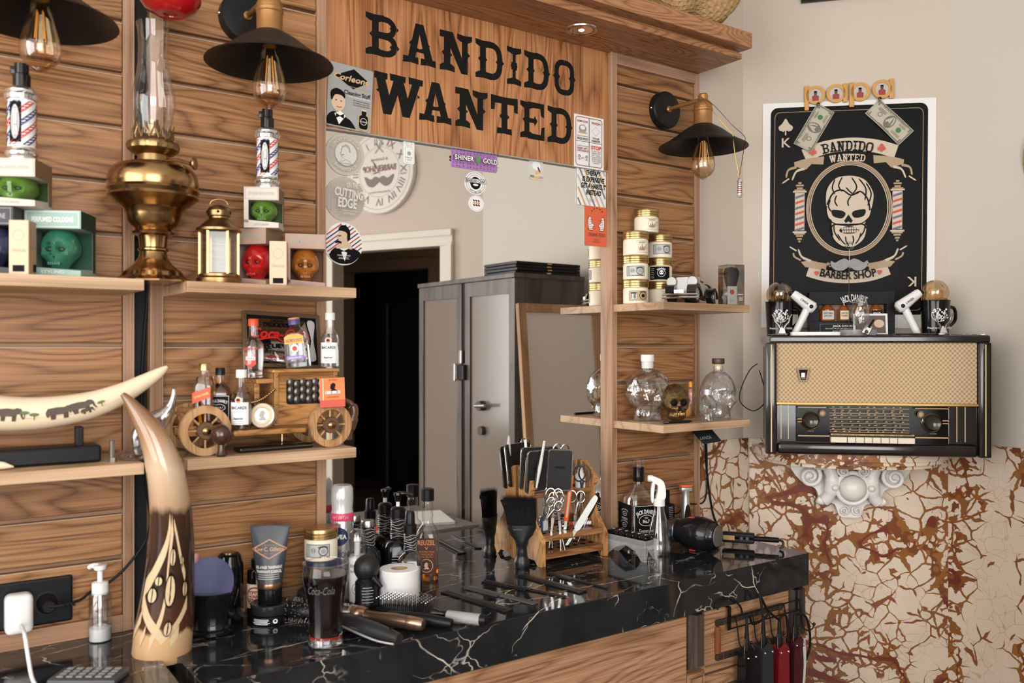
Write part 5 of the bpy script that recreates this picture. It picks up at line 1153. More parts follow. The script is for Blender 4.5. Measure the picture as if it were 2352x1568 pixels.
# seat shelf in front of the cab, bonnet tray, running boards
M().box(-.020, -.040, .130, xa, .040, .1385, .001).obj('seat_shelf', W_TOY, cr, ang=0)
M().box(-.022, -.034, .048, -.012, .034, .130, .001).obj('seat_post', W_TOY, cr, ang=0)
M().box(-.140, -.042, .048, -.060, .042, .054, .001).obj('bonnet_floor', W_TOY, cr, ang=0)
for a in ((-.146, -.042, .048, -.138, .042, .085), (-.060, -.042, .048, -.050, .042, .112), (-.138, .034, .048, -.060, .042, .085)): M().box(*a, .001).obj('bonnet_side', W_TOY, cr, ang=0)
for s in (-1, 1): M().box(-.072, s*.052 - .014, .0325, .072, s*.052 + .014, .044, .005).obj('running_board', W_TOY, cr, ang=0)
ch = [(xa, -.047, .118), (xa - .018, -.047, .104), (xa - .036, -.046, .096), (xa - .05, -.044, .094)]
for i, p in enumerate(spl(ch, 5)): M().ball(p, (.0032, .0022, .0026), 8, 6).obj('chain_link', BRASS, cr)
M().tube([(-.155, -.03, .075), (-.160, .0, .078), (-.155, .03, .075)], .003, 8).obj('bumper', W_TOY, cr)
M().lathe([(.036, 0), (.040, .004), (.030, .006), (.012, .004)], 28, c=(.045, .0, .004), f=lambda a, r, h: r*(1 + .02*cos(16*a))).obj('brass_gong', BRASSD, cr)
M().tube([(.045, 0, .01), (.045, 0, .034)], .0018, 6).obj('gong_rod', BRASS, cr)
# load
bottle_mini('jw', 'pale whisky miniature with a slanted red label in the toy car front', (-.112 + CX, CY - .020, ZSL + .0545), group=None)
bottle_mini('jd', 'square black-label whisky miniature in the toy car front', (-.078 + CX, CY - .002, ZSL + .0545), rz=FACE + .25, group=None)
p = cpx(556, 975); bottle_mini('bacardi', 'white-capped clear rum miniature on the running board', (p[0] + CX, CY - .046, ZSL + .0445), group=None)
p = cpx(584, 870, -.13); bottle_mini('smirnoff', 'clear vodka miniature with an orange-red cap on the toy car seat', (p[0] + CX, CY - .010, ZSL + .139), group=None)
p = cpx(688, 855, -.13); bottle_mini('gordons', 'flat clear gin miniature with violet cap and yellow label on the cab roof', (p[0] + CX, CY - .012, ZSL + .1575), rot=(0, R(-6), FACE), group=None)
p = cpx(763, 865, -.13); bottle_mini('bacardi', 'white-capped clear rum miniature at the rear of the cab roof', (p[0] + CX - .006, CY - .018, ZSL + .1575), group=None)
p = cpx(660, 855, -.09); lb = thing('miniature_bottle', 'small empty glass bottle lying on its side behind the gin miniature', 'bottle', (p[0] + CX + .004, CY + .028, ZSL + .1575 + .0125), rot=(0, R(-80), FACE + .2))
M().lathe([(.010, 0), (.0115, .003), (.0115, .030), (.006, .038), (.006, .046), (.0072, .047), (.0072, .052)], 20).obj('body', GLASS, lb)
# round tin leaning on the running board
p = cpx(602, 948); tn = thing('round_tin', 'round aluminium balm tin with a portrait lid leaning on the toy car', 'tin', (p[0] + CX, CY - .0555, ZSL + .0445 + .0245), rot=(R(-10), 0, FACE))
M().lathe([(.022, .008), (.0235, .007), (.0245, .004), (.0245, -.008), (.0, -.008)], 36, axis='Y').obj('tin', mat('aluminium', (.72, .70, .67), .3, .9), tn)
A = Art(tn, -.0081); A.disc(0, 0, .0215, KRAFTL); A.disc(0, 0, .0135, PWHITE); A.poly(prof(.022, .001, 0), INKG); A.text('CAPT. FAWCETT', 0, .0155, .0035, INKG, .034, .0, arc=.0165); A.text('MOUSTACHE WAX', 0, -.0185, .0032, INKG, .036, 0, arc=-.0165); A.done('lid_print')
# orange folded card
p = onY(763, 893, -.19); oc = thing('folded_card', 'orange folded card propped against the rear of the toy car', 'card', (p.x, -.190, p.z), rot=(R(-12), R(-3), FACE + .1))
hw, hh = .0245, .022
g = M(); g.add([(-hw, 0, -hh), (hw, 0, -hh), (hw, 0, hh), (-hw, 0, hh), (-hw, .014, -hh), (-hw*1.0, .0, hh)], [(0, 1, 2, 3), (0, 3, 4)]); g.obj('card', ORANGE, oc, ang=0, solid=.0008)
A = Art(oc, -.0006); A.rect(-hw*.74, -hh, -hw*.70, hh, PWHITE); A.poly(prof(.022, .002, .003), INK); A.rect(-.014, -.010, .016, -.004, LGREY); [A.rect(-.013 + k*.0036, -.0095, -.0108 + k*.0036, -.0045, PWHITE if k % 3 else INKG) for k in range(8)]; A.text('BE WISE', .002, .0175, .003, INK, .016); A.text('USE POMADE!', .001, -.0165, .003, INK, .022); A.done()
M().box(-hw, .001, -hh - .014, -hw + .0015, .0145, hh*.95).obj('card_back', PWHITE, oc, ang=0); M().box(-hw, .0005, -hh - .014, hw, .002, -hh, 0).obj('card_foot', REDP, oc, ang=0)
# tobacco pipes on the shelf
PIPE = mat('pipe_briar', (.055, .022, .012), .22, coat=.5)
p = onY(515, 995, -.215); tp = thing('tobacco_pipe', 'dark round tobacco pipe bowl in front of the toy car front wheel', 'pipe', (p.x, -.198, ZSL), FACE)
M().ball((0, 0, .040), (.0185, .0185, .0195), 24, 16).obj('bowl', PIPE, tp); M().lathe([(.008, .0), (.010, .004), (.007, .010), (.006, .024)], 18).obj('foot', PIPE, tp)
p = onY(812, 950, -.10); tp = thing('tobacco_pipe', 'brown curved tobacco pipe behind the toy car rear wheel', 'pipe', (p.x - .012, -.085, ZSL), FACE)
M().tube(spl([(-.03, 0, .085), (-.008, 0, .088), (.012, 0, .080), (.018, 0, .062), (.012, 0, .040), (.006, 0, .020), (.004, 0, .002)], 5), [.004]*6 + [.005]*6 + [.010]*6 + [.013]*6 + [.010]*6 + [.006]*6 + [.005], 16).obj('pipe_body', mat('pipe_red_brown', (.13, .055, .03), .3, coat=.3), tp)
# thin black case under the car
p = onY(640, 1035, -.175); bc = thing('black_razor_case', 'thin black razor case lying under the toy car', 'case', (p.x, -.150, ZSL), R(4)); M().box(-.075, -.018, .0005, .075, .018, .010, .003).obj('case', GBLACK, bc); M().tube([(-.075, -.0185, .006), (.075, -.0185, .006)], .0006, 6).obj('seam', CHROME, bc)
# advertising mirror leaning on the wall behind the car roof
p = onY(647, 780, -.045); am = thing('advertising_mirror', 'framed Coca-Cola advertising mirror leaning behind the miniatures', 'mirror', (p.x, -.062, ZSL + .158), rot=(R(-14), R(2.5), 0))
w, h = .083, .118
for nm, a in (('frame_side', (-w, 0, 0, -w + .008, .010, h)), ('frame_side', (w - .008, 0, 0, w, .010, h)), ('frame_rail', (-w + .008, 0, h - .008, w - .008, .010, h)), ('frame_rail', (-w + .008, 0, 0, w - .008, .010, .008))): M().box(*a, .001).obj(nm, mat('frame_brown', (.12, .07, .035), .45), am, ang=0)
M().box(-w + .008, .004, .008, w - .008, .008, h - .008).obj('mirror_glass', mat('smoked_mirror', (.32, .29, .26), .04, 1.0), am, ang=0)
A = Art(am, .004); CRED = mat('cola_red', (.60, .015, .012), .35)
A.frame(-w + .008, .008, w - .008, h - .008, .006, INK); A.poly(spl([(w*.60, .016), (w*.90, .016), (w*.86, .06), (w*.90, .105), (w*.62, .106), (w*.72, .06)], 4, True), INK); A.poly(spl([(w*.64, .020), (w*.86, .020), (w*.81, .06), (w*.86, .100), (w*.66, .101), (w*.75, .06)], 4, True), LGREY)
A.text('DRINK', -w*.1, .100, .005, INK, .03); A.text('DELICIOUS', -w*.14, .092, .009, INK, .055, .02); A.text('5c', w*.30, .096, .010, INK, .014, .02)
A.text('Coca-Cola', -w*.06, .073, .021, CRED, .125, .03, .35); A.stroke(spl([(-w*.62, .058), (-w*.2, .064), (0, .056), (w*.25, .062)], 5), .0035, CRED)
A.text('RELIEVES', -w*.1, .047, .009, INK, .07, .02, arc=.10); A.text('MOST REFRESHING', -w*.1, .033, .006, INK, .085, .02); A.text('IN THE WORLD', -w*.1, .021, .008, CRED, .08, .02); A.done('print')
# ================================================================== things on the counter, left half
def on_ct(px, py): p = onZ(px, py, CT); return (p.x, p.y, CT + .0003)
# ---- sockets and chargers on the left panel
q = onY(75, 1385, YP); so = thing('wall_socket', 'black double wall socket on the left plank panel', 'socket', (q.x - .03, YP + .0065, q.z), 0)
M().box(-.100, -.009, -.042, .095, 0, .042, .004).obj('plate', BLACK, so, ang=0)
for x in (.006, .052): M().lathe([(.021, .0095), (.021, .004), (.017, .003), (.0, .003)], 32, c=(x, 0, -.002), axis='Y').obj('outlet', mat('outlet_black', (.004, .004, .004), .4), so)
pg = thing('phone_charger', 'white phone charger plugged into the black socket', 'charger', (q.x - .03 + .006, YP - .004, q.z - .008), 0)
M().box(-.022, -.035, -.035, .022, 0, .035, .010, 3).obj('charger_body', WHITE, pg)
O = Vector(pg.location); M().tube(spl([(0, -.035, -.018)] + [tuple(onZ(x, y, CT + .004) - O) if z == 0 else tuple(Vector(atd(x, y, z)) - O) for x, y, z in ((55, 1450, 1.36), (65, 1510, 1.33), (75, 1560, 1.30), (100, 1600, 1.26))], 6), .0028, 8).obj('cable', WHITE, pg)
pk = thing('power_plug', 'black power plug and cable in the black socket', 'plug', (q.x - .03 + .052, YP - .004, q.z - .002), 0)
g = M(); g.lathe([(.017, .0), (.017, .012), (.012, .018), (.010, .030)], 20, axis='Y'); g.obj('plug_body', RUBBER, pk)
O = Vector(pk.location); M().tube(spl([(0, -.028, 0), (.018, -.034, .0), (.05, -.03, .004)] + [tuple(onY(x, y, -.05) - O) for x, y in ((210, 1358), (260, 1330), (300, 1290), (335, 1240), (345, 1190))] + [tuple(onY(x, y, -.010) - O) for x, y in ((335, 1100), (325, 900), (332, 760), (338, 670), (330, 500))], 6), .0028, 8).obj('cable', RUBBER, pk)
for i in range(4): M().lathe([(.0045, -.0012), (.0045, .0012)], 12, c=(.022 + .006*i, -.0345, 0.0003*i), axis='X').obj('strain_rib', RUBBER, pk)
# ---- pump bottle
t = thing('pump_bottle', 'clear pump bottle with a white pump, left of the horn', 'bottle', on_ct(230, 1470), FACE - .1)
M().lathe([(.0185, 0), (.0195, .003), (.0195, .082), (.017, .088), (.013, .090)], 28).obj('body', CLEARP, t); M().lathe([(.0185, .002), (.0185, .024), (.010, .028), (.0, .026)], 24).obj('lotion', WHITE, t)
M().lathe([(.0145, .086), (.0145, .106), (.012, .108), (.005, .109)], 24, f=lambda a, r, h: r*(1 + .02*cos(30*a))).obj('collar', WHITE, t); M().tube([(0, 0, .004), (0, 0, .09)], .0028, 8).obj('dip_tube', WHITE, t)
g = M(); g.lathe([(.0048, .107), (.0048, .128), (.008, .129), (.0105, .131), (.0115, .139), (.0, .140)], 20); g.tube(spl([(-.002, 0, .1365), (-.016, 0, .1365), (-.0225, 0, .132)], 4), [.0055]*4 + [.0042]*4 + [.003], 10); g.obj('pump_head', WHITE, t)
# ---- calculator / remote on the left counter
t = thing('remote_control', 'dark grey remote control with buttons at the lower left edge', 'remote', on_ct(205, 1560), R(-35))
M().box(-.055, -.030, 0, .055, .030, .010, .004).obj('shell', mat('remote_grey', (.06, .06, .062), .4), t)
for i in range(6):
    for j in range(4): M().box(-.044 + i*.0155, -.020 + j*.0115, .010, -.033 + i*.0155, -.012 + j*.0115, .0125, .0012).obj('button', GREY, t)
# ---- carved horn
O = Vector(on_ct(372, 1492)); dH = 1.545
hn = thing('carved_horn', 'tall carved cow horn with shell inlay standing on the counter', 'horn', tuple(O), 0)
HS = [(372, 1494, 66), (376, 1450, 65), (384, 1390, 61), (391, 1300, 53), (394, 1210, 47), (388, 1130, 43), (374, 1060, 38), (352, 1003, 30), (327, 962, 22), (302, 928, 13), (281, 904, 5)]
HC = spl([tuple(Vector(atd(x, y, dH - .000125*(1494 - y))) - O) for x, y, w in HS], 5); HC = [(p[0], p[1], max(p[2], .0003)) for p in HC]
HR = []
for i in range(len(HC)):
    a = i / 5; j = min(int(a), len(HS) - 2); HR.append((HS[j][2]*(1 - a + j) + HS[j+1][2]*(a - j)) * .000765)
def horn_mat():
    m, nt, b = _pr('horn_polish'); n = nt.nodes; L = nt.links
    tc = n.new('ShaderNodeTexCoord'); sx = n.new('ShaderNodeSeparateXYZ'); L.new(tc.outputs['Object'], sx.inputs[0])
    nz = n.new('ShaderNodeTexNoise'); nz.inputs['Scale'].default_value = 30; nz.inputs['Detail'].default_value = 4
    mp = n.new('ShaderNodeMapping'); mp.inputs['Scale'].default_value = (1, 1, .18); L.new(tc.outputs['Object'], mp.inputs[0]); L.new(mp.outputs[0], nz.inputs['Vector'])
    ad = n.new('ShaderNodeMath'); ad.operation = 'MULTIPLY_ADD'; L.new(nz.outputs['Fac'], ad.inputs[0]); ad.inputs[1].default_value = .05; L.new(sx.outputs['Z'], ad.inputs[2])
    mr = n.new('ShaderNodeMapRange'); mr.inputs[1].default_value = 0.02; mr.inputs[2].default_value = .50; L.new(ad.outputs[0], mr.inputs[0])
    r = _ramp(n, [(0.0, (.55, .33, .17)), (.095, (.60, .38, .20)), (.11, (.085, .03, .012)), (.30, (.03, .014, .008)), (.545, (.045, .02, .010)), (.575, (.42, .27, .16)), (.70, (.55, .40, .27)), (.82, (.34, .19, .10)), (1.0, (.16, .07, .03))])
    L.new(mr.outputs[0], r.inputs[0]); L.new(r.outputs[0], b.inputs['Base Color']); b.inputs['Roughness'].default_value = .18; b.inputs['Coat Weight'].default_value = .5
    MATS['horn_polish'] = m; return m
M().tube(HC, HR, 28).obj('horn', horn_mat(), hn)
def hornw(u, v, d):       # u angle about the axis (0 = towards camera), v height fraction
    x = v * (len(HC) - 1); i = min(max(int(x), 0), len(HC) - 2); fr = x - i
    c = Vector(HC[i]).lerp(Vector(HC[i+1]), fr); r = HR[i]*(1-fr) + HR[i+1]*fr + d + .0004
    f0 = Vector((-cos(YAW), -sin(YAW), 0)); r0 = Vector((sin(YAW), -cos(YAW), 0))
    return tuple(c + (f0 * cos(u) + r0 * sin(u)) * r)
A = Art(hn, warp=hornw, eps=.00015); BONE = mat('bone_inlay', (.62, .46, .28), .3)
def hs(pts, w): A.stroke(spl(pts, 6), w, BONE)
hs([(.35, .43), (.15, .36), (-.35, .29), (-.75, .245), (-.3, .18), (.25, .115), (.3, .07)], .045); hs([(.45, .42), (.3, .33), (.25, .22), (.05, .13), (-.1, .08)], .06); hs([(.5, .42), (.75, .34), (1.0, .28)], .03); hs([(1.1, .22), (.7, .15), (.3, .10)], .035); hs([(.85, .13), (.6, .09)], .05); hs([(-.6, .19), (-.85, .13), (-.9, .09)], .05); hs([(-.3, .14), (-.45, .09)], .05)
for u, v, ru, rv in ((-.25, .245, .22, .020), (.42, .255, .20, .042), (.45, .335, .12, .024), (.45, .145, .14, .030), (.95, .255, .10, .02), (.80, .325, .08, .012), (-.02, .28, .16, .012)):
    A.poly(oval(u, v, ru, rv, 16), INK); A.poly(oval(u, v, ru*.82, rv*.86, 16), BONE); A.stroke([(u + .02*sin(k*2), v - rv*.7 + rv*1.4*k/7) for k in range(8)], .025, INK)
A.done('inlay')
# ---- black shaving mug with lilac bowl, and bottles behind it
t = thing('shaving_mug', 'black glossy shaving mug with a knob handle', 'mug', on_ct(488, 1452), FACE)
M().lathe([(.036, 0), (.039, .003), (.039, .008), (.037, .010), (.038, .014), (.036, .018), (.038, .04), (.043, .06), (.047, .074), (.048, .082), (.045, .082), (.042, .07), (.036, .05), (.0, .048)], 40).obj('mug', GBLACK, t)
M().tube(spl([(.036, 0, .036), (.050, -.004, .034), (.058, -.006, .040)], 4), [.009]*4 + [.011]*4 + [.012], 14).obj('handle', GBLACK, t)
bl = thing('shaving_bowl', 'lilac-blue shallow bowl standing inside the black mug', 'bowl', (t.location.x - .004, t.location.y - .005, CT + .0495 + .046), rot=(R(-18), 0, FACE - .05))
M().lathe([(0, -.004), (.020, -.004), (.022, -.006), (.024, -.004), (.040, .000), (.046, .006), (.047, .010), (.040, .008), (.0, .004)], 44, axis='Y').obj('bowl', mat('lilac_plastic', (.095, .10, .19), .35), bl)
t = thing('spray_bottle', 'small bottle with a pink spray cap behind the lilac bowl', 'bottle', (.465, -.075, CT + .0003), FACE); M().lathe([(.013, 0), (.013, .10), (.009, .106)], 20).obj('body', CLEARP, t)
M().lathe([(.0135, .10), (.0135, .116), (.0115, .118), (.0105, .138), (.0085, .142), (0, .143)], 22).obj('pink_cap', mat('pink_plastic', (.62, .28, .30), .35), t)
t = thing('spray_can', 'black aerosol can with a gold top disc behind the tube', 'can', (.536, -.064, CT + .0003), FACE); M().lathe([(.026, 0), (.027, .003), (.027, .105), (.026, .11), (.023, .118), (.022, .126), (.018, .130), (.0, .131)], 30).obj('body', GBLACK, t); M().lathe([(.013, .1305), (.013, .132), (0, .1325)], 24).obj('top_disc', GOLD, t)
t = thing('dropper_bottle', 'black beard tonic dropper bottle behind the tube', 'bottle', on_ct(592, 1411), FACE); M().lathe([(.020, 0), (.021, .003), (.021, .088), (.018, .094), (.010, .098)], 28).obj('body', mat('dark_brown_glass', (.008, .006, .004), .06), t)
M().lathe([(.0125, .096), (.0125, .112), (.010, .113)], 24, f=lambda a, r, h: r*(1 + .03*cos(28*a))).obj('cap', BLACK, t); M().lathe([(.0072, .113), (.0075, .128), (.0055, .136), (0, .138)], 18).obj('rubber_bulb', RUBBER, t)
A = Art(t, 0, wrap=.0212); A.rect(-.03, .018, .03, .066, CREAMP); A.disc(0, .042, .019, MAR); A.disc(0, .042, .016, CREAMP); A.rect(-.014, .031, .014, .053, MAR); A.text('BEARD', 0, .047, .008, CREAMP, .026, .02); A.text('TONIC', 0, .037, .008, CREAMP, .026, .02); A.done('label')
# ---- black screw jar with the tube standing on it
c = on_ct(620, 1425); t = thing('pomade_jar', 'flat black pomade jar under the standing tube', 'jar', c, FACE)
M().lathe([(.036, 0), (.037, .002), (.037, .016), (.034, .018), (.0, .018)], 36).obj('jar', GBLACK, t); M().lathe([(.0365, .0185), (.0375, .020), (.0375, .036), (.036, .0375), (.033, .036), (.0, .036)], 40).obj('lid', mat('smoked_lid', (.02, .02, .021), .15), t)
A = Art(t, 0, wrap=.0372); A.rect(-.03, .003, .03, .015, INK); A.lines(-.008, .0125, .036, 5, .0022, .0010, PWHITE); A.disc(.020, .009, .0045, PWHITE); A.disc(.020, .0095, .0022, INK); A.done('label')
t = thing('gel_tube', 'dark grey shaving gel tube King C Gillette standing on its cap', 'tube', (c[0], c[1], CT + .0003 + .0372), FACE + .12)
M().lathe([(.0225, 0), (.0235, .002), (.0235, .028), (.022, .030)], 32).obj('cap', GBLACK, t)
TUBE = mat('tube_slate', (.045, .050, .060), .33)
def tubef(u, v):
    a = 2*pi*u; k_ = v**.9; rx = .0235*(1 - k_) + .0385*k_; ry = .0235*(1 - k_) + .0012*k_; return (rx*cos(a), ry*sin(a), .038 + .112*v)
g = M(); g.grid(tubef, 36, 14, True); g.box(-.0385, -.0012, .148, .0385, .0012, .152); g.obj('body', TUBE, t)
M().lathe([(.0232, .0295), (.0240, .031), (.0240, .038), (.0236, .0395)], 32).obj('copper_band', mat('copper_band', (.42, .22, .15), .3, .9), t)
def tubew(u, v, d):
    k_ = max(0, (v - .038)/.112)**.9; rx = .0235*(1 - k_) + .0385*k_; ry = .0235*(1 - k_) + .0012*k_; a = max(-1, min(1, u/rx)); return (u, -(ry*sqrt(max(0, 1 - a*a)) + d + .0006), v)
A = Art(t, warp=tubew); CPR = mat('copper_print', (.46, .24, .16), .5); NVP = mat('plum_print', (.05, .04, .055), .5)
dm = [(-.033, .106), (0, .124), (.033, .106), (0, .088)]; A.stroke([(dm[i][0] + (dm[(i+1) % 4][0] - dm[i][0])*j/8, dm[i][1] + (dm[(i+1) % 4][1] - dm[i][1])*j/8) for i in range(4) for j in range(8)], .0028, CPR, True)
A.text('King C. Gillette', 0, .106, .0075, mat('copper_text', (.62, .33, .18), .5), .056, .02); A.text('BOSTON', 0, .1135, .003, CPR, .018); A.text('EST. 1901', 0, .098, .003, CPR, .018)
A.text('GEL A RASER TRANSPARENT', 0, .072, .0055, PWHITE, .050, .02); A.text('TRANSPARANTE SCHEERGEL', 0, .064, .0055, PWHITE, .048, .02); A.lines(0, .058, .042, 3, .004, .0012, LGREY); A.done('print')
# ---- stacked tins, navy jar, cream jar
c = on_ct(735, 1395); 
t = thing('round_tin', 'large flat black round tin under the navy jar', 'tin', c, FACE); M().lathe([(.043, 0), (.044, .002), (.044, .026), (.046, .027), (.046, .036), (.044, .038), (.0, .0385)], 44).obj('tin', mat('black_tin', (.025, .025, .027), .35), t)
t = thing('blue_jar', 'navy blue jar between the black tin and the cream jar', 'jar', (c[0] + .002, c[1], CT + .0392), FACE); M().lathe([(.036, 0), (.037, .002), (.037, .060), (.035, .063), (0, .063)], 36).obj('jar', mat('navy_plastic', (.02, .022, .055), .3), t)
A = Art(t, 0, wrap=.0372); A.stroke([(-.04 + .01*i, .030) for i in range(9)], .001, PWHITE); A.text('15 ml', -.018, .014, .007, PWHITE, .02); A.done('label')
def cream_jar(label, loc, kind=0, s=1.0, rz=FACE, group=None):
    t = thing('cosmetic_jar', label, 'jar', loc, rz, group, sc=s)
    M().lathe([(.0325, 0), (.034, .002), (.034, .040), (.032, .043), (.031, .044)], 40).obj('jar', CREAM, t)
    M().lathe([(.0335, .0435), (.035, .0445), (.035, .048), (.0342, .049), (.035, .050), (.035, .054), (.0342, .055), (.035, .056), (.0352, .0625), (.034, .0645), (0, .065)], 44).obj('lid', GOLD, t)
    A = Art(t, 0, wrap=.0341)
    if kind == 0:      # stamp label
        A.rect(-.026, .008, .026, .036, LGREY); A.frame(-.025, .009, .025, .035, .0008, INK); A.rect(-.019, .009, -.0165, .035, INKG); A.disc(-.008, .023, .0052, mat('stamp_blue', (.25, .28, .38), .6)); A.poly([(-.009, .018), (-.007, .018), (-.0065, .027), (-.0095, .027)], mat('stamp_tan', (.5, .38, .25), .6)); A.ring(.012, .022, .0095, .0012, INK); A.disc(.012, .022, .0045, INKG); A.text('BANDIDO', .012, .0315, .0035, INK, .02, .02, arc=.02); A.text('Grooming', .012, .012, .003, INK, .014, 0, .2); A.lines(-.022, .032, .004, 6, .0042, .0016, INKG)
    elif kind == 1:    # dashed frame with skyline
        for k in range(12): A.rect(-.003 + k*.0026, .036, -.0016 + k*.0026, .037, INK); A.rect(-.003 + k*.0026, .006, -.0016 + k*.0026, .007, INK)
        A.rect(.001, .012, .017, .028, CREAMP)
        for k, hh_ in enumerate((.006, .010, .007, .015, .009, .006, .011)): A.rect(.002 + k*.002, .012, .0036 + k*.002, .012 + hh_, mat('skyline_brown', (.30, .20, .12), .6))
        A.text('BANDIDO', .009, .032, .003, INK, .015, .02); A.ring(.024, .022, .006, .0012, INKG)
    elif kind == 2:    # black label with skull
        A.rect(-.030, .004, .030, .040, INK); A.ring(.004, .022, .011, .001, PWHITE); A.disc(.004, .023, .0055, PWHITE, .007); A.disc(.0015, .024, .0015, INK); A.disc(.0065, .024, .0015, INK); A.rect(.001, .0165, .007, .0185, INK); A.text('BANDIDO', .004, .0345, .0038, PWHITE, .024, .02, arc=.02); A.lines(-.020, .034, .010, 6, .005, .0015, LGREY)
    else:              # brown label with columns
        A.rect(-.028, .006, .028, .036, PWHITE); A.rect(-.027, .007, .027, .035, mat('label_tan', (.46, .32, .19), .6)); A.rect(-.020, .012, -.006, .031, PWHITE)
        for k in range(4): A.rect(-.019 + k*.0035, .013, -.0175 + k*.0035, .027, INK)
        A.rect(-.020, .027, -.006, .030, INK); A.ring(.012, .021, .0105, .0012, INK); A.disc(.012, .021, .0048, INK); A.text('BANDIDO', .012, .0325, .003, INK, .018, .02, arc=.02)
    A.done('label'); return t
cream_jar('cream jar with gold lid on the navy jar beside the cola glass', (c[0] + .002, c[1], CT + .1025), 0, 1.0)
# ---- wire bristle brush behind the cola glass
t = thing('round_brush', 'black round hair brush with silver pin bristles behind the cola glass', 'brush', on_ct(690, 1430), FACE - .3)
M().lathe([(.010, -.03), (.016, -.022), (.018, .02), (.012, .035)], 20, c=(0, 0, .024), axis='X').obj('barrel', BLACK, t)
g = M(); rb = random.Random(8); g2 = M()
for i in range(150):
    a = rb.uniform(0, 2*pi); x = rb.uniform(-.026, .028); r0, r1 = .016, .0235
    g.tube([(x, r0*cos(a), .024 + r0*sin(a)), (x, r1*cos(a), .024 + r1*sin(a))], .0004, 4); g2.ball((x, r1*cos(a), .024 + r1*sin(a)), .0014, 6, 4)
o = g.obj('bristles', STEEL, t); o['kind'] = 'stuff'; o = g2.obj('pin_tips', CHROME, t); o['kind'] = 'stuff'
M().tube([(.03, 0, .024), (.06, .0, .018), (.13, 0, .012)], [.008, .009, .010], 14).obj('handle', BLACK, t)
# ---- cola glass
c = on_ct(748, 1478); t = thing('cola_glass', 'curved glass of dark cola at the counter front', 'glass', c, FACE)
GP = [(.0285, 0), (.031, .003), (.031, .010), (.0295, .014), (.031, .05), (.033, .075), (.0375, .10), (.0415, .118), (.0415, .130), (.040, .138), (.0395, .148)]
fl = lambda a, r, h: r * (1 + (.018 * cos(12*a) if h < .085 else 0))
M().lathe(GP + [(.0375, .148), (.038, .138), (.039, .128), (.0, .0155)][:1], 48, f=fl, cap=False).obj('tumbler', glass('tumbler_glass', lo=.03, hi=.6), t)
M().lathe([(.0284, .0), (.0308, .003), (.0308, .0095), (.029, .0135), (0.0, .0135)], 48).obj('thick_base', CRYST, t)
M().lathe([(.028, .0145)] + [(r - .0016, h) for r, h in GP[4:8]] + [(.0400, .128), (0, .1285)], 48, f=fl).obj('cola', COLA, t)
M().lathe([(.0295, .0142), (.0297, .0185)], 48, cap=False).obj('red_glow', mat('cola_thin', (.25, .02, .008), .2), t)
M().tube([(.0405*cos(a), .0405*sin(a), .148) for a in [2*pi*i/40 for i in range(40)]], .0014, 8, closed=True).obj('rim', GLASS, t)
A = Art(t, 0, wrap=.0412); A.text('Coca-Cola', .0, .107, .014, mat('emboss_grey', (.10, .10, .10), .25), .05, .0, .35); A.done('embossed_script')
# ================================================================== counter, centre group by the mirror
def by_mirror(px, y): p = onY(px, 0, y); return (p.x, y, CT + .0003)
SILC = mat('silver_can', (.60, .60, .61), .25, .85)
t = thing('mousse_can', 'silver Nivea mousse can with a pink band beside the mirror', 'can', by_mirror(786, -.060), FACE)
M().lathe([(.0225, 0), (.024, .003), (.024, .162), (.023, .168)], 32).obj('body', SILC, t); M().lathe([(.0238, .168), (.0245, .170), (.0245, .183), (.0235, .185)], 32).obj('pink_band', mat('pink_band', (.62, .06, .14), .35), t)
M().lathe([(.0235, .185), (.022, .192), (.0235, .212), (.0228, .236), (.019, .243), (.0, .2435)], 32).obj('cap', mat('frosted_cap', (.62, .62, .62), .2, .3), t)
A = Art(t, 0, wrap=.0242); A.text('NON DRYING', 0, .1765, .006, PWHITE, .034, .02); A.disc(-.002, .136, .0195, mat('nivea_blue', (.012, .018, .09), .35)); A.text('NIVEA', -.002, .136, .0095, PWHITE, .032, .03); A.text('DIAMOND', .002, .098, .012, NAVY, .046); A.text('VOLUME CARE', .002, .082, .006, NAVY, .036); A.lines(.002, .066, .03, 4, .006, .0018, NAVY); A.done('label')
def spiral_neck(g, r, z0, z1, pitch=.005):
    n = int((z1 - z0) / .0012); g.lathe([(r * (1 + .05 * sin(2*pi*(z0 + i*(z1-z0)/n)/pitch)), z0 + i*(z1 - z0)/n) for i in range(n + 1)], 22)
WAVE = mat('engraved_black', (.02, .02, .021), .18)
def swirl_lines(t, r, z0, z1, n=5, m=None):
    for k in range(n):
        z = z0 + (z1 - z0)*(k + .5)/n
        M().tube([((r + .0002)*cos(a), (r + .0002)*sin(a), z + .0022*sin(3*a + k)) for a in [2*pi*i/36 for i in range(36)]], .0006, 4, closed=True).obj('neck_line', m or LGREY, t)
t = thing('pump_bottle', 'square black bottle with a black pump and patterned neck by the mirror', 'bottle', by_mirror(914, -.036), FACE + .2)
M().lathe([(.029, 0), (.030, .003), (.030, .088), (.026, .098), (.0165, .106)], 28, f=squarish(.030, 5, .55)).obj('body', GBLACK, t); g = M(); spiral_neck(g, .0165, .105, .152); g.obj('neck', WAVE, t); swirl_lines(t, .0172, .108, .150, 6)
M().lathe([(.0165, .152), (.0165, .172), (.013, .176), (.006, .178)], 24, f=lambda a, r, h: r*(1 + .02*cos(26*a))).obj('collar', BLACK, t); M().lathe([(.0045, .176), (.0045, .190)], 12).obj('stem', WHITE, t)
g = M(); g.lathe([(.0065, .189), (.0068, .198), (.0105, .204), (.010, .209), (0, .210)], 18); g.tube([(0, 0, .207), (.018, -.006, .2075), (.032, -.010, .204)], [.005, .004, .0025], 10); g.obj('pump_head', GBLACK, t)
A = Art(t, -.0302); A.lines(0, .07, .036, 9, .006, .0016, LGREY); A.done('label')
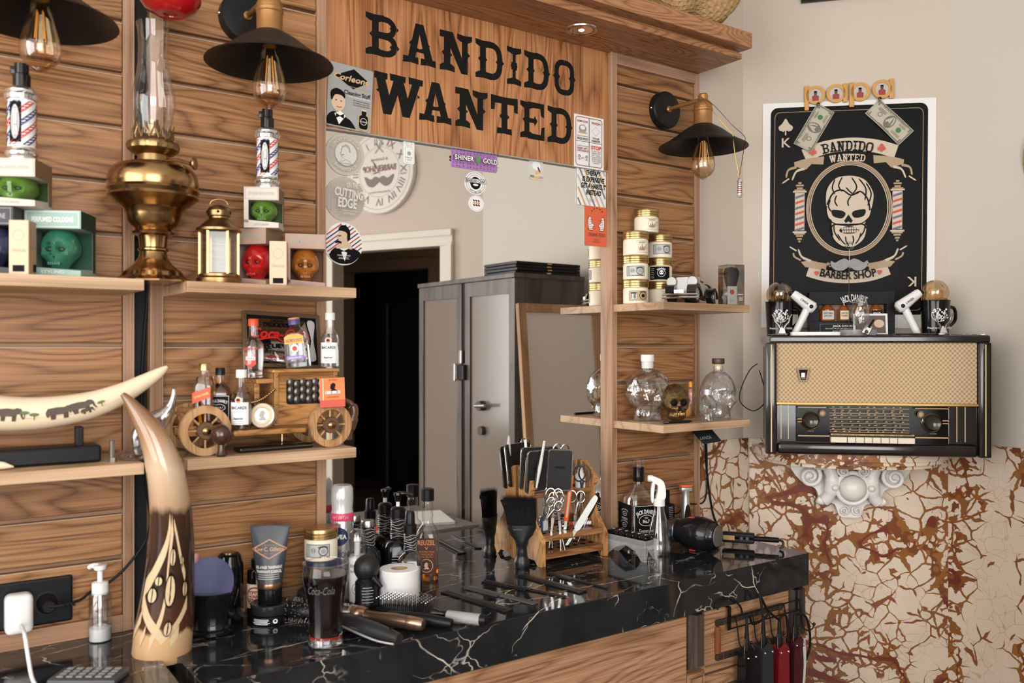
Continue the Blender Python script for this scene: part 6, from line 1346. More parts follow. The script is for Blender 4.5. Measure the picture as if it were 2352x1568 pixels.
t = thing('tonic_bottle', 'dark blue-black bottle with silver cap and patterned neck beside the mousse can', 'bottle', by_mirror(845, -.040), FACE)
M().lathe([(.029, 0), (.030, .003), (.030, .070), (.026, .085), (.0145, .098)], 28).obj('body', mat('blue_black_glass', (.012, .016, .026), .08), t); g = M(); spiral_neck(g, .0145, .098, .142); g.obj('neck', WAVE, t); swirl_lines(t, .0152, .100, .140, 6)
M().lathe([(.0145, .142), (.0145, .154), (.0135, .156), (0, .1562)], 24, f=lambda a, r, h: r*(1 + .02*cos(30*a))).obj('cap', STEEL, t)
A = Art(t, 0, wrap=.0302); A.text('BANDIDO', 0, .050, .012, LGREY, .05, .02, arc=.05); A.ring(0, .028, .010, .001, LGREY); A.lines(0, .014, .03, 2, .004, .001, LGREY); A.done('label')
t = thing('tonic_bottle', 'tall clear tonic bottle with brown REUZEL label by the mirror', 'bottle', by_mirror(982, -.040), FACE)
P = [(.024, 0), (.026, .004), (.026, .104), (.022, .118), (.0135, .130), (.012, .140), (.0135, .150), (.012, .160), (.0135, .170), (.012, .180), (.012, .186)]
M().lathe(P, 30, f=squarish(.026, 4, .6)).obj('body', GLASS, t); M().lathe([(.0245, .004), (.0248, .028), (0, .0285)], 30, f=squarish(.026, 4, .6)).obj('tonic', WHISKY, t); M().lathe([(.0148, .184), (.0148, .210), (.013, .212), (0, .2122)], 26, f=lambda a, r, h: r*(1 + .015*cos(30*a))).obj('cap', BLACK, t)
A = Art(t, -.0265); RB = mat('reuzel_brown', (.085, .020, .012), .5); RO = mat('reuzel_orange', (.62, .26, .09), .5)
A.rect(-.0225, .020, .0225, .102, RB); A.text('REUZEL', 0, .092, .011, RO, .040, .02); A.text('V', 0, .079, .007, RO, .008, .02); A.text('GROOMING TONIC', 0, .071, .004, RO, .036); A.text('TONIQUE DE', 0, .065, .004, RO, .030); A.text('MISE EN PLI', 0, .059, .004, RO, .030); A.disc(0, .039, .0155, KRAFTL); A.disc(0, .039, .0140, RB); A.poly(prof(.018, 0, .039), KRAFTL); A.done('label')
t = thing('tonic_spray_bottle', 'squat amber BANDIDO spray bottle with patterned neck', 'bottle', by_mirror(942, -.104), FACE + .1)
M().lathe([(.027, 0), (.028, .003), (.028, .070), (.024, .080), (.0145, .090)], 28, f=squarish(.028, 5, .6)).obj('body', GLASS, t); M().lathe([(.0262, .004), (.0262, .068), (.022, .076), (0, .0765)], 28, f=squarish(.028, 5, .6)).obj('tonic', WHISKY, t)
g = M(); spiral_neck(g, .0132, .089, .130); g.obj('neck', WAVE, t); swirl_lines(t, .0138, .091, .128, 6); M().lathe([(.0142, .130), (.0142, .148), (.011, .150), (.010, .174), (.008, .178), (0, .1785)], 24).obj('spray_head', BLACK, t)
A = Art(t, -.0285); A.rect(-.023, .006, .023, .064, INK); A.frame(-.022, .007, .022, .063, .0008, PWHITE); A.text('BANDIDO', 0, .053, .008, PWHITE, .040, .02, arc=.05); A.ring(0, .034, .012, .0012, PWHITE); A.disc(0, .035, .006, PWHITE); A.lines(0, .018, .03, 3, .004, .0012, PWHITE); A.done('label'); M().box(-.0292, -.023, .006, -.0283, .023, .064).obj('side_label', INK, t, ang=0)
t = thing('hairspray_bottle', 'white bottle with a clear domed cap behind the black powder dispenser', 'bottle', by_mirror(821, -.10), FACE)
M().lathe([(.0175, 0), (.0185, .003), (.0185, .092), (.0165, .098)], 28).obj('body', WHITE, t); M().lathe([(.0178, .094), (.018, .130), (.0165, .145), (.011, .152), (0, .154)], 28).obj('cap', CLEARP, t); M().lathe([(.006, .098), (.006, .125), (.008, .127), (.008, .134)], 14).obj('spray_valve', WHITE, t)
A = Art(t, 0, wrap=.0187); A.text('BOOSTER', 0, .078, .007, INK, .026); A.text('VOLUME & MORE', 0, .066, .004, INK, .028); A.ring(.004, .03, .013, .0014, INKG); A.disc(.004, .03, .008, INKG); A.done('label')
t = thing('powder_dispenser', 'black powder puffer with round bulb top and spout', 'dispenser', on_ct(842, 1392), FACE)
M().lathe([(.0235, 0), (.0245, .002), (.0245, .010), (.0235, .012), (.0235, .052), (.020, .056)], 32).obj('body', BLACK, t); M().ball((0, 0, .080), (.0265, .0265, .028), 28, 18).obj('bulb', mat('puffer_black', (.012, .012, .012), .45), t); M().lathe([(.019, .050), (.019, .060)], 24).obj('collar', BLACK, t)
M().tube([(.016, -.012, .062), (.026, -.016, .052), (.034, -.018, .044)], [.008, .0055, .0042], 14).obj('spout', BLACK, t); A = Art(t, 0, wrap=.0236); A.lines(.006, .044, .026, 6, .006, .0012, LGREY); A.done('label')
t = thing('paper_roll', 'white toilet paper roll on the counter', 'paper roll', on_ct(917, 1383), FACE)
M().lathe([(.041, .0), (.042, .002), (.042, .071), (.0405, .073), (.0185, .073), (.0175, .072), (.0175, .001), (.041, .0)], 48, cap=False).obj('paper', mat('tissue_white', (.80, .79, .77), .9, bump=.2, bscale=150), t); M().lathe([(.0176, .002), (.0176, .0725), (.0168, .0725), (.0168, .002), (.0176, .002)], 32, cap=False).obj('core', KRAFT, t)
# ---- brushes lying in front
def lying(px0, py0, px1, py1):
    a, b = Vector(on_ct(px0, py0)), Vector(on_ct(px1, py1)); return a, (b - a).length, atan2(b.y - a.y, b.x - a.x)
def brush_pins(t, x0, x1, w, z0, h, nx, ny, m1, m2, fan=.25):
    g, g2 = M(), M()
    for i in range(nx):
        for j in range(ny):
            x = x0 + (x1 - x0)*i/(nx - 1); y = w*(j/(ny - 1) - .5); tip = (x, y*(1 + fan), z0 + h)
            g.tube([(x, y, z0), tip], .0008, 5); g2.ball(tip, .0018, 6, 4)
    o = g.obj('pins', m1, t); o['kind'] = 'stuff'; o = g2.obj('pin_tips', m2, t); o['kind'] = 'stuff'
a, L_, rz = lying(872, 1410, 1098, 1437)
t = thing('vent_brush', 'black vent brush with silver-tipped pins and grey ribbed handle', 'brush', tuple(a), rz, sc=1.0)
M().box(0, -.020, .010, .120, .020, .018, .004).obj('head', BLACK, t); brush_pins(t, .006, .114, .036, .017, .022, 13, 6, BLACK, CHROME)
for k in range(5): M().box(.012 + k*.022, -.0205, .007, .020 + k*.022, .0205, .0105).obj('vent_bar', BLACK, t)
M().tube([(.118, 0, .014), (.135, 0, .015), (.150, 0, .015)], [.012, .006, .008], 14).obj('neck', GBLACK, t)
hd = M(); hd.lathe([(.0105 + (.0008 if i % 2 else 0), .150 + i*.0027) for i in range(26)] + [(.010, .222), (.006, .226)], 20, c=(0, 0, .0125), axis='X'); hd.obj('handle', mat('grip_grey', (.30, .30, .28), .5), t)
M().lathe([(.0108, .220), (.0100, .232), (.004, .236)], 18, c=(0, 0, .0125), axis='X').obj('end_cap', BLACK, t)
a, L_, rz = lying(786, 1426, 978, 1455)
t = thing('round_brush', 'rose gold round brush lying beside the cola glass', 'brush', tuple(a), rz)
M().lathe([(.010, 0.0), (.015, .004), (.015, .022), (.012, .024)], 24, c=(0, 0, .020), axis='X').obj('barrel', STEEL, t)
g = M(); rb = random.Random(4)
for i in range(120): q = rb.uniform(0, 2*pi); x = rb.uniform(-.02, .022); g.tube([(x, .013*cos(q), .020 + .013*sin(q)), (x, .0195*cos(q), .020 + .0195*sin(q))], .0006, 4)
o = g.obj('bristles', BLACK, t); o['kind'] = 'stuff'
M().lathe([(.013, .024), (.016, .030), (.0165, .046), (.013, .056)], 24, c=(0, 0, .019), axis='X').obj('ferrule', ROSE, t)
M().lathe([(.012, .056), (.0115, .08), (.0135, .12), (.0125, .150)], 24, c=(0, 0, .0165), axis='X').obj('handle', mat('handle_brown_metal', (.22, .14, .10), .3, .8), t); M().lathe([(.0128, .150), (.0135, .153), (.0115, .178), (.009, .183), (0, .1835)], 24, c=(0, 0, .0160), axis='X').obj('end_cap', ROSE, t)
a, L_, rz = lying(784, 1448, 928, 1487)
t = thing('hair_brush', 'thick black brush handle with a silver stripe and hanging hole', 'brush', tuple(a), rz)
M().tube(spl([(0, 0, .017), (.03, 0, .019), (.07, 0, .018), (.11, 0, .016), (.150, 0, .013)], 5), [.010 + .006*sin(pi*min(1, .25 + i/26)) for i in range(21)], 20).obj('handle', mat('soft_black', (.02, .02, .021), .38), t)
M().tube(spl([(0, -.012, .016), (.03, -.0165, .0150), (.07, -.0168, .010), (.11, -.0155, .006), (.146, -.011, .006)], 5), .0022, 8).obj('silver_stripe', mat('stripe_silver', (.6, .6, .58), .3, .7), t); M().lathe([(.0042, .001), (.0042, -.001)], 16, c=(.132, -.002, .0295), axis='Z').obj('hanging_hole', INK, t)
a, L_, rz = lying(892, 1428, 1026, 1443)
t = thing('hair_brush', 'slim black brush handle lying behind the rose gold brush', 'brush', tuple(a), rz)
M().tube(spl([(0, 0, .012), (.05, 0, .013), (.09, 0, .012), (.135, 0, .010)], 6), [.009 + .003*sin(pi*i/18) for i in range(19)], 16).obj('handle', BLACK, t)
# ---- combs on the marble
def comb(label, p0, p1, wid, m, style=0):
    a, L_, rz = lying(*p0, *p1)
    t = thing('comb', label, 'comb', (a.x, a.y, CT + .0004), rz, 'combs on the counter')
    g = M()
    if style == 0: g.box(0, wid*.55, 0, L_, wid, .0035, .0008); g.box(0, 0, 0, L_*.02, wid, .003); g.box(L_*.98, 0, 0, L_, wid, .003)
    if style == 0: g.obj('spine', m, t, ang=0)
    elif style == 1: g.box(0, wid*.62, 0, L_*.52, wid, .0035, .0008); g.box(L_*.52, wid*.25, 0, L_, wid, .0035, .001); g.obj('spine', m, t, ang=0)
    elif style == 2: g.box(0, wid*.4, 0, L_*.6, wid*.7, .004, .001); g.obj('spine', m, t, ang=0)
    elif style == 3: g.prism([(0, wid*.5), (L_*.45, wid*.5), (L_, wid*.85), (L_, wid), (0, wid)], 0, .003, 'XY'); g.obj('spine', m, t, ang=0)
    n = {0: 44, 1: 34, 2: 16, 3: 26}[style]; x1 = {0: L_*.97, 1: L_*.5, 2: L_*.55, 3: L_*.44}[style]
    g = M()
    for i in range(n):
        x = L_*.025 + (x1 - L_*.025)*i/(n - 1); w_ = x1/n*.5
        g.box(x - w_/2, 0, .0004, x + w_/2, wid*.62, .0028)
    o = g.obj('teeth', m, t, ang=0); o['kind'] = 'stuff'
    if style == 2:
        for k in range(3): M().box(L_*.6 - .002, wid*(.38 + .13*k), .0005, L_, wid*(.38 + .13*k) + .002, .0028).obj('tail_prong', m, t, ang=0)
    return t
COMBK = mat('comb_black', (.014, .014, .014), .35); COMBG = mat('comb_grey', (.075, .075, .073), .35)
comb('flat dark comb nearest the counter front edge', (1012, 1362), (1158, 1408), .026, COMBK, 0)
comb('grey styling comb with a half-toothed blade', (1062, 1352), (1220, 1392), .024, COMBG, 1)
comb('black fork-tailed comb in the middle of the comb row', (1102, 1338), (1290, 1376), .030, COMBK, 2)
comb('black wide-toothed comb behind the fork-tailed comb', (1186, 1324), (1330, 1364), .026, COMBK, 0)
comb('slim tapering black comb nearest the wooden rack', (1252, 1318), (1382, 1356), .020, COMBK, 3)
# ---- neck duster brush
q = onZ(1206, 1296, CT); t = thing('neck_brush', 'black neck duster brush standing in front of the mirror', 'brush', (1.246, -.075, CT + .0003), FACE, None)
def hb(u, v):
    a = 2*pi*u; w = [(.0, .019), (.1, .020), (.3, .014), (.45, .013), (.62, .017), (.8, .030), (.93, .036), (1, .036)]
    for (v0, r0), (v1, r1) in zip(w, w[1:]):
        if v0 <= v <= v1: rx = r0 + (r1 - r0)*smooth01(v0, v1, v); break
    ry = min(rx, .017) if v > .3 else rx*.85
    return (rx*cos(a), ry*sin(a), .105*v)
g = M(); g.grid(hb, 30, 22, True); g.obj('handle', mat('duster_black', (.012, .012, .013), .32), t)
A = Art(t, -.0175); A.stroke([(-.022 + .0012*k, .096 + .0018*sin(k*1.7)) for k in range(20)], .0006, GREY); A.done('print')
M().lathe([(.019, 0), (.019, .003)], 24).obj('base_disc', BLACK, t)
g = M(); rb = random.Random(11); core = M()
core.grid(lambda u, v: ((.034 + .009*v)*cos(2*pi*u) - .010*v*v, .013*sin(2*pi*u), .103 + .062*v), 28, 5, True); core.box(-.048, -.009, .155, .028, .009, .163)
core.obj('bristle_core', INK, t)
for i in range(1500):
    q_ = rb.uniform(0, 2*pi); rr = sqrt(rb.random()); x = .035*rr*cos(q_); y = .015*rr*sin(q_); bend = rb.uniform(.008, .020); hgt = rb.uniform(.068, .080) + .10*(-x)*.35
    p0, p1, p2 = (x, y, .100), (x*1.10 - bend*.3, y*1.1, .100 + hgt*.6), (x*1.24 - bend + .006, y*1.3, .100 + hgt)
    w_ = .0005; g.add([(p0[0]-w_, p0[1], p0[2]), (p0[0]+w_, p0[1], p0[2]), (p1[0]-w_, p1[1], p1[2]), (p1[0]+w_, p1[1], p1[2]), p2], [(0, 1, 3, 2), (2, 3, 4)])
o = g.obj('bristles', INK, t, ang=0, recalc=False); o['kind'] = 'stuff'
# ---- wooden tool rack
RX0, RX1, RYB = 1.283, 1.500, -.010
rk = thing('tool_rack', 'burnt pine tool rack holding scissors and razors', 'rack', ((RX0 + RX1)/2, RYB, CT + .0003), 0)
PR = [(0, 0), (0, .238)] + spl([(-.008, .238), (-.024, .230), (-.042, .212), (-.062, .192)], 4) + spl([(-.060, .185), (-.050, .180), (-.046, .165), (-.046, .14), (-.056, .110), (-.078, .082), (-.094, .062)], 4) + [(-.095, .055), (-.095, 0), (-.080, 0), (-.068, .012), (-.030, .012), (-.018, 0)]
hw = (RX1 - RX0)/2
for s in (-1, 1): M().prism(PR, s*hw, s*(hw - .014), 'YZ').obj('side_panel', W_PINE, rk, ang=30)
for nm, y0, y1, z0, z1 in (('top_bar', -.047, -.012, .160, .172), ('tool_shelf', -.094, -.004, .060, .074), ('bottom_shelf', -.093, -.004, .016, .032)): 
    sh_ = M().box(-hw + .014, y0, z0, hw - .014, y1, z1, .0012).obj(nm, W_PINEX, rk, ang=0)
    if nm != 'top_bar':
        for i in range(7):
            for yy in (-.030, -.062): M().lathe([(.007, 0), (.007, .0004)], 16, c=(-.078 + i*.026, yy, z1 + .0001)).obj('hole', INK, sh_)
RO_ = Vector(rk.location)
def scissors(label, loc, rot, L, hm, ring=.012, open_=.06, group='scissors in the rack', cat='scissors', name='scissors'):
    t = thing(name, label, cat, loc, rot=rot, group=group, sc=1.0)
    for s in (-1, 1):
        g = M(Matrix.Rotation(s*open_, 4, 'Y'))
        g.prism([(-.002, -.005), (.0035*s, -.005), (.0045*s, -L*.1), (.0008*s, -L*.55), (-.0006*s, -L*.55)], -.0008*s - .0006, -.0008*s + .0006); g.obj('blade', STEEL, t, ang=0)
        g = M(Matrix.Rotation(s*open_, 4, 'Y')); g.tube([(-.0*s, 0, -.006), (-s*.003, 0, L*.12), (-s*.007, 0, L*.24)], .0024, 8)
        g.tube([(-s*(.012) + ring*.9*cos(q), 0, L*.24 + ring*1.1 + ring*1.25*sin(q)) for q in [2*pi*i/22 for i in range(22)]], .0021, 7, closed=True); g.obj('handle', hm, t)
    M().lathe([(.003, -.0028), (.003, .0028)], 12, axis='Y').obj('pivot_screw', CHROME, t)
    return t
def in_rack(px, py, y): p = onY(px, py, y); return (p.x, y, p.z)
# leather scissor case with its own scissors
lc = thing('scissor_case', 'open black leather scissor case standing in the wooden rack', 'case', in_rack(1254, 1126, -.052), rot=(R(8), 0, FACE*.45))
for s in (-1, 1):
    cv = M().prism(rrect(min(0, s*.064), 0, max(0, s*.064), .108, .008), .002, -.003).obj('case_half', mat('case_leather', (.014, .014, .014), .5), lc, ang=0); cv.rotation_euler = (0, 0, R(-14*s))
    M().tube([(p[0], -.003, p[1]) for p in rrect(min(.001*s, s*.063), .001, max(.001*s, s*.063), .107, .008)], .0022, 6, closed=True).obj('metal_rim', STEEL, cv)
    M().box(s*.020, -.006, .060, s*.044, -.003, .064).obj('strap', BLACK, cv, ang=0)
bk_ = M().prism(rrect(-.070, .004, .03, .112, .008), .012, .006).obj('case_back', MATS['case_leather'], lc, ang=0)
M().tube([(p[0], .006, p[1]) for p in rrect(-.069, .005, .029, .111, .008)], .0018, 6, closed=True).obj('metal_rim', STEEL, bk_)
scissors('silver scissors hung in the right half of the black case', in_rack(1282, 1068, -.072), (R(8), R(8), FACE*.5), .105, STEEL, .0125, .05)
t = thing('straight_razor', 'folded white straight razor upright in the left half of the black case', 'razor', in_rack(1232, 1120, -.074), rot=(0, R(10), FACE*.5)); M().tube([(0, 0, 0), (0, -.001, .05), (.001, 0, .118)], [.0025, .0048, .003], 10).obj('scales', mat('razor_white', (.62, .60, .56), .3), t); M().tube([(-.002, .003, .0), (-.003, .004, .03), (-.004, .003, .062)], [.004, .005, .004], 10).obj('blade_holder', BLACK, t)
t = thing('plastic_stick', 'white plastic stick rising behind the black scissor case', 'stick', in_rack(1212, 1130, -.040), rot=(0, R(-3), 0)); M().tube([(0, 0, 0), (0, 0, .133)], .0035, 10).obj('stick', WHITE, t)
# scissors and razors in the shelf holes
scissors('bright steel scissors hanging from the rack top bar', in_rack(1270, 1183, -.083), (0, R(4), FACE), .150, STEEL, .013, .05)
scissors('second pair of steel scissors crossing in front of the rack', in_rack(1284, 1190, -.089), (0, R(-7), FACE), .155, STEEL, .012, .07)
scissors('thin steel thinning scissors tilted left in the rack', in_rack(1256, 1190, -.080), (0, R(28), FACE), .120, STEEL, .010, .03)
scissors('steel scissors with a ring handle beside the razor', in_rack(1322, 1178, -.070), (0, R(3), FACE), .120, STEEL, .012, .02)
scissors('scissors with large black plastic handles on the rack right side', in_rack(1336, 1125, -.052), (0, R(2), FACE), .10, mat('handle_charcoal', (.035, .037, .04), .4), .017, .12)
t = thing('straight_razor', 'large white straight razor leaning across the rack front', 'razor', in_rack(1324, 1214, -.108), rot=(0, R(30), FACE)); M().prism(spl([(-.006, 0), (.007, .0), (.009, .04), (.009, .088), (.004, .096), (-.004, .092), (-.007, .04)], 4, True), -.0025, .0025).obj('scales', mat('razor_pearl', (.70, .70, .68), .3), t); M().prism([(-.005, .004), (.005, .004), (.002, -.046), (-.004, -.050)], -.0008, .0008).obj('blade', STEEL, t, ang=0)
t = thing('straight_razor', 'black-handled straight razor at the rack right end', 'razor', in_rack(1352, 1186, -.098), rot=(0, R(22), FACE)); M().prism(spl([(-.004, 0), (.004, 0), (.006, .03), (.004, .064), (-.004, .062), (-.005, .03)], 4, True), -.002, .002).obj('scales', GBLACK, t); M().tube([(0, 0, 0), (-.001, 0, -.07)], [.0016, .0012], 8).obj('shank', STEEL, t)
t = thing('cutter_knife', 'orange snap-off cutter knife standing in the rack', 'cutter', in_rack(1300, 1196, -.070), rot=(0, R(7), FACE)); M().box(-.006, -.003, 0, .006, .003, .118, .002).obj('handle', mat('cutter_orange', (.80, .12, .02), .35), t); M().box(-.002, -.0034, .01, .002, -.003, .10).obj('slot', LGREY, t, ang=0); M().box(-.0035, -.0006, -.022, .0035, .0006, 0).obj('blade', STEEL, t, ang=0)
t = thing('glue_bottle', 'small white plastic bottle behind the black scissor handles', 'bottle', in_rack(1333, 1126, -.038), FACE); M().lathe([(.011, 0), (.0135, .004), (.0135, .040), (.008, .048), (.008, .054), (.006, .055), (.006, .060), (0, .0605)], 24).obj('body', WHITE, t)
t = thing('marker_pen', 'white pen with a red cap lying on the rack shelf', 'pen', (RX1 - .058, -.052, CT + .0003 + .076 + .0055), rot=(0, 0, R(-20))); M().tube([(-.016, 0, 0), (.036, 0, 0)], .005, 14).obj('barrel', WHITE, t); M().tube([(-.03, 0, 0), (-.014, 0, 0)], .0055, 14).obj('cap', RED, t)
for i, (px_, lab) in enumerate(((1295, 'small steel tin on the rack shelf behind the cutter'), (1340, 'small steel tin on the rack shelf behind the razor'))):
    t = thing('small_tin', lab, 'tin', (onY(px_, 0, -.045).x, -.045, CT + .0003 + .0763), 0); M().lathe([(.014, 0), (.0145, .002), (.0145, .006), (.0138, .007), (.0145, .008), (.0145, .014), (.013, .016), (0, .0162)], 26).obj('tin', STEEL, t)
t = thing('matchbox', 'small navy packet on the left of the rack shelf', 'packet', (RX0 + .034, -.072, CT + .0003 + .0763), R(8)); M().box(-.010, -.005, 0, .010, .005, .036, .001).obj('packet', mat('navy_packet', (.05, .07, .12), .4), t, ang=0); M().box(-.0085, -.0056, .006, .0085, -.005, .030).obj('front_print', LGREY, t, ang=0)
# ================================================================== counter, right end
t = thing('whiskey_bottle', 'empty square black-label whiskey bottle at the right of the mirror', 'bottle', (1.640, -.072, CT + .0003), FACE + .35)
M().lathe([(.038, 0), (.0405, .004), (.0405, .128), (.036, .140), (.018, .163), (.0145, .172), (.0155, .182), (.0145, .192), (.0145, .214), (.0165, .216), (.0165, .221), (.0142, .223), (.0142, .238), (.0125, .239)], 36, f=squarish(.0405, 6, .6)).obj('body', GLASS, t)
M().lathe([(.0152, .176), (.0162, .182), (.0152, .192), (.0150, .215)], 28).obj('neck_sleeve', GBLACK, t)
A = Art(t, -.041); A.rect(-.037, .012, .037, .118, INK); A.frame(-.035, .014, .035, .116, .0012, PWHITE); A.text('JACK DANIEL\'S', 0, .101, .011, PWHITE, .062, .02, arc=.06); A.ring(0, .077, .022, .0012, PWHITE, .015); A.text('Old', 0, .084, .005, PWHITE, .010); A.text('No.7', 0, .075, .009, PWHITE, .020, .02); A.text('Tennessee', 0, .050, .010, PWHITE, .044, .0, .25); A.text('WHISKEY', 0, .036, .008, PWHITE, .044, .02); A.lines(0, .026, .04, 2, .005, .0015, LGREY); A.done('front_label')
sl = M().box(-.0418, -.037, .012, -.0412, .037, .118).obj('side_label', INK, t, ang=0)
A = Art(sl, 0); 
for z in (.095, .065): A.text('JACK DANIEL', 0, z + .008, .004, PWHITE, .04, arc=.04); A.ring(0, z - .004, .012, .001, PWHITE, .006); A.text('No.7', 0, z - .004, .004, PWHITE, .014); A.lines(0, z - .015, .04, 2, .003, .001, PWHITE)
for o in A.done('side_print'): o.rotation_euler = (0, 0, R(-90)); o.location = (-.0419, 0, 0)
t = thing('trigger_spray', 'clear water spray bottle with a white trigger head', 'spray bottle', on_ct(1514, 1272), FACE)
M().lathe([(.029, 0), (.031, .004), (.032, .020), (.030, .050), (.022, .085), (.0145, .110), (.012, .128), (.0125, .134)], 36).obj('body', CLEARP, t); M().lathe([(.0295, .003), (.0305, .018), (.0295, .030), (0, .031)], 36).obj('water', GLASS, t); M().tube(spl([(0, 0, .130), (.002, 0, .07), (.012, 0, .006)], 6), .002, 8).obj('dip_tube', CLEARP, t)
M().lathe([(.0145, .126), (.0145, .142), (.010, .146)], 24, f=lambda a, r, h: r*(1 + .03*cos(24*a))).obj('collar', WHITE, t)
M().prism(spl([(.013, .144), (.016, .165), (.010, .190), (-.006, .200), (-.020, .204), (-.024, .196), (-.014, .186), (-.004, .178), (-.006, .160), (-.008, .146)], 4, True), -.009, .009).obj('trigger_head', WHITE, t)
M().prism(spl([(-.012, .186), (-.018, .188), (-.022, .165), (-.021, .138), (-.016, .136), (-.014, .160)], 4, True), -.006, .006).obj('trigger', WHITE, t); M().lathe([(.008, -.030), (.009, -.022), (.008, -.016)], 18, c=(0, 0, .197), axis='X').obj('nozzle', WHITE, t)
# clipper guard tray
q0, q1 = onZ(1490, 1291, CT), onZ(1412, 1262, CT); t = thing('guard_tray', 'clear plastic tray holding black clipper guards', 'tray', (q0.x + .012, q0.y + .004, CT + .0003), R(6))
L_ = .140; W_ = .046
for x in (-W_/2, W_/2): 
    PT = [(0, 0), (.012, 0), (.030, .022), (.065, .034), (.100, .022), (.128, 0), (L_, 0), (L_, .052), (0, .052)]
    M().prism(PT, x - .001, x + .001, 'YZ').obj('side_wall', CLEARP, t, ang=0)
for y in (0, L_): M().prism([(-W_/2, 0), (-W_/2 + .006, 0), (-W_/4, .030), (W_/4, .030), (W_/2 - .006, 0), (W_/2, 0), (W_/2, .052), (-W_/2, .052)], y - .001, y + .001).obj('end_wall', CLEARP, t, ang=0)
M().tube([(-W_/2, 0, .052), (W_/2, 0, .052), (W_/2, L_, .052), (-W_/2, L_, .052)], .0014, 6, closed=True).obj('rim', CLEARP, t)
M().box(-W_/2, 0, .036, W_/2, L_, .0372).obj('tray_floor', CLEARP, t, ang=0)
for o_ in t.children: o_.data.materials[0] = mat('tray_plastic', (.80, .81, .81), .12, alpha=.17)
TO = Vector(t.location)
for i in range(6):
    g_ = thing('clipper_guard', ('nearest', 'second', 'third', 'fourth', 'fifth', 'farthest')[i] + ' black clipper guard in the clear tray', 'clipper guard', tuple(TO + Matrix.Rotation(R(6), 3, 'Z') @ Vector((0, .016 + i*.0215, .0376))), R(6), 'clipper guards in the tray')
    M().box(-.020, -.008, .010, .020, .008, .026, .003).obj('guard_body', GBLACK, g_); M().ball((0, 0, .026), (.006, .004, .003), 10, 6).obj('clip', STEEL, g_)
    g = M()
    for k in range(10): g.box(-.019 + k*.0041, -.008, .0, -.0172 + k*.0041, .006, .012)
    o = g.obj('teeth', BLACK, g_, ang=0); o['kind'] = 'stuff'
    for k in range(2): M().ball((-.012 + .024*k, -.0085, .020), .0013, 6, 4).obj('rivet', STEEL, g_)
# trimmer and adapter
t = thing('trimmer', 'silver trimmer with an orange blade cap standing by the spray bottle', 'trimmer', by_mirror(1575, -.075), FACE + .2)
M().tube(spl([(0, 0, .004), (0, .0, .04), (0, 0, .09), (.0, 0, .135)], 5), [.013 + .003*sin(i*.35) for i in range(16)], 20).obj('body', mat('trimmer_silver', (.62, .62, .61), .25, .8), t); M().prism(spl([(-.006, .02), (.006, .02), (.008, .07), (.0, .098), (-.008, .07)], 4, True), -.0185, -.012).obj('grip', GBLACK, t)
M().box(-.016, -.010, .132, .016, .010, .144, .003).obj('head', mat('trimmer_head', (.55, .55, .54), .3, .6), t); M().box(-.017, -.011, .1445, .017, .011, .151, .002).obj('orange_cap', mat('cap_orange', (.80, .14, .03), .4), t); M().lathe([(.019, 0), (.017, .01), (.014, .016)], 24).obj('stand', BLACK, t)
t = thing('power_adapter', 'black power adapter plugged in behind the spray bottle', 'adapter', (onY(1536, 0, -.05).x, YP + .0072, CT + .085), 0); M().box(-.030, -.006, -.035, .030, 0, .045, .003).obj('socket_plate', BLACK, t, ang=0); M().box(-.020, -.040, -.036, .016, -.006, .012, .004).obj('adapter_body', RUBBER, t); A = Art(t, -.0402); A.lines(-.002, .004, .02, 7, .005, .0012, LGREY); A.done('print')
O = Vector(t.location); M().tube(spl([(.016, -.02, -.02), (.05, -.02, -.02), (.085, -.02, 0)] + [tuple(onY(x, y, -.012) - O) for x, y in ((1618, 1150), (1624, 1080), (1622, 1000), (1620, 985))], 6), .0022, 8).obj('cable', RUBBER, t)
cb_ = thing('power_cable', 'black cable running down beside the right plank panel', 'cable', (1.95, -.01, CT + .0003)); O = Vector(cb_.location)
M().tube(spl([tuple(onY(x, y, -.006) - O) for x, y in ((1619, 990), (1622, 1060), (1628, 1120), (1638, 1180), (1652, 1215))], 6), .0030, 8).obj('cable', RUBBER, cb_)
# hair dryer and straightener
q = onZ(1606, 1272, CT); t = thing('hair_dryer', 'black hair dryer lying on its side at the counter end', 'hair dryer', (q.x + .020, q.y + .040, CT + .0003), FACE + R(-40))
GD = mat('dryer_black', (.008, .008, .009), .14, bump=.03)
M().lathe([(.024, -.085), (.025, -.060), (.030, -.050), (.0315, -.035), (.040, -.015), (.045, .010), (.045, .030), (.041, .048), (.034, .060)], 36, c=(0, 0, .046), axis='X').obj('barrel', GD, t)
M().lathe([(.036, .050), (.038, .056), (.034, .068), (.029, .072)], 36, c=(0, 0, .046), axis='X', f=lambda a, r, h: r*(1 + .03*cos(28*a))).obj('vent_ring', GBLACK, t); M().lathe([(.028, .0715), (.026, .0735), (0, .0745)], 36, c=(0, 0, .046), axis='X').obj('intake_mesh', mat('mesh_grey', (.20, .195, .18), .5, .6, bump=.6, bscale=700), t)
M().lathe([(.0255, -.085), (.028, -.070), (.031, -.055), (.0325, -.046), (.0315, -.044)], 30, c=(0, 0, .046), axis='X', f=lambda a, r, h: r*(1 + .03*sin(7*a + 90*h))).obj('nozzle_wrap', mat('dark_foil', (.25, .25, .25), .18, .9), t); M().tube(spl([(.0, .02, .040), (-.004, .06, .030), (-.004, .13, .020)], 5), [.016]*6 + [.014]*5, 16).obj('handle', GD, t)
for z_ in (.0885, .0025): M().box(-.004, -.014, z_ - .001, .012, .004, z_ + .001).obj('red_mark', RED, t, ang=0)
a, L_, rz = lying(1672, 1254, 1782, 1262)
t = thing('hair_straightener', 'black hair straightener with a twisted cable end behind the dryer', 'straightener', (a.x, a.y + .02, CT + .0003), rz)
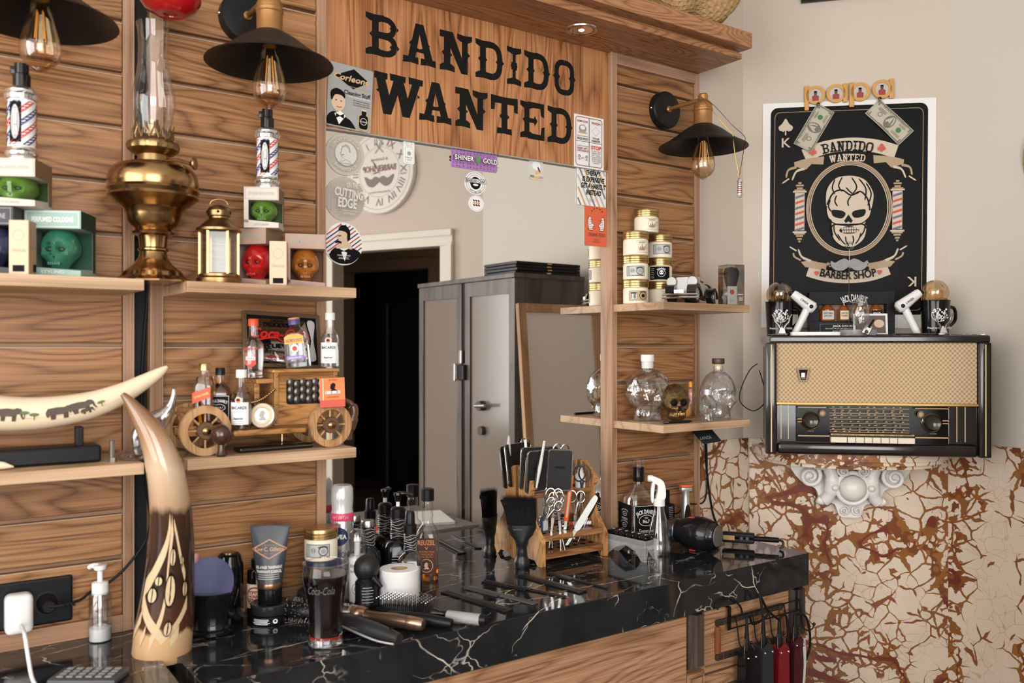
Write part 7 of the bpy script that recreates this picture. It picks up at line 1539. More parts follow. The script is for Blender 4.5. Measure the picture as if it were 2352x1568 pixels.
M().box(0, -.014, .010, .085, .014, .022, .004).obj('arm', RUBBER, t); M().box(0, -.014, .024, .085, .014, .036, .004).obj('arm', RUBBER, t); M().box(.004, -.0152, .018, .034, -.0138, .030).obj('heating_plate', mat('plate_tan', (.42, .26, .12), .35), t, ang=0)
for k in range(2): M().lathe([(.0045, -.001), (.0045, .001)], 14, c=(.052 + .015*k, -.0145, .024), axis='Y').obj('button', DGREY, t)
M().lathe([(.0065 + (.001 if i % 2 else 0), .085 + i*.003) for i in range(22)], 14, c=(0, 0, .023), axis='X').obj('cable_sleeve', BLACK, t); M().tube(spl([(.148, 0, .023), (.158, -.002, .020), (.158, -.006, .008), (.150, -.008, .003)], 5), .0032, 8).obj('cable', BLACK, t)
# black swing tag hanging under the lower right shelf
q = onY(1664, 1003, -.10); t = thing('hang_tag', 'black hanging tag below the glass skull shelf', 'tag', (1.86, -.10, ZL - .0006), rot=(R(-20), R(-6), FACE), sc=1.45)
g = M(); g.prism([(-.030, 0), (.010, -.0), (.032, -.036), (-.004, -.038)], -.0006, .0006); g.obj('tag', BLACK, t, ang=0); A = Art(t, -.0007); A.text('LANZA', .002, -.026, .006, GREY, .022, .02); A.done('print')
# ---- hook rack with clippers on the drawer front
YH = CF + .004
hk = thing('hook_rack', 'black wire hook rack hung over the right drawer', 'hook rack', (1.72, YH, .762), 0)
xa, xb = onY(1672, 1400, YH).x - 1.72, onY(1828, 1400, YH).x - 1.72
zt_, zm = onY(1672, 1422, YH - .012).z - .762, onY(1676, 1446, YH - .012).z - .762
for x in (xa, xb): M().box(x - .006, -.005, zm - .004, x + .006, -.0035, .000).obj('strap', MBLACK, hk, ang=0); M().box(x - .006, -.0035, -.0015, x + .006, .022, .0).obj('strap_top', MBLACK, hk, ang=0)
M().tube([(xa - .006, -.008, zt_), (xb + .008, -.008, zt_)], .0018, 8).obj('rail', MBLACK, hk); M().tube([(xa - .002, -.008, zm), (xb + .010, -.008, zm)], .0018, 8).obj('rail', MBLACK, hk)
HX = [xa + .022 + i*(xb - xa - .016)/4 for i in range(5)]
for i, x in enumerate(HX):
    M().tube(spl([(x - .006, -.009, zt_ + .002), (x, -.010, zm), (x + .006, -.012, zm - .040), (x + .010, -.022, zm - .052), (x + .015, -.034, zm - .046), (x + .018, -.038, zm - .034)], 5), .0016, 7).obj('hook', MBLACK, hk); M().ball((x + .018, -.038, zm - .033), .0042, 10, 8).obj('hook_ball', GBLACK, hk)
def clipper(label, i, m, cordpts, bracket=True, dz=0.0):
    x = HX[i] + .006; t = thing('hair_clipper', label, 'hair clipper', (1.72 + x, YH - .034, .762 + zm - .034 + dz), R(-8), 'clippers on the hook rack')
    M().prism(spl([(-.0165, -.030), (-.013, -.018), (.013, -.018), (.0165, -.030), (.018, -.10), (.0165, -.16), (-.0165, -.16), (-.018, -.10)], 4, True), -.016, .014).obj('body', m, t); M().prism(spl([(-.014, -.020), (.0, -.006), (.014, -.020), (.016, -.034), (-.016, -.034)], 3, True), -.018, -.0155).obj('top_plate', m, t)
    for s in (-1, 1): M().ball((s*.012, -.0185, -.028), .0028, 8, 6).obj('screw', CHROME, t)
    M().lathe([(.0075, -.020), (.0085, -.012), (.006, .004), (.0045, .030), (.0042, .044)], 16, f=lambda a, r, h: r*(1 + .05*cos(h*1500))).obj('cord_sleeve', RUBBER, t)
    M().tube(spl([(0, 0, .040)] + cordpts, 6), .0032, 8).obj('cord', RUBBER, t)
    if bracket: M().tube(spl([(-.016, -.010, -.032), (-.014, -.008, -.008), (-.004, .0, .014), (.008, -.002, .004), (.016, -.008, -.014)], 5), .0011, 6).obj('hanger', STEEL, t)
    return t
clipper('black clipper at the left of the hook rack', 0, GBLACK, [(.004, .004, .060), (.016, .008, .062), (.030, .012, .040), (.06, .012, .045), (.09, .014, .060)])
clipper('dark grey clipper second on the hook rack', 1, mat('clipper_slate', (.022, .026, .030), .25), [(-.002, .004, .080), (-.004, .008, .105), (.002, .012, .100), (.03, .014, .06), (.07, .016, .03)])
clipper('glossy dark red clipper on the hook rack', 2, mat('clipper_red', (.16, .006, .012), .15, coat=.5), [(.010, .006, .050), (.030, .010, .052), (.040, .012, .02), (.042, .014, -.04), (.044, .012, -.10)], dz=-.012)
t = clipper('clipper with a pale side panel at the right of the hook rack', 3, mat('clipper_dark_red', (.05, .008, .012), .25), [(.030, .004, .040), (.055, .008, .010), (.062, .010, -.05), (.040, .010, -.10), (.03, .01, -.16)], dz=-.006)
M().prism(spl([(.010, -.020), (.018, -.022), (.020, -.08), (.012, -.15), (.008, -.15), (.014, -.08)], 4, True), -.018, .010).obj('pale_panel', LGREY, t)
t = thing('cord_loop', 'black clipper cord looping up in front of the marble edge', 'cord', (1.60, CF - .004, .760)); O = Vector(t.location)
M().tube(spl([tuple(onY(x, y, CF - .006) - O) for x, y in ((1648, 1400), (1652, 1385), (1668, 1375), (1685, 1378), (1700, 1392), (1705, 1410))], 6), .0026, 8).obj('cord', RUBBER, t)
# ================================================================== right-hand shelves
ZRU, ZRL = ZU - .002 + ST + .0003, ZL + ST + .0003
JG = 'stacked cream jars'
xl, xr = 1.626, onY(1514, 0, -.062).x
cols = [((xl, -.075), [(3, 'cream jar with a brown column label at the bottom left of the jar stack'), (0, 'cream jar with a grey stamp label in the left column of the stack'), (1, 'cream jar with a skyline label at the top of the left column')]),
        ((xr, -.064), [(1, 'cream jar partly hidden behind the model car in the stack'), (2, 'jar with a black skull label in the right column of the stack'), (0, 'cream jar with a grey stamp label atop the right column')])]
for (x, y), js in cols:
    for i, (k_, lab) in enumerate(js): cream_jar(lab, (x, y, ZRU + i*.0652), k_, 1.0, FACE + (.1, -.15, .05)[i], JG)
cream_jar('single cream jar on the very top of the jar stack', ((xl*.55 + xr*.45), -.069, ZRU + 3*.0652), 1, .98, FACE, JG)
# ---- model roadster
q = onY(1588, 0, -.140); mc = thing('model_car', 'cream and black vintage roadster model on the shelf', 'model car', (q.x + .004, -.142, ZRU), R(26), sc=1.32)
mat('grille_metal', (.34, .33, .31), .45, .9); CRM = mat('car_cream', (.62, .55, .46), .2, coat=.6); CBK = mat('car_black', (.010, .008, .008), .12, coat=.6)
# x: front at -x
M().prism(spl([(-.066, .022), (-.068, .046), (-.060, .053), (-.02, .056), (.0, .056), (.004, .048), (.030, .044), (.060, .040), (.078, .026), (.070, .018), (-.05, .016)], 4, True), -.014, .014).obj('body', CRM, mc)
M().box(-.004, -.013, .046, .034, .013, .0505, .002).obj('cockpit', mat('car_seat', (.06, .02, .02), .5), mc); M().prism([(-.004, .046), (.0, .046), (.006, .064), (.003, .064)], -.016, .016).obj('windscreen', GLASS, mc, ang=0)
M().box(-.020, -.020, .012, .045, -.013, .018, .002).obj('running_board', CBK, mc); M().box(-.020, .013, .012, .045, .020, .018, .002).obj('running_board', CBK, mc)
gr = M().prism(rrect(-.014, .018, .014, .052, .004), -.001, .001).obj('grille', mat('grille_metal', (.34, .33, .31), .45, .9), mc); gr.rotation_euler = (0, 0, R(90)); gr.location = (-.069, 0, 0)
for s in (-1, 1):
    M().lathe([(.002, .008), (.0095, .004), (.0108, -.004), (.0100, -.005), (0, -.0052)], 20, c=(-.070, s*.0215, .043), axis='X').obj('headlight', MATS['grille_metal'], mc)
    g = M()
    for k in range(4): g.box(-.068 + .0, s*.020, .010 + k*0, -.066, s*.021, .0105)
    M().prism([( -.086, .022), (-.082, .034), (-.070, .040), (-.054, .038), (-.042, .028), (-.030, .014), (-.036, .014), (-.048, .026), (-.058, .032), (-.070, .032), (-.078, .026), (-.080, .020)], s*.013, s*.031).obj('front_wing', CBK, mc)
    M().prism([(.026, .014), (.034, .028), (.046, .036), (.060, .036), (.074, .028), (.082, .014), (.074, .018), (.064, .028), (.050, .029), (.040, .022), (.034, .013)], s*.013, s*.031).obj('rear_wing', CBK, mc); g.bm.free()
    for x in (-.066, .052):
        w_ = M().lathe([(.010, -.006), (.0175, -.006), (.0180, 0), (.0175, .006), (.010, .006)], 28, c=(x, s*.023, .018), axis='Y').obj('wheel', RUBBER, mc)
        M().lathe([(.0125, -.0065), (.0115, -.0075), (.004, -.0085), (0, -.0085)] if s > 0 else [(.0125, .0065), (.0115, .0075), (.004, .0085), (0, .0085)], 20, c=(x, s*.023, .018), axis='Y', f=lambda a, r, h: r*(1 + .06*cos(12*a))).obj('wheel_disc', CHROME, w_)
for z in (.011, .017): M().tube([(-.086, -.036, z), (-.092, -.02, z), (-.093, 0, z), (-.092, .02, z), (-.086, .036, z)], .0022, 8).obj('bumper_bar', CHROME, mc)
M().box(-.094, -.010, .019, -.092, .010, .026).obj('number_plate', PWHITE, mc, ang=0); M().lathe([(.017, -.004), (.018, 0), (.017, .004)], 24, c=(.083, 0, .030), axis='X').obj('spare_wheel', RUBBER, mc)
# ---- boxed shaving brush
q = onY(1683, 0, -.172); t = thing('boxed_shaving_brush', 'shaving brush in a clear plastic box at the shelf end', 'shaving brush', (min(q.x, 1.898), -.172, ZRU), FACE + .3)
for a in ((-.027, -.024, 0, -.0262, .024, .112), (.0262, -.024, 0, .027, .024, .112), (-.027, -.0245, 0, .027, -.0237, .112), (-.027, -.0245, .1115, .027, .024, .1123)): M().box(*a).obj('clear_wall', CLEARP, t, ang=0)
M().lathe([(.010, .002), (.013, .006), (.013, .02), (.009, .030), (.011, .046)], 24).obj('brush_handle', mat('handle_brown', (.10, .06, .04), .3), t); M().lathe([(.011, .046), (.018, .070), (.022, .090), (.017, .104), (0, .108)], 28, f=lambda a, r, h: r*(1 + .03*cos(20*a))).obj('brush_hair', mat('badger_grey', (.05, .048, .045), .9, bump=.8, bscale=300, var=.5), t)
M().box(-.026, -.0236, .002, .004, -.0228, .052).obj('white_card', PWHITE, t, ang=0); M().box(.004, -.0236, .002, .026, -.0228, .038).obj('brown_card', PINKC, t, ang=0); M().box(-.027, .0238, 0, -.012, .0246, .104).obj('wood_back', W_WHEEL, t, ang=0)
A = Art(t, -.0238); A.disc(-.012, .036, .007, REDP); A.lines(-.012, .016, .018, 3, .004, .001, INKG); A.text('BARBERSHOP', .015, .030, .003, PWHITE, .018); A.lines(.015, .022, .016, 3, .004, .001, PWHITE); A.done('print')
# ---- glass skulls
def glass_head(label, loc, rz, s, stopper, face=False):
    t = thing('skull_bottle', label, 'bottle', loc, rz, None, sc=s)
    if face:      # human head with curled hair
        rr = random.Random(2); bl = [(rr.uniform(-1, 1), rr.uniform(-.6, 1), rr.uniform(-.1, .9)) for _ in range(40)]
        bl = [Vector(b).normalized() for b in bl]
        def f(d):
            x, y, z = d; k = 0
            j = smooth01(-.1, -.9, z); px, py = x*(1 - .42*j), y*(1 - (.30 if y > 0 else .12)*j)
            for b in bl: k += .10 * math.exp(-((d - b).length**2)/.045)
            if y < 0:
                k += .20*math.exp(-(x*x/.012 + (z + .22)**2/.03)) - .10*sum(math.exp(-((x - s_)**2/.025 + (z + .06)**2/.012)) for s_ in (-.28, .28)) + .10*math.exp(-(x*x/.04 + (z + .50)**2/.006)) + .10*math.exp(-(x*x/.05 + (z + .80)**2/.02))
            return Vector((px*(1 + k), py*(1 + k), z*(1 + k*.4)))
    else: f = skullf()
    M().ball((0, 0, .070), (.050, .054, .069), 44, 34, f=f).obj('glass_skull', CRYG, t)
    M().lathe([(.034, 0), (.036, .004), (.034, .03), (.030, .04)], 28).obj('glass_foot', CRYG, t); M().lathe([(.018, .128), (.0145, .138), (.0145, .150)], 24).obj('glass_neck', GLASS, t)
    if stopper == 'wood':
        M().lathe([(.0125, .142), (.0125, .158)], 24).obj('cork', KRAFTL, t); M().lathe([(.0175, .156), (.0185, .158), (.0185, .170), (.0175, .172), (0, .172)], 28).obj('stopper', mat('stopper_brown', (.06, .035, .022), .35), t)
    else:
        M().lathe([(.0150, .140), (.0150, .158)], 24).obj('sleeve', mat('sleeve_white', (.66, .65, .62), .5), t); M().lathe([(.0165, .158), (.0170, .160), (.0170, .174), (.0160, .176), (0, .176)], 28).obj('stopper', WHITE, t)
    return t
q = onY(1478, 0, -.085); glass_head('large clear glass head bottle with a white stopper', (q.x + .012, -.088, ZRL), FACE + .45, (1.10, 1.0, 1.02), 'white', True)
glass_head('clear glass skull bottle with a brown stopper', (1.864, -.155, ZRL), FACE + .5, (.93, .93, .98), 'wood')
q = onY(1619, 0, -.192); t = thing('skull_bottle', 'miniature clear glass skull bottle with a silver cap', 'bottle', (q.x + .005, -.196, ZRL), FACE + .15)
M().ball((0, 0, .036), (.025, .027, .036), 36, 26, f=skullf()).obj('glass_skull', CRYG, t); M().lathe([(.017, 0), (.018, .003), (.015, .02)], 20).obj('glass_foot', CRYG, t); M().lathe([(.0085, .066), (.0085, .072)], 18).obj('neck', GLASS, t); M().lathe([(.0098, .072), (.0098, .086), (0, .0865)], 20, f=lambda a, r, h: r*(1 + .03*cos(20*a))).obj('cap', mat('white_silver_cap', (.7, .7, .69), .3, .4), t)
q = onY(1557, 0, -.150); t = thing('skull_ornament', 'antique gold and black decorated skull ornament', 'skull', (q.x - .006, -.148, ZRL), FACE + .12)
SKG = mat('skull_gold', (.15, .092, .038), .3, .75, var=1.0, bscale=130, bump=1.0)
M().ball((0, .004, .052), (.036, .042, .050), 48, 40, f=skullf()).obj('skull', SKG, t); M().ball((0, -.004, .018), (.026, .028, .018), 28, 16).obj('jaw', SKG, t)
for s in (-1, 1): M().ball((s*.0135, -.0255, .052), (.0098, .0075, .0098), 18, 12).obj('eye_socket', INK, t)
M().prism([(0, .046), (.0058, .031), (-.0058, .031)], -.041, -.028).obj('nose_hollow', INK, t, ang=0)
for i in range(7): M().box(-.014 + i*.0041, -.0385 + abs(i - 3)*.0012, .018, -.0105 + i*.0041, -.030, .026, .001).obj('tooth', mat('tooth_gold', (.42, .25, .10), .35, .8), t)
q = onY(1586, 0, -.075); t = thing('perfume_bottle', 'small amber bottle with a yellow cap behind the gold skull', 'bottle', (q.x, -.075, ZRL), FACE); M().lathe([(.013, 0), (.014, .002), (.014, .07), (.010, .082), (.007, .086)], 22).obj('body', GLASS, t); M().lathe([(.0128, .003), (.0128, .035), (0, .036)], 22).obj('oil', WHISKYL, t); M().lathe([(.0055, .086), (.0055, .098), (.003, .102), (0, .103)], 16).obj('cap', MATS['yellow_orange'], t); M().lathe([(.0065, .05), (.0065, .082)], 16).obj('inner_tube', mat('pink_tube', (.6, .22, .18), .4), t)
q = onZ(1535, 970, ZRL); t = thing('pen', 'slim black pen lying at the front of the glass skull shelf', 'pen', (1.665, -.190, ZRL + .0038), R(-6)); M().tube([(-.045, 0, 0), (.040, 0, 0), (.052, 0, 0)], [.0036, .0036, .001], 10).obj('barrel', BLACK, t); M().tube([(-.03, -.0036, .001), (-.044, -.0036, .001)], .0008, 6).obj('clip', CHROME, t)
# ================================================================== splayed corner wall: bracket shelf, radio, poster
def onD(px, py, n):            # point on the plane n metres in front of the corner wall
    d = ray(px, py); c = XC - 1.41421356 * n; k = (c - CAMY) / (d.x + d.y)
    return Vector((k * d.x, CAMY + k * d.y, CAMZ + k * d.z))
RZ = R(-45)
MID = Vector(((XC + XR)/2, -.2075, 0)); NRM = Vector((-D7, -D7, 0)); ALO = Vector((D7, -D7, 0))
ZR = 1.088
bs = thing('bracket_shelf', 'bow-fronted brown-veined marble shelf under the radio', 'shelf', tuple(MID + NRM*.0125) [:2] + (ZR - .045,), RZ)
def bow(k_, n=28): return [(-.285*k_, 0)] + [(-.285*k_*cos(pi*i/n), -.235*k_*sin(pi*i/n)**.8) for i in range(1, n)] + [(.285*k_, 0)]
g = M()
for k_, z0, z1 in ((1.0, .024, .0445), (.965, .012, .024), (.90, .0, .012)): g.prism(bow(k_), z0, z1, 'XY')
g.obj('slab', BREC, bs, ang=30)
# carved white console
br = thing('carved_console', 'white carved marble console with scrolls below the radio shelf', 'console', tuple(MID + NRM*.0125)[:2] + (ZR - .045 - .165,), RZ)
WM = mat('white_carved_marble', (.78, .75, .71), .3, var=.06, bscale=18)
def scroll(cx, cz, r, s, w=.05, y=-.05, turns=1.6, name='volute', th=None):
    pts, rad = [], []
    for i in range(40):
        a = i/39*turns*2*pi; rr = r*(1 - .78*i/39); pts.append((cx + s*rr*cos(a + pi/2), y - .018*i/39, cz + rr*sin(a + pi/2))); rad.append((th or r*.20)*(1 - .35*i/39))
    M().tube(pts, rad, 12).obj(name, WM, br)
    M().lathe([(r*.75, .0), (r*.7, w*.5), (r*.25, w*.62), (0, w*.7)], 24, c=(cx, y + w*.55, cz), axis='Y').obj('volute_core', WM, br)
for s in (-1, 1):
    scroll(s*.120, .122, .034, s, y=-.055)
    M().tube(spl([(s*.108, -.055, .156), (s*.070, -.060, .150), (s*.056, -.062, .115), (s*.062, -.056, .070), (s*.080, -.048, .046), (s*.098, -.046, .052)], 6), [.014]*6 + [.019]*6 + [.022]*6 + [.018]*6 + [.012]*6 + [.008], 14).obj('scroll_band', WM, br)
    scroll(s*.028, .142, .018, -s, w=.04, y=-.075); scroll(s*.018, .018, .015, s, w=.03, y=-.038)
    M().ball((s*.052, -.082, .092), .010, 14, 10).obj('rosette', WM, br)
M().ball((0, -.075, .090), (.038, .030, .038), 32, 20).obj('boss', WM, br); M().tube([(.044*cos(a), -.070, .090 + .046*sin(a)) for a in [2*pi*i/40 for i in range(40)]], .007, 10, closed=True).obj('boss_ring', WM, br)
M().prism(spl([(-.150, .164), (.150, .164), (.150, .110), (.10, .08), (.085, .045), (.045, .035), (.03, .0), (0, -.004), (-.03, .0), (-.045, .035), (-.085, .045), (-.10, .08), (-.150, .110)], 4, True), 0, -.034).obj('back_plate', WM, br)
M().box(-.150, -.085, .150, .150, -.001, .1648, .003).obj('top_plate', WM, br, ang=0)
# ---- radio
RF = Vector((2.220, -.416, ZR)); RD = .235; RW, RH = .290, .335
rd = thing('vintage_radio', 'black vintage valve radio with woven speaker cloth and ivory keys', 'radio', tuple(RF), RZ)
RB_ = mat('radio_black', (.012, .009, .008), .16, coat=.5, var=.4, bscale=8); IVK = mat('ivory_key', (.72, .62, .48), .3); INL = mat('inlay_cream', (.55, .42, .26), .45)
M().box(-RW + .012, .012, .004, RW - .012, RD, RH - .006, .004).obj('cabinet', RB_, rd, ang=0)
M().box(-RW, -.004, RH - .022, RW, RD, RH, .006).obj('top', RB_, rd, ang=0)
X_ = lambda c: (c - 835) * .000468
Z_ = lambda c: (1140 - c) * .000468
def cloth():
    m, nt, b = _pr('speaker_cloth'); n = nt.nodes; L = nt.links; tc = n.new('ShaderNodeTexCoord'); sx = n.new('ShaderNodeSeparateXYZ'); L.new(tc.outputs['Object'], sx.inputs[0])
    def wv(o, k, ph=0.):
        a = _m(n, 'MULTIPLY_ADD', None, k); a.inputs[2].default_value = ph; L.new(sx.outputs[o], a.inputs[0]); s = _m(n, 'SINE'); L.new(a.outputs[0], s.inputs[0]); return s.outputs[0]
    p1 = _mul(n, L, wv('X', 520), wv('Z', 480)); p2 = _mul(n, L, wv('X', 1560), wv('Z', 1440))
    ad = _m(n, 'MULTIPLY_ADD', None, .5); L.new(p2, ad.inputs[0]); L.new(p1, ad.inputs[2])
    r = _ramp(n, [(.0, (.30, .17, .07)), (.40, (.52, .36, .20)), (.75, (.66, .50, .32))]); mr = n.new('ShaderNodeMapRange'); mr.inputs[1].default_value = -1.2; mr.inputs[2].default_value = 1.2; L.new(ad.outputs[0], mr.inputs[0]); L.new(mr.outputs[0], r.inputs[0]); L.new(r.outputs[0], b.inputs['Base Color'])
    bp = n.new('ShaderNodeBump'); bp.inputs['Strength'].default_value = .5; bp.inputs['Distance'].default_value = .002; L.new(ad.outputs[0], bp.inputs['Height']); L.new(bp.outputs[0], b.inputs['Normal']); b.inputs['Roughness'].default_value = .8; MATS['speaker_cloth'] = m; return m
M().box(X_(255), .006, Z_(826), X_(1385), .016, RH - .022).obj('speaker_cloth', cloth(), rd, ang=0)
M().box(X_(255), .000, Z_(842), X_(1400), .016, Z_(826), .001).obj('gold_strip', mat('brass_strip', (.40, .24, .08), .35, .7), rd, ang=0)
for c0, c1 in ((190, 256), (1388, 1456)):
    po = M().box(X_(c0), -.010, .0, X_(c1), .02, RH - .020, .005).obj('side_post', RB_, rd); M().box((X_(c0) + X_(c1))/2 - .0018, -.0106, .006, (X_(c0) + X_(c1))/2 + .0018, -.0098, RH - .026).obj('inlay', INL, po, ang=0)
M().box(X_(256), -.006, .0, X_(1388), .02, Z_(1068), .010, 3).obj('bottom_rail', RB_, rd)
for c0, c1, ls in ((256, 372, (283, 325)), (1228, 1388, (1275, 1320))):
    sp_ = M().box(X_(c0), .004, Z_(1066), X_(c1), .016, Z_(842), .002).obj('side_panel', RB_, rd, ang=0)
    for l in ls: M().box(X_(l) - .0012, .0034, Z_(1050), X_(l) + .0012, .0042, Z_(845)).obj('inlay', INL, sp_, ang=0)
dl = M().box(X_(372), .008, Z_(1066), X_(1228), .016, Z_(842)).obj('dial', mat('dial_black', (.007, .006, .005), .10, spec=.15), rd, ang=0)
A = Art(dl, .008, .00015); DGO = mat('dial_gold', (.42, .27, .13), .5)
for y in (862, 890, 905, 926, 950, 972, 990, 1003): A.rect(X_(565), Z_(y) - .0007, X_(1015), Z_(y) + .0007, DGO)
rr = random.Random(9)
for y in (853, 872, 882, 897, 915, 938, 960, 982, 997):
    for k in range(9):
        x = X_(580 + k*48 + rr.uniform(-10, 10)); w_ = rr.uniform(.004, .009); A.rect(x, Z_(y) - .0012, x + w_, Z_(y) + .0012, DGO)
for a_, b_ in ((378, 540), (1040, 1222)): A.rect(X_(a_), Z_(858), X_(b_), Z_(852), DGO)
for a_, b_ in ((378, 560), (1040, 1222)): A.rect(X_(a_), Z_(1030), X_(b_), Z_(1022), DGO)
for a_, b_ in ((375, 400), (1190, 1225)):
    for y in (928, 945): A.rect(X_(a_), Z_(y), X_(b_), Z_(y - 6), DGO)
for x in (518, 1070): A.ring(X_(x), Z_(890), .0085, .001, DGO); A.disc(X_(x), Z_(890), .006, DGO)
A.text('ETEINTE', X_(452), Z_(997), .003, DGO, .016); A.text('ACCORD', X_(1137), Z_(1002), .003, DGO, .018); A.rect(X_(565), Z_(1020), X_(1035), Z_(1010), DGO)
for k_, s in enumerate(('GRAVE - AIGU', 'STOP', 'P.U.', 'O.O.', 'P.O.', 'G.O.', 'F.M.', 'MUSIQUE-PAROLE')): A.text(s, X_(605 + k_*56), Z_(1015), .003, INK, .016 if k_ not in (0, 7) else .026)
A.done('dial_print')
for x, y in ((452, 935), (1137, 940)):
    M().lathe([(.024, .006), (.025, .009), (.022, .012), (.021, .022), (.018, .028), (.015, .027), (.010, .024), (0, .024)], 40, c=(X_(x), .012, Z_(y)), axis='Y', f=lambda a, r, h: r*(1 + (.012*cos(40*a) if .012 < h < .026 else 0))).obj('knob', mat('knob_dark', (.03, .025, .02), .2, coat=.4), rd); M().tube([(X_(x) + .025*cos(a), .005, Z_(y) + .025*sin(a)) for a in [2*pi*i/36 for i in range(36)]], .0013, 8, closed=True).obj('knob_ring', BRASS, rd)
ks = [(565, 655), (660, 704), (708, 752), (756, 798), (802, 845), (849, 892), (896, 938), (942, 1035)]
for a_, b_ in ks: M().prism([(X_(a_), -.012), (X_(b_), -.012), (X_(b_), .006), (X_(a_), .006)], Z_(1062), Z_(1030), 'XY').obj('key', IVK, rd, ang=0)
bd = M().prism([(X_(372), Z_(620)), (X_(448), Z_(620)), (X_(432), Z_(700)), (X_(388), Z_(700))], -.002, .008).obj('badge', mat('badge_brown', (.16, .10, .05), .35, .5), rd, ang=0); M().prism([(X_(384), Z_(630)), (X_(436), Z_(630)), (X_(424), Z_(692)), (X_(396), Z_(692))], -.0024, -.0018).obj('badge_window', INK, bd, ang=0); M().box(X_(398), -.005, Z_(688), X_(422), -.0024, Z_(648), .001).obj('indicator', CHROME, bd)
M().box(-RW + .006, .02, .02, -RW + .013, RD - .02, RH - .03, .003).obj('left_side', mat('radio_brown', (.06, .038, .03), .3), rd, ang=0); M().box(-RW + .002, .055, .105, -RW + .007, .175, .155 + .09, .002).obj('side_grille', mat('tarnished', (.16, .14, .12), .4, .5), rd, ang=0)
t = thing('cable_loop', 'thin black cable loop hanging at the left side of the radio', 'cable', tuple(onD(1728, 945, .10))); O = Vector(t.location); M().tube(spl([tuple(onD(x, y, .10) - O) for x, y in ((1740, 835), (1722, 850), (1703, 890), (1700, 922), (1728, 943), (1752, 930), (1758, 905), (1750, 870), (1744, 850))], 6), .0016, 6).obj('cable', RUBBER, t)
# ---- poster
pc = onD(1946, 492, .003); PO = thing('barbershop_poster', 'black playing-card style BANDIDO WANTED barbershop poster on the corner wall', 'poster', tuple(pc), rot=(0, R(.5), RZ))
M().box(-.254, 0, -.350, .254, .0006, .350).obj('paper', PWHITE, PO, ang=0)
pk = .00053
def q_(x, y): return ((x - 672)*pk, (845 - y)*pk)
def Q(*pts): return [q_(*p) for p in pts]
A = Art(PO, 0, .00004); PK = mat('poster_black', (.007, .0065, .006), .45, spec=.12); PC = mat('poster_cream', (.60, .50, .39), .55); PT_ = mat('poster_tan', (.42, .30, .19), .55); PR_ = mat('poster_red', (.55, .09, .05), .55); PB = mat('poster_blue', (.14, .14, .22), .55)
x0, y0 = q_(237, 1428); x1, y1 = q_(1108, 212)
A.poly(rrect(x0, y0, x1, y1, .022), PK); A.stroke(rrect(*q_(262, 1402), *q_(1082, 240), .016), .0016, PT_, True)
def txt(s, x, y, h, m, w, **k): A.text(s, *q_(x, y), h*pk, m, w*pk, **k)
# banners
for pts, w in ((((428, 498), (540, 455), (680, 438), (820, 452), (938, 488)), 76), (((455, 1172), (560, 1202), (680, 1212), (800, 1200), (902, 1165)), 66)):
    A.stroke(spl(Q(*pts), 6), w*pk, PC)
for s in (-1, 1):
    def QQ(*pts): return [q_(676 + s*(p[0] - 676), p[1]) for p in pts]
    A.poly(QQ((540, 505), (536, 552), (470, 548), (440, 580), (375, 560), (372, 535), (420, 520), (470, 512)), PT_); A.stroke(spl(QQ((385, 565), (340, 580), (328, 625)), 4), [14*pk]*4 + [10*pk]*4 + [4*pk], PT_); A.stroke(spl(QQ((430, 575), (385, 590), (362, 640)), 4), [14*pk]*4 + [10*pk]*4 + [4*pk], PC); A.stroke(spl(QQ((345, 630), (305, 658)), 4), [8*pk]*4 + [2*pk], PC)
    A.poly(QQ((560, 1130), (556, 1172), (500, 1160), (440, 1150), (415, 1120), (470, 1110), (510, 1122)), PT_); A.stroke(spl(QQ((470, 1115), (420, 1090), (400, 1045)), 4), [14*pk]*4 + [10*pk]*4 + [4*pk], PC); A.stroke(spl(QQ((415, 1110), (380, 1090), (372, 1068)), 4), 10*pk, PT_); A.stroke(spl(QQ((390, 1055), (350, 1030)), 4), [8*pk]*4 + [2*pk], PC)
    # barber pole
    cx = 676 + s*270; A.rect(*q_(cx - 27, 935), *q_(cx + 27, 715), PC)
    for i in range(7):
        y = 725 + i*32; A.poly(Q((cx - 25, y + 12), (cx + 25, y - 4), (cx + 25, y + 10), (cx - 25, y + 26)), (PB, PR_)[i % 2])
    for y, w in ((708, 76), (700, 60), (688, 34), (672, 44), (658, 18), (945, 76), (955, 60), (968, 40), (985, 26), (1000, 12)): A.rect(*q_(cx - w/2, y + 5), *q_(cx + w/2, y - 5), PT_ if w < 70 else PC)
# oval frame
ox, oy = q_(680, 810); A.ring(ox, oy, 238*pk, 18*pk, PT_, 276*pk, 64); A.ring(ox, oy, 216*pk, 5*pk, PC, 255*pk, 64); A.ring(ox, oy, 229*pk, 2*pk, PK, 267*pk, 64)
def wword(s, cx, cy, h, w, m, arc):
    x = -w/2; adv = [.62 if c == 'I' else 1.25 if c == 'W' else 1. for c in s]; u0 = w/sum(adv)
    for c, a_ in zip(s, adv):
        cw = u0*a_
        for it in western(c):
            pts = [(x + cw*(.04 + .92*u), (v - .5)*h) for u, v in it[1]]
            if it[0] == 's': pts = spl(pts, 3)
            def bend(p): t_ = p[0]*pk/arc; return (q_(cx, cy)[0] + (arc + p[1]*pk)*sin(t_), q_(cx, cy)[1] + (arc + p[1]*pk)*cos(t_) - arc)
            pts = [bend(p) for p in pts]
            if it[0] == 'p': A.poly(pts, m)
            else: A.stroke(pts, it[2]*cw*.9*pk, m)
        x += cw
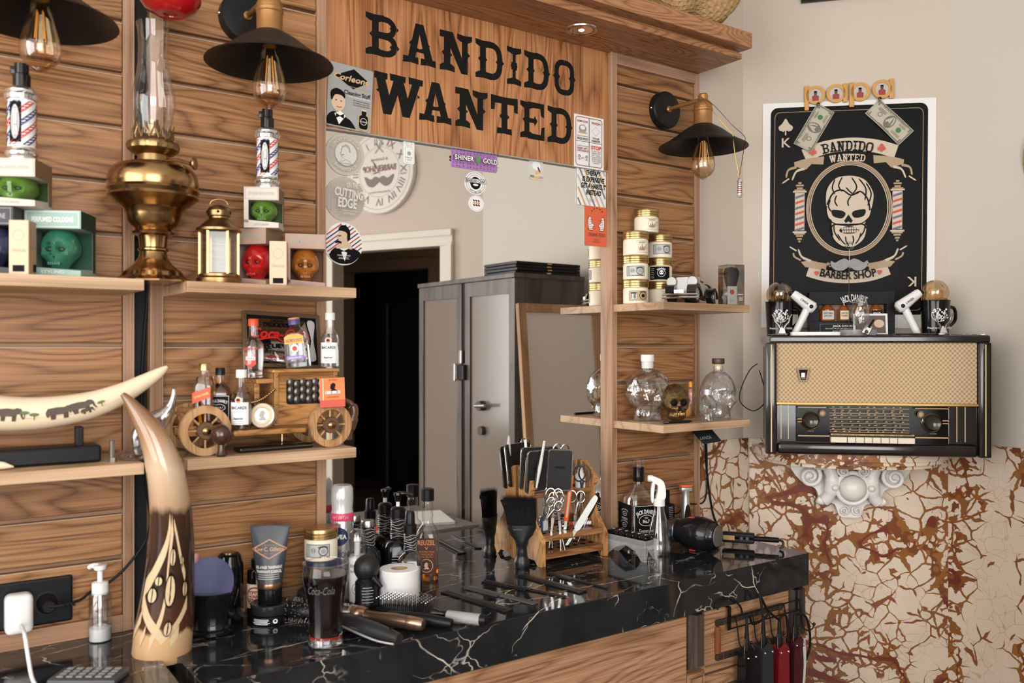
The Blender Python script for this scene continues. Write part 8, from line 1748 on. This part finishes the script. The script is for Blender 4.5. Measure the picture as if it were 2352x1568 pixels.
wword('BANDIDO', 668, 448, 60, 290, PK, .32); wword('WANTED', 668, 516, 42, 200, PC, .30); txt('BARBER SHOP', 678, 1200, 46, PK, 310, bold=.02, arc=-.34); txt('POMADE HAIR STYLING', 676, 1148, 24, PC, 235, bold=.02, arc=-.30)
for x, y in ((475, 478), (855, 466)):
    for dx, dy in ((-10, 4), (10, 4), (0, -12)): A.disc(*q_(x + dx, y + dy), 11*pk, PR_)
    A.rect(*q_(x - 3, y + 24), *q_(x + 3, y), PR_)
for x, y in ((503, 1186), (850, 1182)): A.disc(*q_(x - 6, y - 4), 7*pk, PR_); A.disc(*q_(x + 6, y - 4), 7*pk, PR_); A.poly(Q((x - 13, y - 1), (x + 13, y - 1), (x, y + 16)), PR_)
txt('K', 325, 420, 56, PC, 50, bold=.01); A.text('K', *q_(1024, 1240), 56*pk, PC, 50*pk, bold=.01, rot=pi)
A.poly(spl(Q((321, 280), (340, 310), (362, 330), (352, 352), (330, 350), (312, 352), (290, 350), (281, 330), (302, 308)), 4, True), PC)
for x, l in ((290, 350), (306, 358), (321, 378), (338, 356), (352, 350)): A.rect(*q_(x - 4, l), *q_(x + 4, 335), PC)
# bearded skull
A.poly(spl(Q((600, 720), (680, 700), (775, 735), (800, 800), (790, 860), (770, 885), (775, 930), (760, 990), (715, 1030), (680, 1035), (640, 1028), (598, 990), (580, 930), (585, 885), (565, 860), (558, 800)), 4, True), PC)
A.poly(spl(Q((555, 800), (553, 715), (580, 660), (620, 630), (700, 625), (765, 650), (805, 710), (812, 760), (795, 830), (780, 760), (740, 715), (690, 735), (640, 705), (590, 720)), 4, True), PC)
A.stroke(spl(Q((556, 790), (590, 722), (640, 706), (690, 737), (740, 716), (780, 760), (794, 826)), 5), 9*pk, PK)
A.stroke(spl(Q((578, 930), (600, 905), (676, 912), (752, 905), (776, 930)), 5), 8*pk, PK)
for p in (((600, 640), (585, 690), (600, 730)), ((640, 630), (620, 680), (640, 715)), ((690, 632), (720, 690), (690, 740)), ((730, 640), (770, 700), (765, 770)), ((770, 665), (800, 730), (780, 800)), ((660, 690), (700, 730), (735, 720)), ((575, 760), (565, 800), (580, 830)), ((610, 735), (600, 770), (615, 800)), ((690, 740), (672, 770), (676, 800))): A.stroke(spl(Q(*p), 4), [2*pk] + [8*pk]*7 + [2*pk], PK)
A.poly(spl(Q((586, 820), (640, 826), (660, 845), (640, 870), (600, 862), (584, 845)), 4, True), PK); A.poly(spl(Q((766, 820), (712, 826), (694, 845), (712, 868), (752, 862), (768, 845)), 4, True), PK)
A.poly(Q((676, 848), (700, 885), (690, 898), (676, 888), (662, 898), (652, 885)), PK); A.stroke(spl(Q((560, 870), (600, 900), (660, 905), (690, 905), (750, 900), (790, 868)), 4), 6*pk, PK)
A.poly(spl(Q((625, 940), (650, 920), (700, 918), (735, 938), (715, 955), (680, 960), (645, 956)), 4, True), PK)
for i in range(7): A.rect(*q_(638 + i*14, 936), *q_(649 + i*14, 922), PC); A.rect(*q_(642 + i*13, 953), *q_(652 + i*13, 940), PC)
for p in (((595, 900), (600, 950), (630, 1000)), ((615, 960), (640, 1000), (660, 1022)), ((660, 975), (665, 1005), (680, 1030)), ((700, 970), (705, 1000), (695, 1028)), ((745, 955), (735, 990), (715, 1020)), ((770, 895), (762, 945), (740, 980)), ((580, 900), (584, 940), (590, 970))): A.stroke(spl(Q(*p), 4), [2*pk] + [7*pk]*7 + [2*pk], PK)
A.done('print')
PN = GBLACK
# ---- bank notes pinned over the poster
def note(label, cx, cy, ang, n=.006):
    c = pc + ALO*((cx - 672)*pk) + Vector((0, 0, (845 - cy)*pk)) + NRM*.006
    t = thing('bank_note', label, 'bank note', tuple(c), rot=(0, -ang, RZ), group='bank notes pinned to the poster'); w, h = .141, .060
    NP = mat('note_paper', (.50, .46, .36), .7); NG = mat('note_ink', (.17, .16, .12), .7)
    g = M(); g.grid(lambda u, v: ((u - .5)*w, -.004*sin(pi*u)**2 - .0015*sin(5*u + 3*v), (v - .5)*h), 14, 5); g.obj('paper', NP, t, ang=60, solid=.0003)
    A = Art(t, warp=lambda u, v, d: (u, -.004*sin(pi*(u/w + .5))**2 - .0015*sin(5*(u/w + .5) + 3*(v/h + .5)) - d - .0004, v), eps=.00012)
    A.frame(-w*.48, -h*.46, w*.48, h*.46, h*.05, NG); A.poly(oval(0, 0, w*.11, h*.36), NG); A.poly(oval(0, h*.02, w*.085, h*.30), NP); A.poly(oval(0, h*.04, w*.045, h*.17), NG); A.poly(oval(0, -h*.16, w*.06, h*.11), NG); A.disc(w*.26, 0, h*.13, mat('note_green', (.05, .20, .06), .6)); A.ring(-w*.26, -h*.05, h*.12, h*.03, NG)
    A.text('THE UNITED STATES OF AMERICA', 0, h*.37, h*.08, NG, w*.66); A.text('ONE DOLLAR', 0, -h*.40, h*.08, NG, w*.3)
    for sx in (-1, 1):
        for sz in (-1, 1): A.text('1', sx*w*.43, sz*h*.33, h*.17, NG, w*.025, .03)
    A.lines(-w*.27, h*.22, w*.22, 3, h*.06, h*.02, NG); A.lines(w*.27, h*.26, w*.2, 2, h*.06, h*.02, NG); A.lines(w*.27, -h*.22, w*.22, 2, h*.07, h*.02, NG); A.done('print')
note('dollar note pinned to the left of the poster top', 485, 338, R(60)); note('dollar note pinned to the right of the poster top', 900, 322, R(-46))
for x, y, lab in ((505, 205, 'black push pin holding the left dollar note'), (843, 190, 'black push pin holding the right dollar note')):
    c = pc + ALO*((x - 672)*pk) + Vector((0, 0, (845 - y)*pk)) + NRM*.004; t = thing('push_pin', lab, 'pin', tuple(c), RZ); M().lathe([(.0015, 0), (.0015, .006), (.004, .007), (.003, .012), (.0048, .016), (0, .017)], 16, axis='Y').obj('pin', GBLACK, t)
# ---- papa letters
PW = mat('papa_wood', (.60, .31, .08), .5); c = pc + Vector((0, 0, (845 - 150)*pk)) + NRM*.0035
pp = thing('papa_letters', 'orange wooden papa letters with four round photos above the poster', 'ornament', tuple(c), RZ)
def pr(x, y): return ((x - 672)*pk, (150 - y)*pk)
for nm, rx, ry, sx0, sx1, sy0, sy1 in (('letter_p', 493, 147, 432, 456, 92, 235), ('letter_a', 607, 143, 646, 670, 88, 196), ('letter_p', 740, 140, 681, 706, 84, 226), ('letter_a', 860, 130, 900, 924, 74, 186)):
    X, Z = pr(rx, ry); g = M(); g.lathe([(37*pk, 0), (54*pk, 0), (54*pk, .006), (37*pk, .006), (37*pk, 0)], 40, c=(X, 0, Z), axis='Y', cap=False); a_, b_ = pr(sx0, sy1), pr(sx1, sy0); g.box(a_[0], -.006, a_[1], b_[0], 0, b_[1], .0008)
    lo = g.obj(nm, PW, pp); ph_ = M().lathe([(38*pk, .001), (38*pk, .0035), (0, .0035)], 36, c=(X, 0, Z), axis='Y').obj('photo', mat('photo_grey', (.50, .46, .43), .5), lo)
    A = Art(ph_, -.0036); A.poly([(X + u*pk, Z + v*pk) for u, v in ((-18, -34), (18, -34), (20, -8), (8, 0), (-8, 0), (-20, -8))], mat('photo_red', (.30, .05, .05), .6)); A.disc(X, Z + 9*pk, 9*pk, mat('photo_dark', (.10, .055, .04), .6), 11*pk); A.disc(X, Z + 19*pk, 10*pk, INK, 5*pk); A.done('photo_print')
# ================================================================== on top of the radio
ZTp = ZR + RH + .0003
def onR(px, n): p = onD(px, 700, n); return (p.x, p.y, ZTp)
def mug_lamp(label, px, n):
    t = thing('globe_bulb_mug', label, 'mug', onR(px, n), RZ, 'black mugs with globe bulbs')
    M().lathe([(.034, 0), (.036, .002), (.040, .095), (.041, .102), (.0385, .102), (.037, .094), (.034, .01), (0, .008)], 40).obj('mug', GBLACK, t)
    M().tube(spl([(.039, .012, .084), (.058, .02, .078), (.060, .021, .045), (.036, .011, .022)], 6), .005, 10).obj('handle', GBLACK, t)
    A = Art(t, 0, wrap=.0385); rr = random.Random(6); A.ring(0, .060, .021, .0015, INKW)
    for i in range(60):
        a, r = rr.uniform(0, 2*pi), .019*sqrt(rr.random()); A.disc(r*cos(a), .060 + r*sin(a), rr.uniform(.0012, .0028), INKW, n=8)
    A.text('Proud to wear L\'ANZA', 0, .022, .0055, INKW, .052, .02); A.done('print'); return t
def globe(label, px, n):
    p = onR(px, n); t = thing('globe_bulb', label, 'light bulb', (p[0], p[1], ZTp + .009), RZ, 'amber globe bulbs in mugs')
    M().ball((0, 0, .115), .0375, 32, 22).obj('glass_globe', glass('amber_globe', (.88, .72, .50), lo=.12, hi=.85), t); M().lathe([(.013, 0), (.013, .055), (.016, .075), (.020, .084)], 20).obj('screw_cap', BRASSD, t); M().tube(spl([(-.010, 0, .10), (-.012, 0, .125), (0, 0, .118), (.012, 0, .125), (.010, 0, .10)], 5), .0008, 6).obj('filament', FIL, t)
nm_ = .130
mug_lamp('black mug with floral crest at the left end of the radio top', 1790, nm_); globe('amber globe bulb in the left mug', 1790, nm_); mug_lamp('black mug with floral crest at the right end of the radio top', 2148, nm_); globe('amber globe bulb in the right mug', 2148, nm_)
def toy_dryer(label, px, n, s, base):
    p = onR(px, n); t = thing('white_hair_dryer', label, 'hair dryer', (p[0], p[1], ZTp), RZ, 'white hair dryers on the radio')
    h0 = Vector((s*.0, 0, .100)); ax = Vector((s*.78, 0, -.62)).normalized()
    def P(a, b): q = h0 + ax*a; return (q.x, q.y, q.z)
    M().tube([P(-.040, 0), P(-.034, 0), P(.0, 0), P(.030, 0), P(.038, 0)], [.011, .013, .016, .019, .012], 22).obj('barrel', WHITE, t); M().tube([P(-.046, 0), P(-.036, 0)], [.010, .0115], 20).obj('nozzle', BLACK, t); M().tube(spl([P(.018, 0), (s*-.004, .0, .050), (s*-.022, 0, .012), (s*-.026, 0, .004)], 5), [.011]*6 + [.0105]*5 + [.009]*5, 16).obj('handle', WHITE, t); M().ball(P(.024, 0)[:1] + (-.018,) + P(.024, 0)[2:], (.006, .003, .006), 12, 8).obj('dial', BLACK, t)
    A = Art(t, -.0185); q = P(.0, 0); A.text('L\'ANZA', q[0], q[2], .006, INK, .026, .02, rot=-s*R(38)); A.done('print'); return t
toy_dryer('white hair dryer leaning right of the left mug', 1846, .155, 1, 0); toy_dryer('white hair dryer leaning left of the right mug', 2086, .155, -1, 0)
# gift box of miniatures
gx = onR(1953, .085); gb = thing('gift_box', 'black Jack Daniel\'s gift box with a window of miniatures', 'box', gx, RZ); w, d, h = .121, .040, .132
BC = mat('gift_black', (.008, .008, .009), .45, spec=.15)
M().box(-w, -d/2, .094, w, d/2, h, .0008).obj('header', BC, gb, ang=0); M().box(-w, -d/2, 0, w, d/2, .044, .0008).obj('footer', BC, gb, ang=0); M().box(-w, d/2 - .002, .044, w, d/2, .094).obj('back', BC, gb, ang=0)
for a_, b_ in ((-w, -.092), (.098, w)): M().box(a_, -d/2, .044, b_, d/2 - .002, .094).obj('window_side', BC, gb, ang=0)
M().box(-.092, d/2 - .004, .044, .098, d/2 - .002, .094).obj('lining', mat('lining_tan', (.34, .19, .12), .6), gb, ang=0)
A = Art(gb, -d/2); A.text('JACK DANIEL\'S', .006, .114, .020, INKW, .074, .02, arc=.075); A.stroke(spl([(-.022, .099), (-.01, .103), (.006, .099), (.022, .103), (.034, .099)], 4), .0012, INKW); A.frame(-.09, .008, .09, .036, .0008, GREY); A.text('JACK DANIEL\'S FAMILY', -.004, .030, .0055, INKW, .10, .02); A.text('50ml BOTTLES OF GENTLEMAN JACK, JACK DANIEL\'S', 0, .022, .0035, INKW, .15); A.text('JACK DANIEL\'S TENNESSEE HONEY', 0, .015, .0035, INKW, .11); A.done('print')
for i, (x, lab, r_, wl) in enumerate(((-.066, 'GENTLEMAN JACK', .022, LGREY), (-.018, 'JACK DANIEL\'S HONEY', .017, CREAMP), (.026, 'JACK DANIEL\'S', .018, INK), (.072, 'JACK DANIEL\'S', .019, INK))):
    O = Vector(gx) + Matrix.Rotation(RZ, 3, 'Z') @ Vector((x, -.001, .0445)); t = thing('miniature_bottle', ('squat pale-label', 'cream-label', 'third', 'rightmost')[i] + ' whisky miniature in the black gift box window', 'bottle', tuple(O), RZ, 'miniatures in the gift box')
    M().lathe([(r_*.9, .0005), (r_, .003), (r_, .034), (r_*.5, .044), (r_*.42, .049)], 24, f=lambda a, r, h: r*(1 - .25*abs(sin(a)))).obj('body', mat('miniature_whisky', (.30, .085, .015), .08, coat=.4), t)
    A = Art(t, -r_*.76); A.rect(-r_*.75, .005, r_*.75, .031, wl); A.text(lab.split()[0], 0, .024, .0045, INK if wl != INK else INKW, r_*1.2, .02); A.text(lab.split()[-1], 0, .016, .0045, INK if wl != INK else INKW, r_*1.1, .02); A.done('label')
# ice-like crystal, photo card, moustache clip
cgx = onR(1975, .170); t = thing('crystal_figure', 'rough clear crystal figure on a frosted base in front of the gift box', 'ornament', cgx, RZ)
rr = random.Random(12); pv = [(Vector((rr.uniform(-1, 1), rr.uniform(-1, 1), rr.uniform(-1, 1))).normalized(), rr.uniform(.05, .16)) for _ in range(50)]
def cf(dv):
    k = 1.0
    for v, a in pv: k += a*math.exp(-((dv - v).length**2)/.05) - .04
    return Vector((dv.x*k + .25*dv.z*dv.z, dv.y*k, dv.z*(1 + .06*sin(9*dv.x))))
M().ball((0, 0, .066), (.026, .020, .052), 36, 30, f=cf).obj('crystal', CRYG, t); M().prism([(u, v) for u, v in oval(-.005, 0, .052, .022, 24)], 0, .017, 'XY').obj('base', mat('ice_base', (.85, .86, .86), .25, trans=.7, ior=1.3), t)
t = thing('photo_card', 'white-bordered photo card standing behind the crystal figure', 'photo', onR(2000, .128), rot=(R(-8), 0, RZ)); M().box(-.048, -.0006, 0, .048, .0006, .066).obj('card', PWHITE, t, ang=0); A = Art(t, -.0007); A.rect(-.042, .008, .042, .060, mat('photo_brown', (.09, .05, .035), .4)); A.poly(oval(.024, .036, .014, .012), SKIN); A.done('photo_print')
p = onR(1950, .128); t = thing('photo_clip', 'grey moustache-shaped photo clip on a wire stand', 'photo clip', (p[0], p[1], ZTp), RZ); k_ = .00128
MG = mat('moustache_grey', (.24, .24, .235), .45, var=.3, bscale=50)
zc = onD(1950, 607, .118).z - ZTp
mo2 = [(0, .010), (.012, .016), (.026, .012), (.040, .004), (.051, .010), (.050, -.006), (.036, -.018), (.016, -.018), (0, -.008), (-.016, -.018), (-.036, -.018), (-.050, -.006), (-.051, .010), (-.040, .004), (-.026, .012), (-.012, .016)]
M().prism([(u, v + zc) for u, v in spl(mo2, 3, True)], -.004, .003).obj('moustache', MG, t); M().tube([(0, 0, .002), (0, 0, zc)], .0009, 8).obj('stand_wire', DGREY, t); M().lathe([(.016, 0), (.016, .003), (.004, .005)], 24).obj('foot', STEEL, t)
M().tube(spl([(0, -.005, zc)] + [(0, -.005, zc + .040)] + [(.013*cos(a)*(1 - i*.022), -.005, zc + .054 + .013*sin(a)*(1 - i*.022)) for i, a in enumerate([-pi/2 + 2*pi*j/14 for j in range(28)])], 2), .0009, 6).obj('spiral_clip', mat('clip_wire', (.25, .245, .23), .3, .9), t)
# old hand clippers, tray and tools
def hand_clipper(label, px, n, s):
    t = thing('hand_clipper', label, 'hand clipper', onR(px, n), RZ, 'old hand clippers on the radio'); t.scale = (.72, .72, .72); q = mat('tarnished_steel', (.26, .245, .22), .3, 1.0)
    M().box(-.020, -.014, 0, .020, .014, .010, .003).obj('comb_plate', q, t); M().prism([(-.014, .008), (.014, .008), (.008, .030), (-.008, .030)], -.008, .006).obj('head', q, t); M().lathe([(.006, 0), (.006, .006)], 14, c=(0, 0, .030)).obj('tension_nut', q, t)
    for k in (-1, 1): M().tube(spl([(k*.006, 0, .026), (k*.014, 0, .042), (k*.026, 0, .056), (k*.030, 0, .072), (k*.038, 0, .086)], 5), [.005]*6 + [.0045]*6 + [.004]*6 + [.003]*3, 10).obj('handle', q, t)
    return t
hand_clipper('old steel hand clipper in front of the left mug', 1796, .200, 1); hand_clipper('old steel hand clipper in front of the right mug', 2166, .200, -1); t = hand_clipper('old steel hand clipper lying before the crystal figure', 1992, .215, 1); t.rotation_euler = (R(80), R(-60), RZ); t.location.z += .016
t = thing('white_tray', 'flat white tray on the radio top', 'tray', onR(1872, .222), RZ); M().prism(rrect(-.068, -.016, .068, .016, .008), 0.0, .010, 'XY').obj('tray', WHITE, t)
for i, (px, n, r_, lab) in enumerate(((2085, .205, .3, 'black comb lying on the radio top right of the crystal'), (2100, .225, -.2, 'second dark comb crossing on the radio top'), (2105, .24, .1, 'thin dark comb near the radio front edge'), (2035, .24, .05, 'small black flat tool beside the crystal base'))):
    p = onR(px, n); t = thing('comb', lab, 'comb', (p[0], p[1], ZTp + .0002 + .003*(i == 1)), RZ + r_, 'combs on the radio'); L_ = (.10, .11, .09, .05)[i]; M().box(-L_/2, -.004, 0, L_/2, .004, .0028, .0006).obj('spine', COMBK, t, ang=0)
    g = M()
    for k in range(18): g.box(-L_*.48 + k*L_*.053, -.011, .0003, -L_*.48 + k*L_*.053 + .0018, -.004, .0022)
    o = g.obj('teeth', COMBK, t, ang=0); o['kind'] = 'stuff'
p = onR(2220, .21); t = thing('steel_chain', 'thin steel chain lying at the right end of the radio top', 'chain', p, RZ); M().tube([(-.05 + .006*i, .006*sin(i*1.1), .002) for i in range(17)], .0018, 6).obj('chain', STEEL, t)
p = onR(1788, .232); t = thing('small_scissors', 'small steel scissors lying at the left front of the radio top', 'scissors', (p[0], p[1], ZTp + .002), RZ + .5); M().tube([(-.03, 0, 0), (.02, .004, 0)], .0016, 6).obj('blade', STEEL, t); M().tube([(-.03, .006, 0), (.02, -.004, .001)], .0016, 6).obj('blade', STEEL, t)
c = onD(1900, 1, .004); t = thing('picture_frame', 'dark picture frame whose lower edge shows above the poster', 'picture frame', (c.x, c.y, c.z), rot=(0, R(-2), RZ)); M().box(-.078, -.012, -.002, .20, 0, .010, .001).obj('frame_rail', BLACK, t, ang=0); M().box(-.078, -.012, .010, -.066, 0, .24).obj('frame_stile', BLACK, t, ang=0); M().box(.188, -.012, .010, .20, 0, .24).obj('frame_stile', BLACK, t, ang=0); M().box(-.066, -.004, .010, .188, 0, .24).obj('picture', DGREY, t, ang=0)
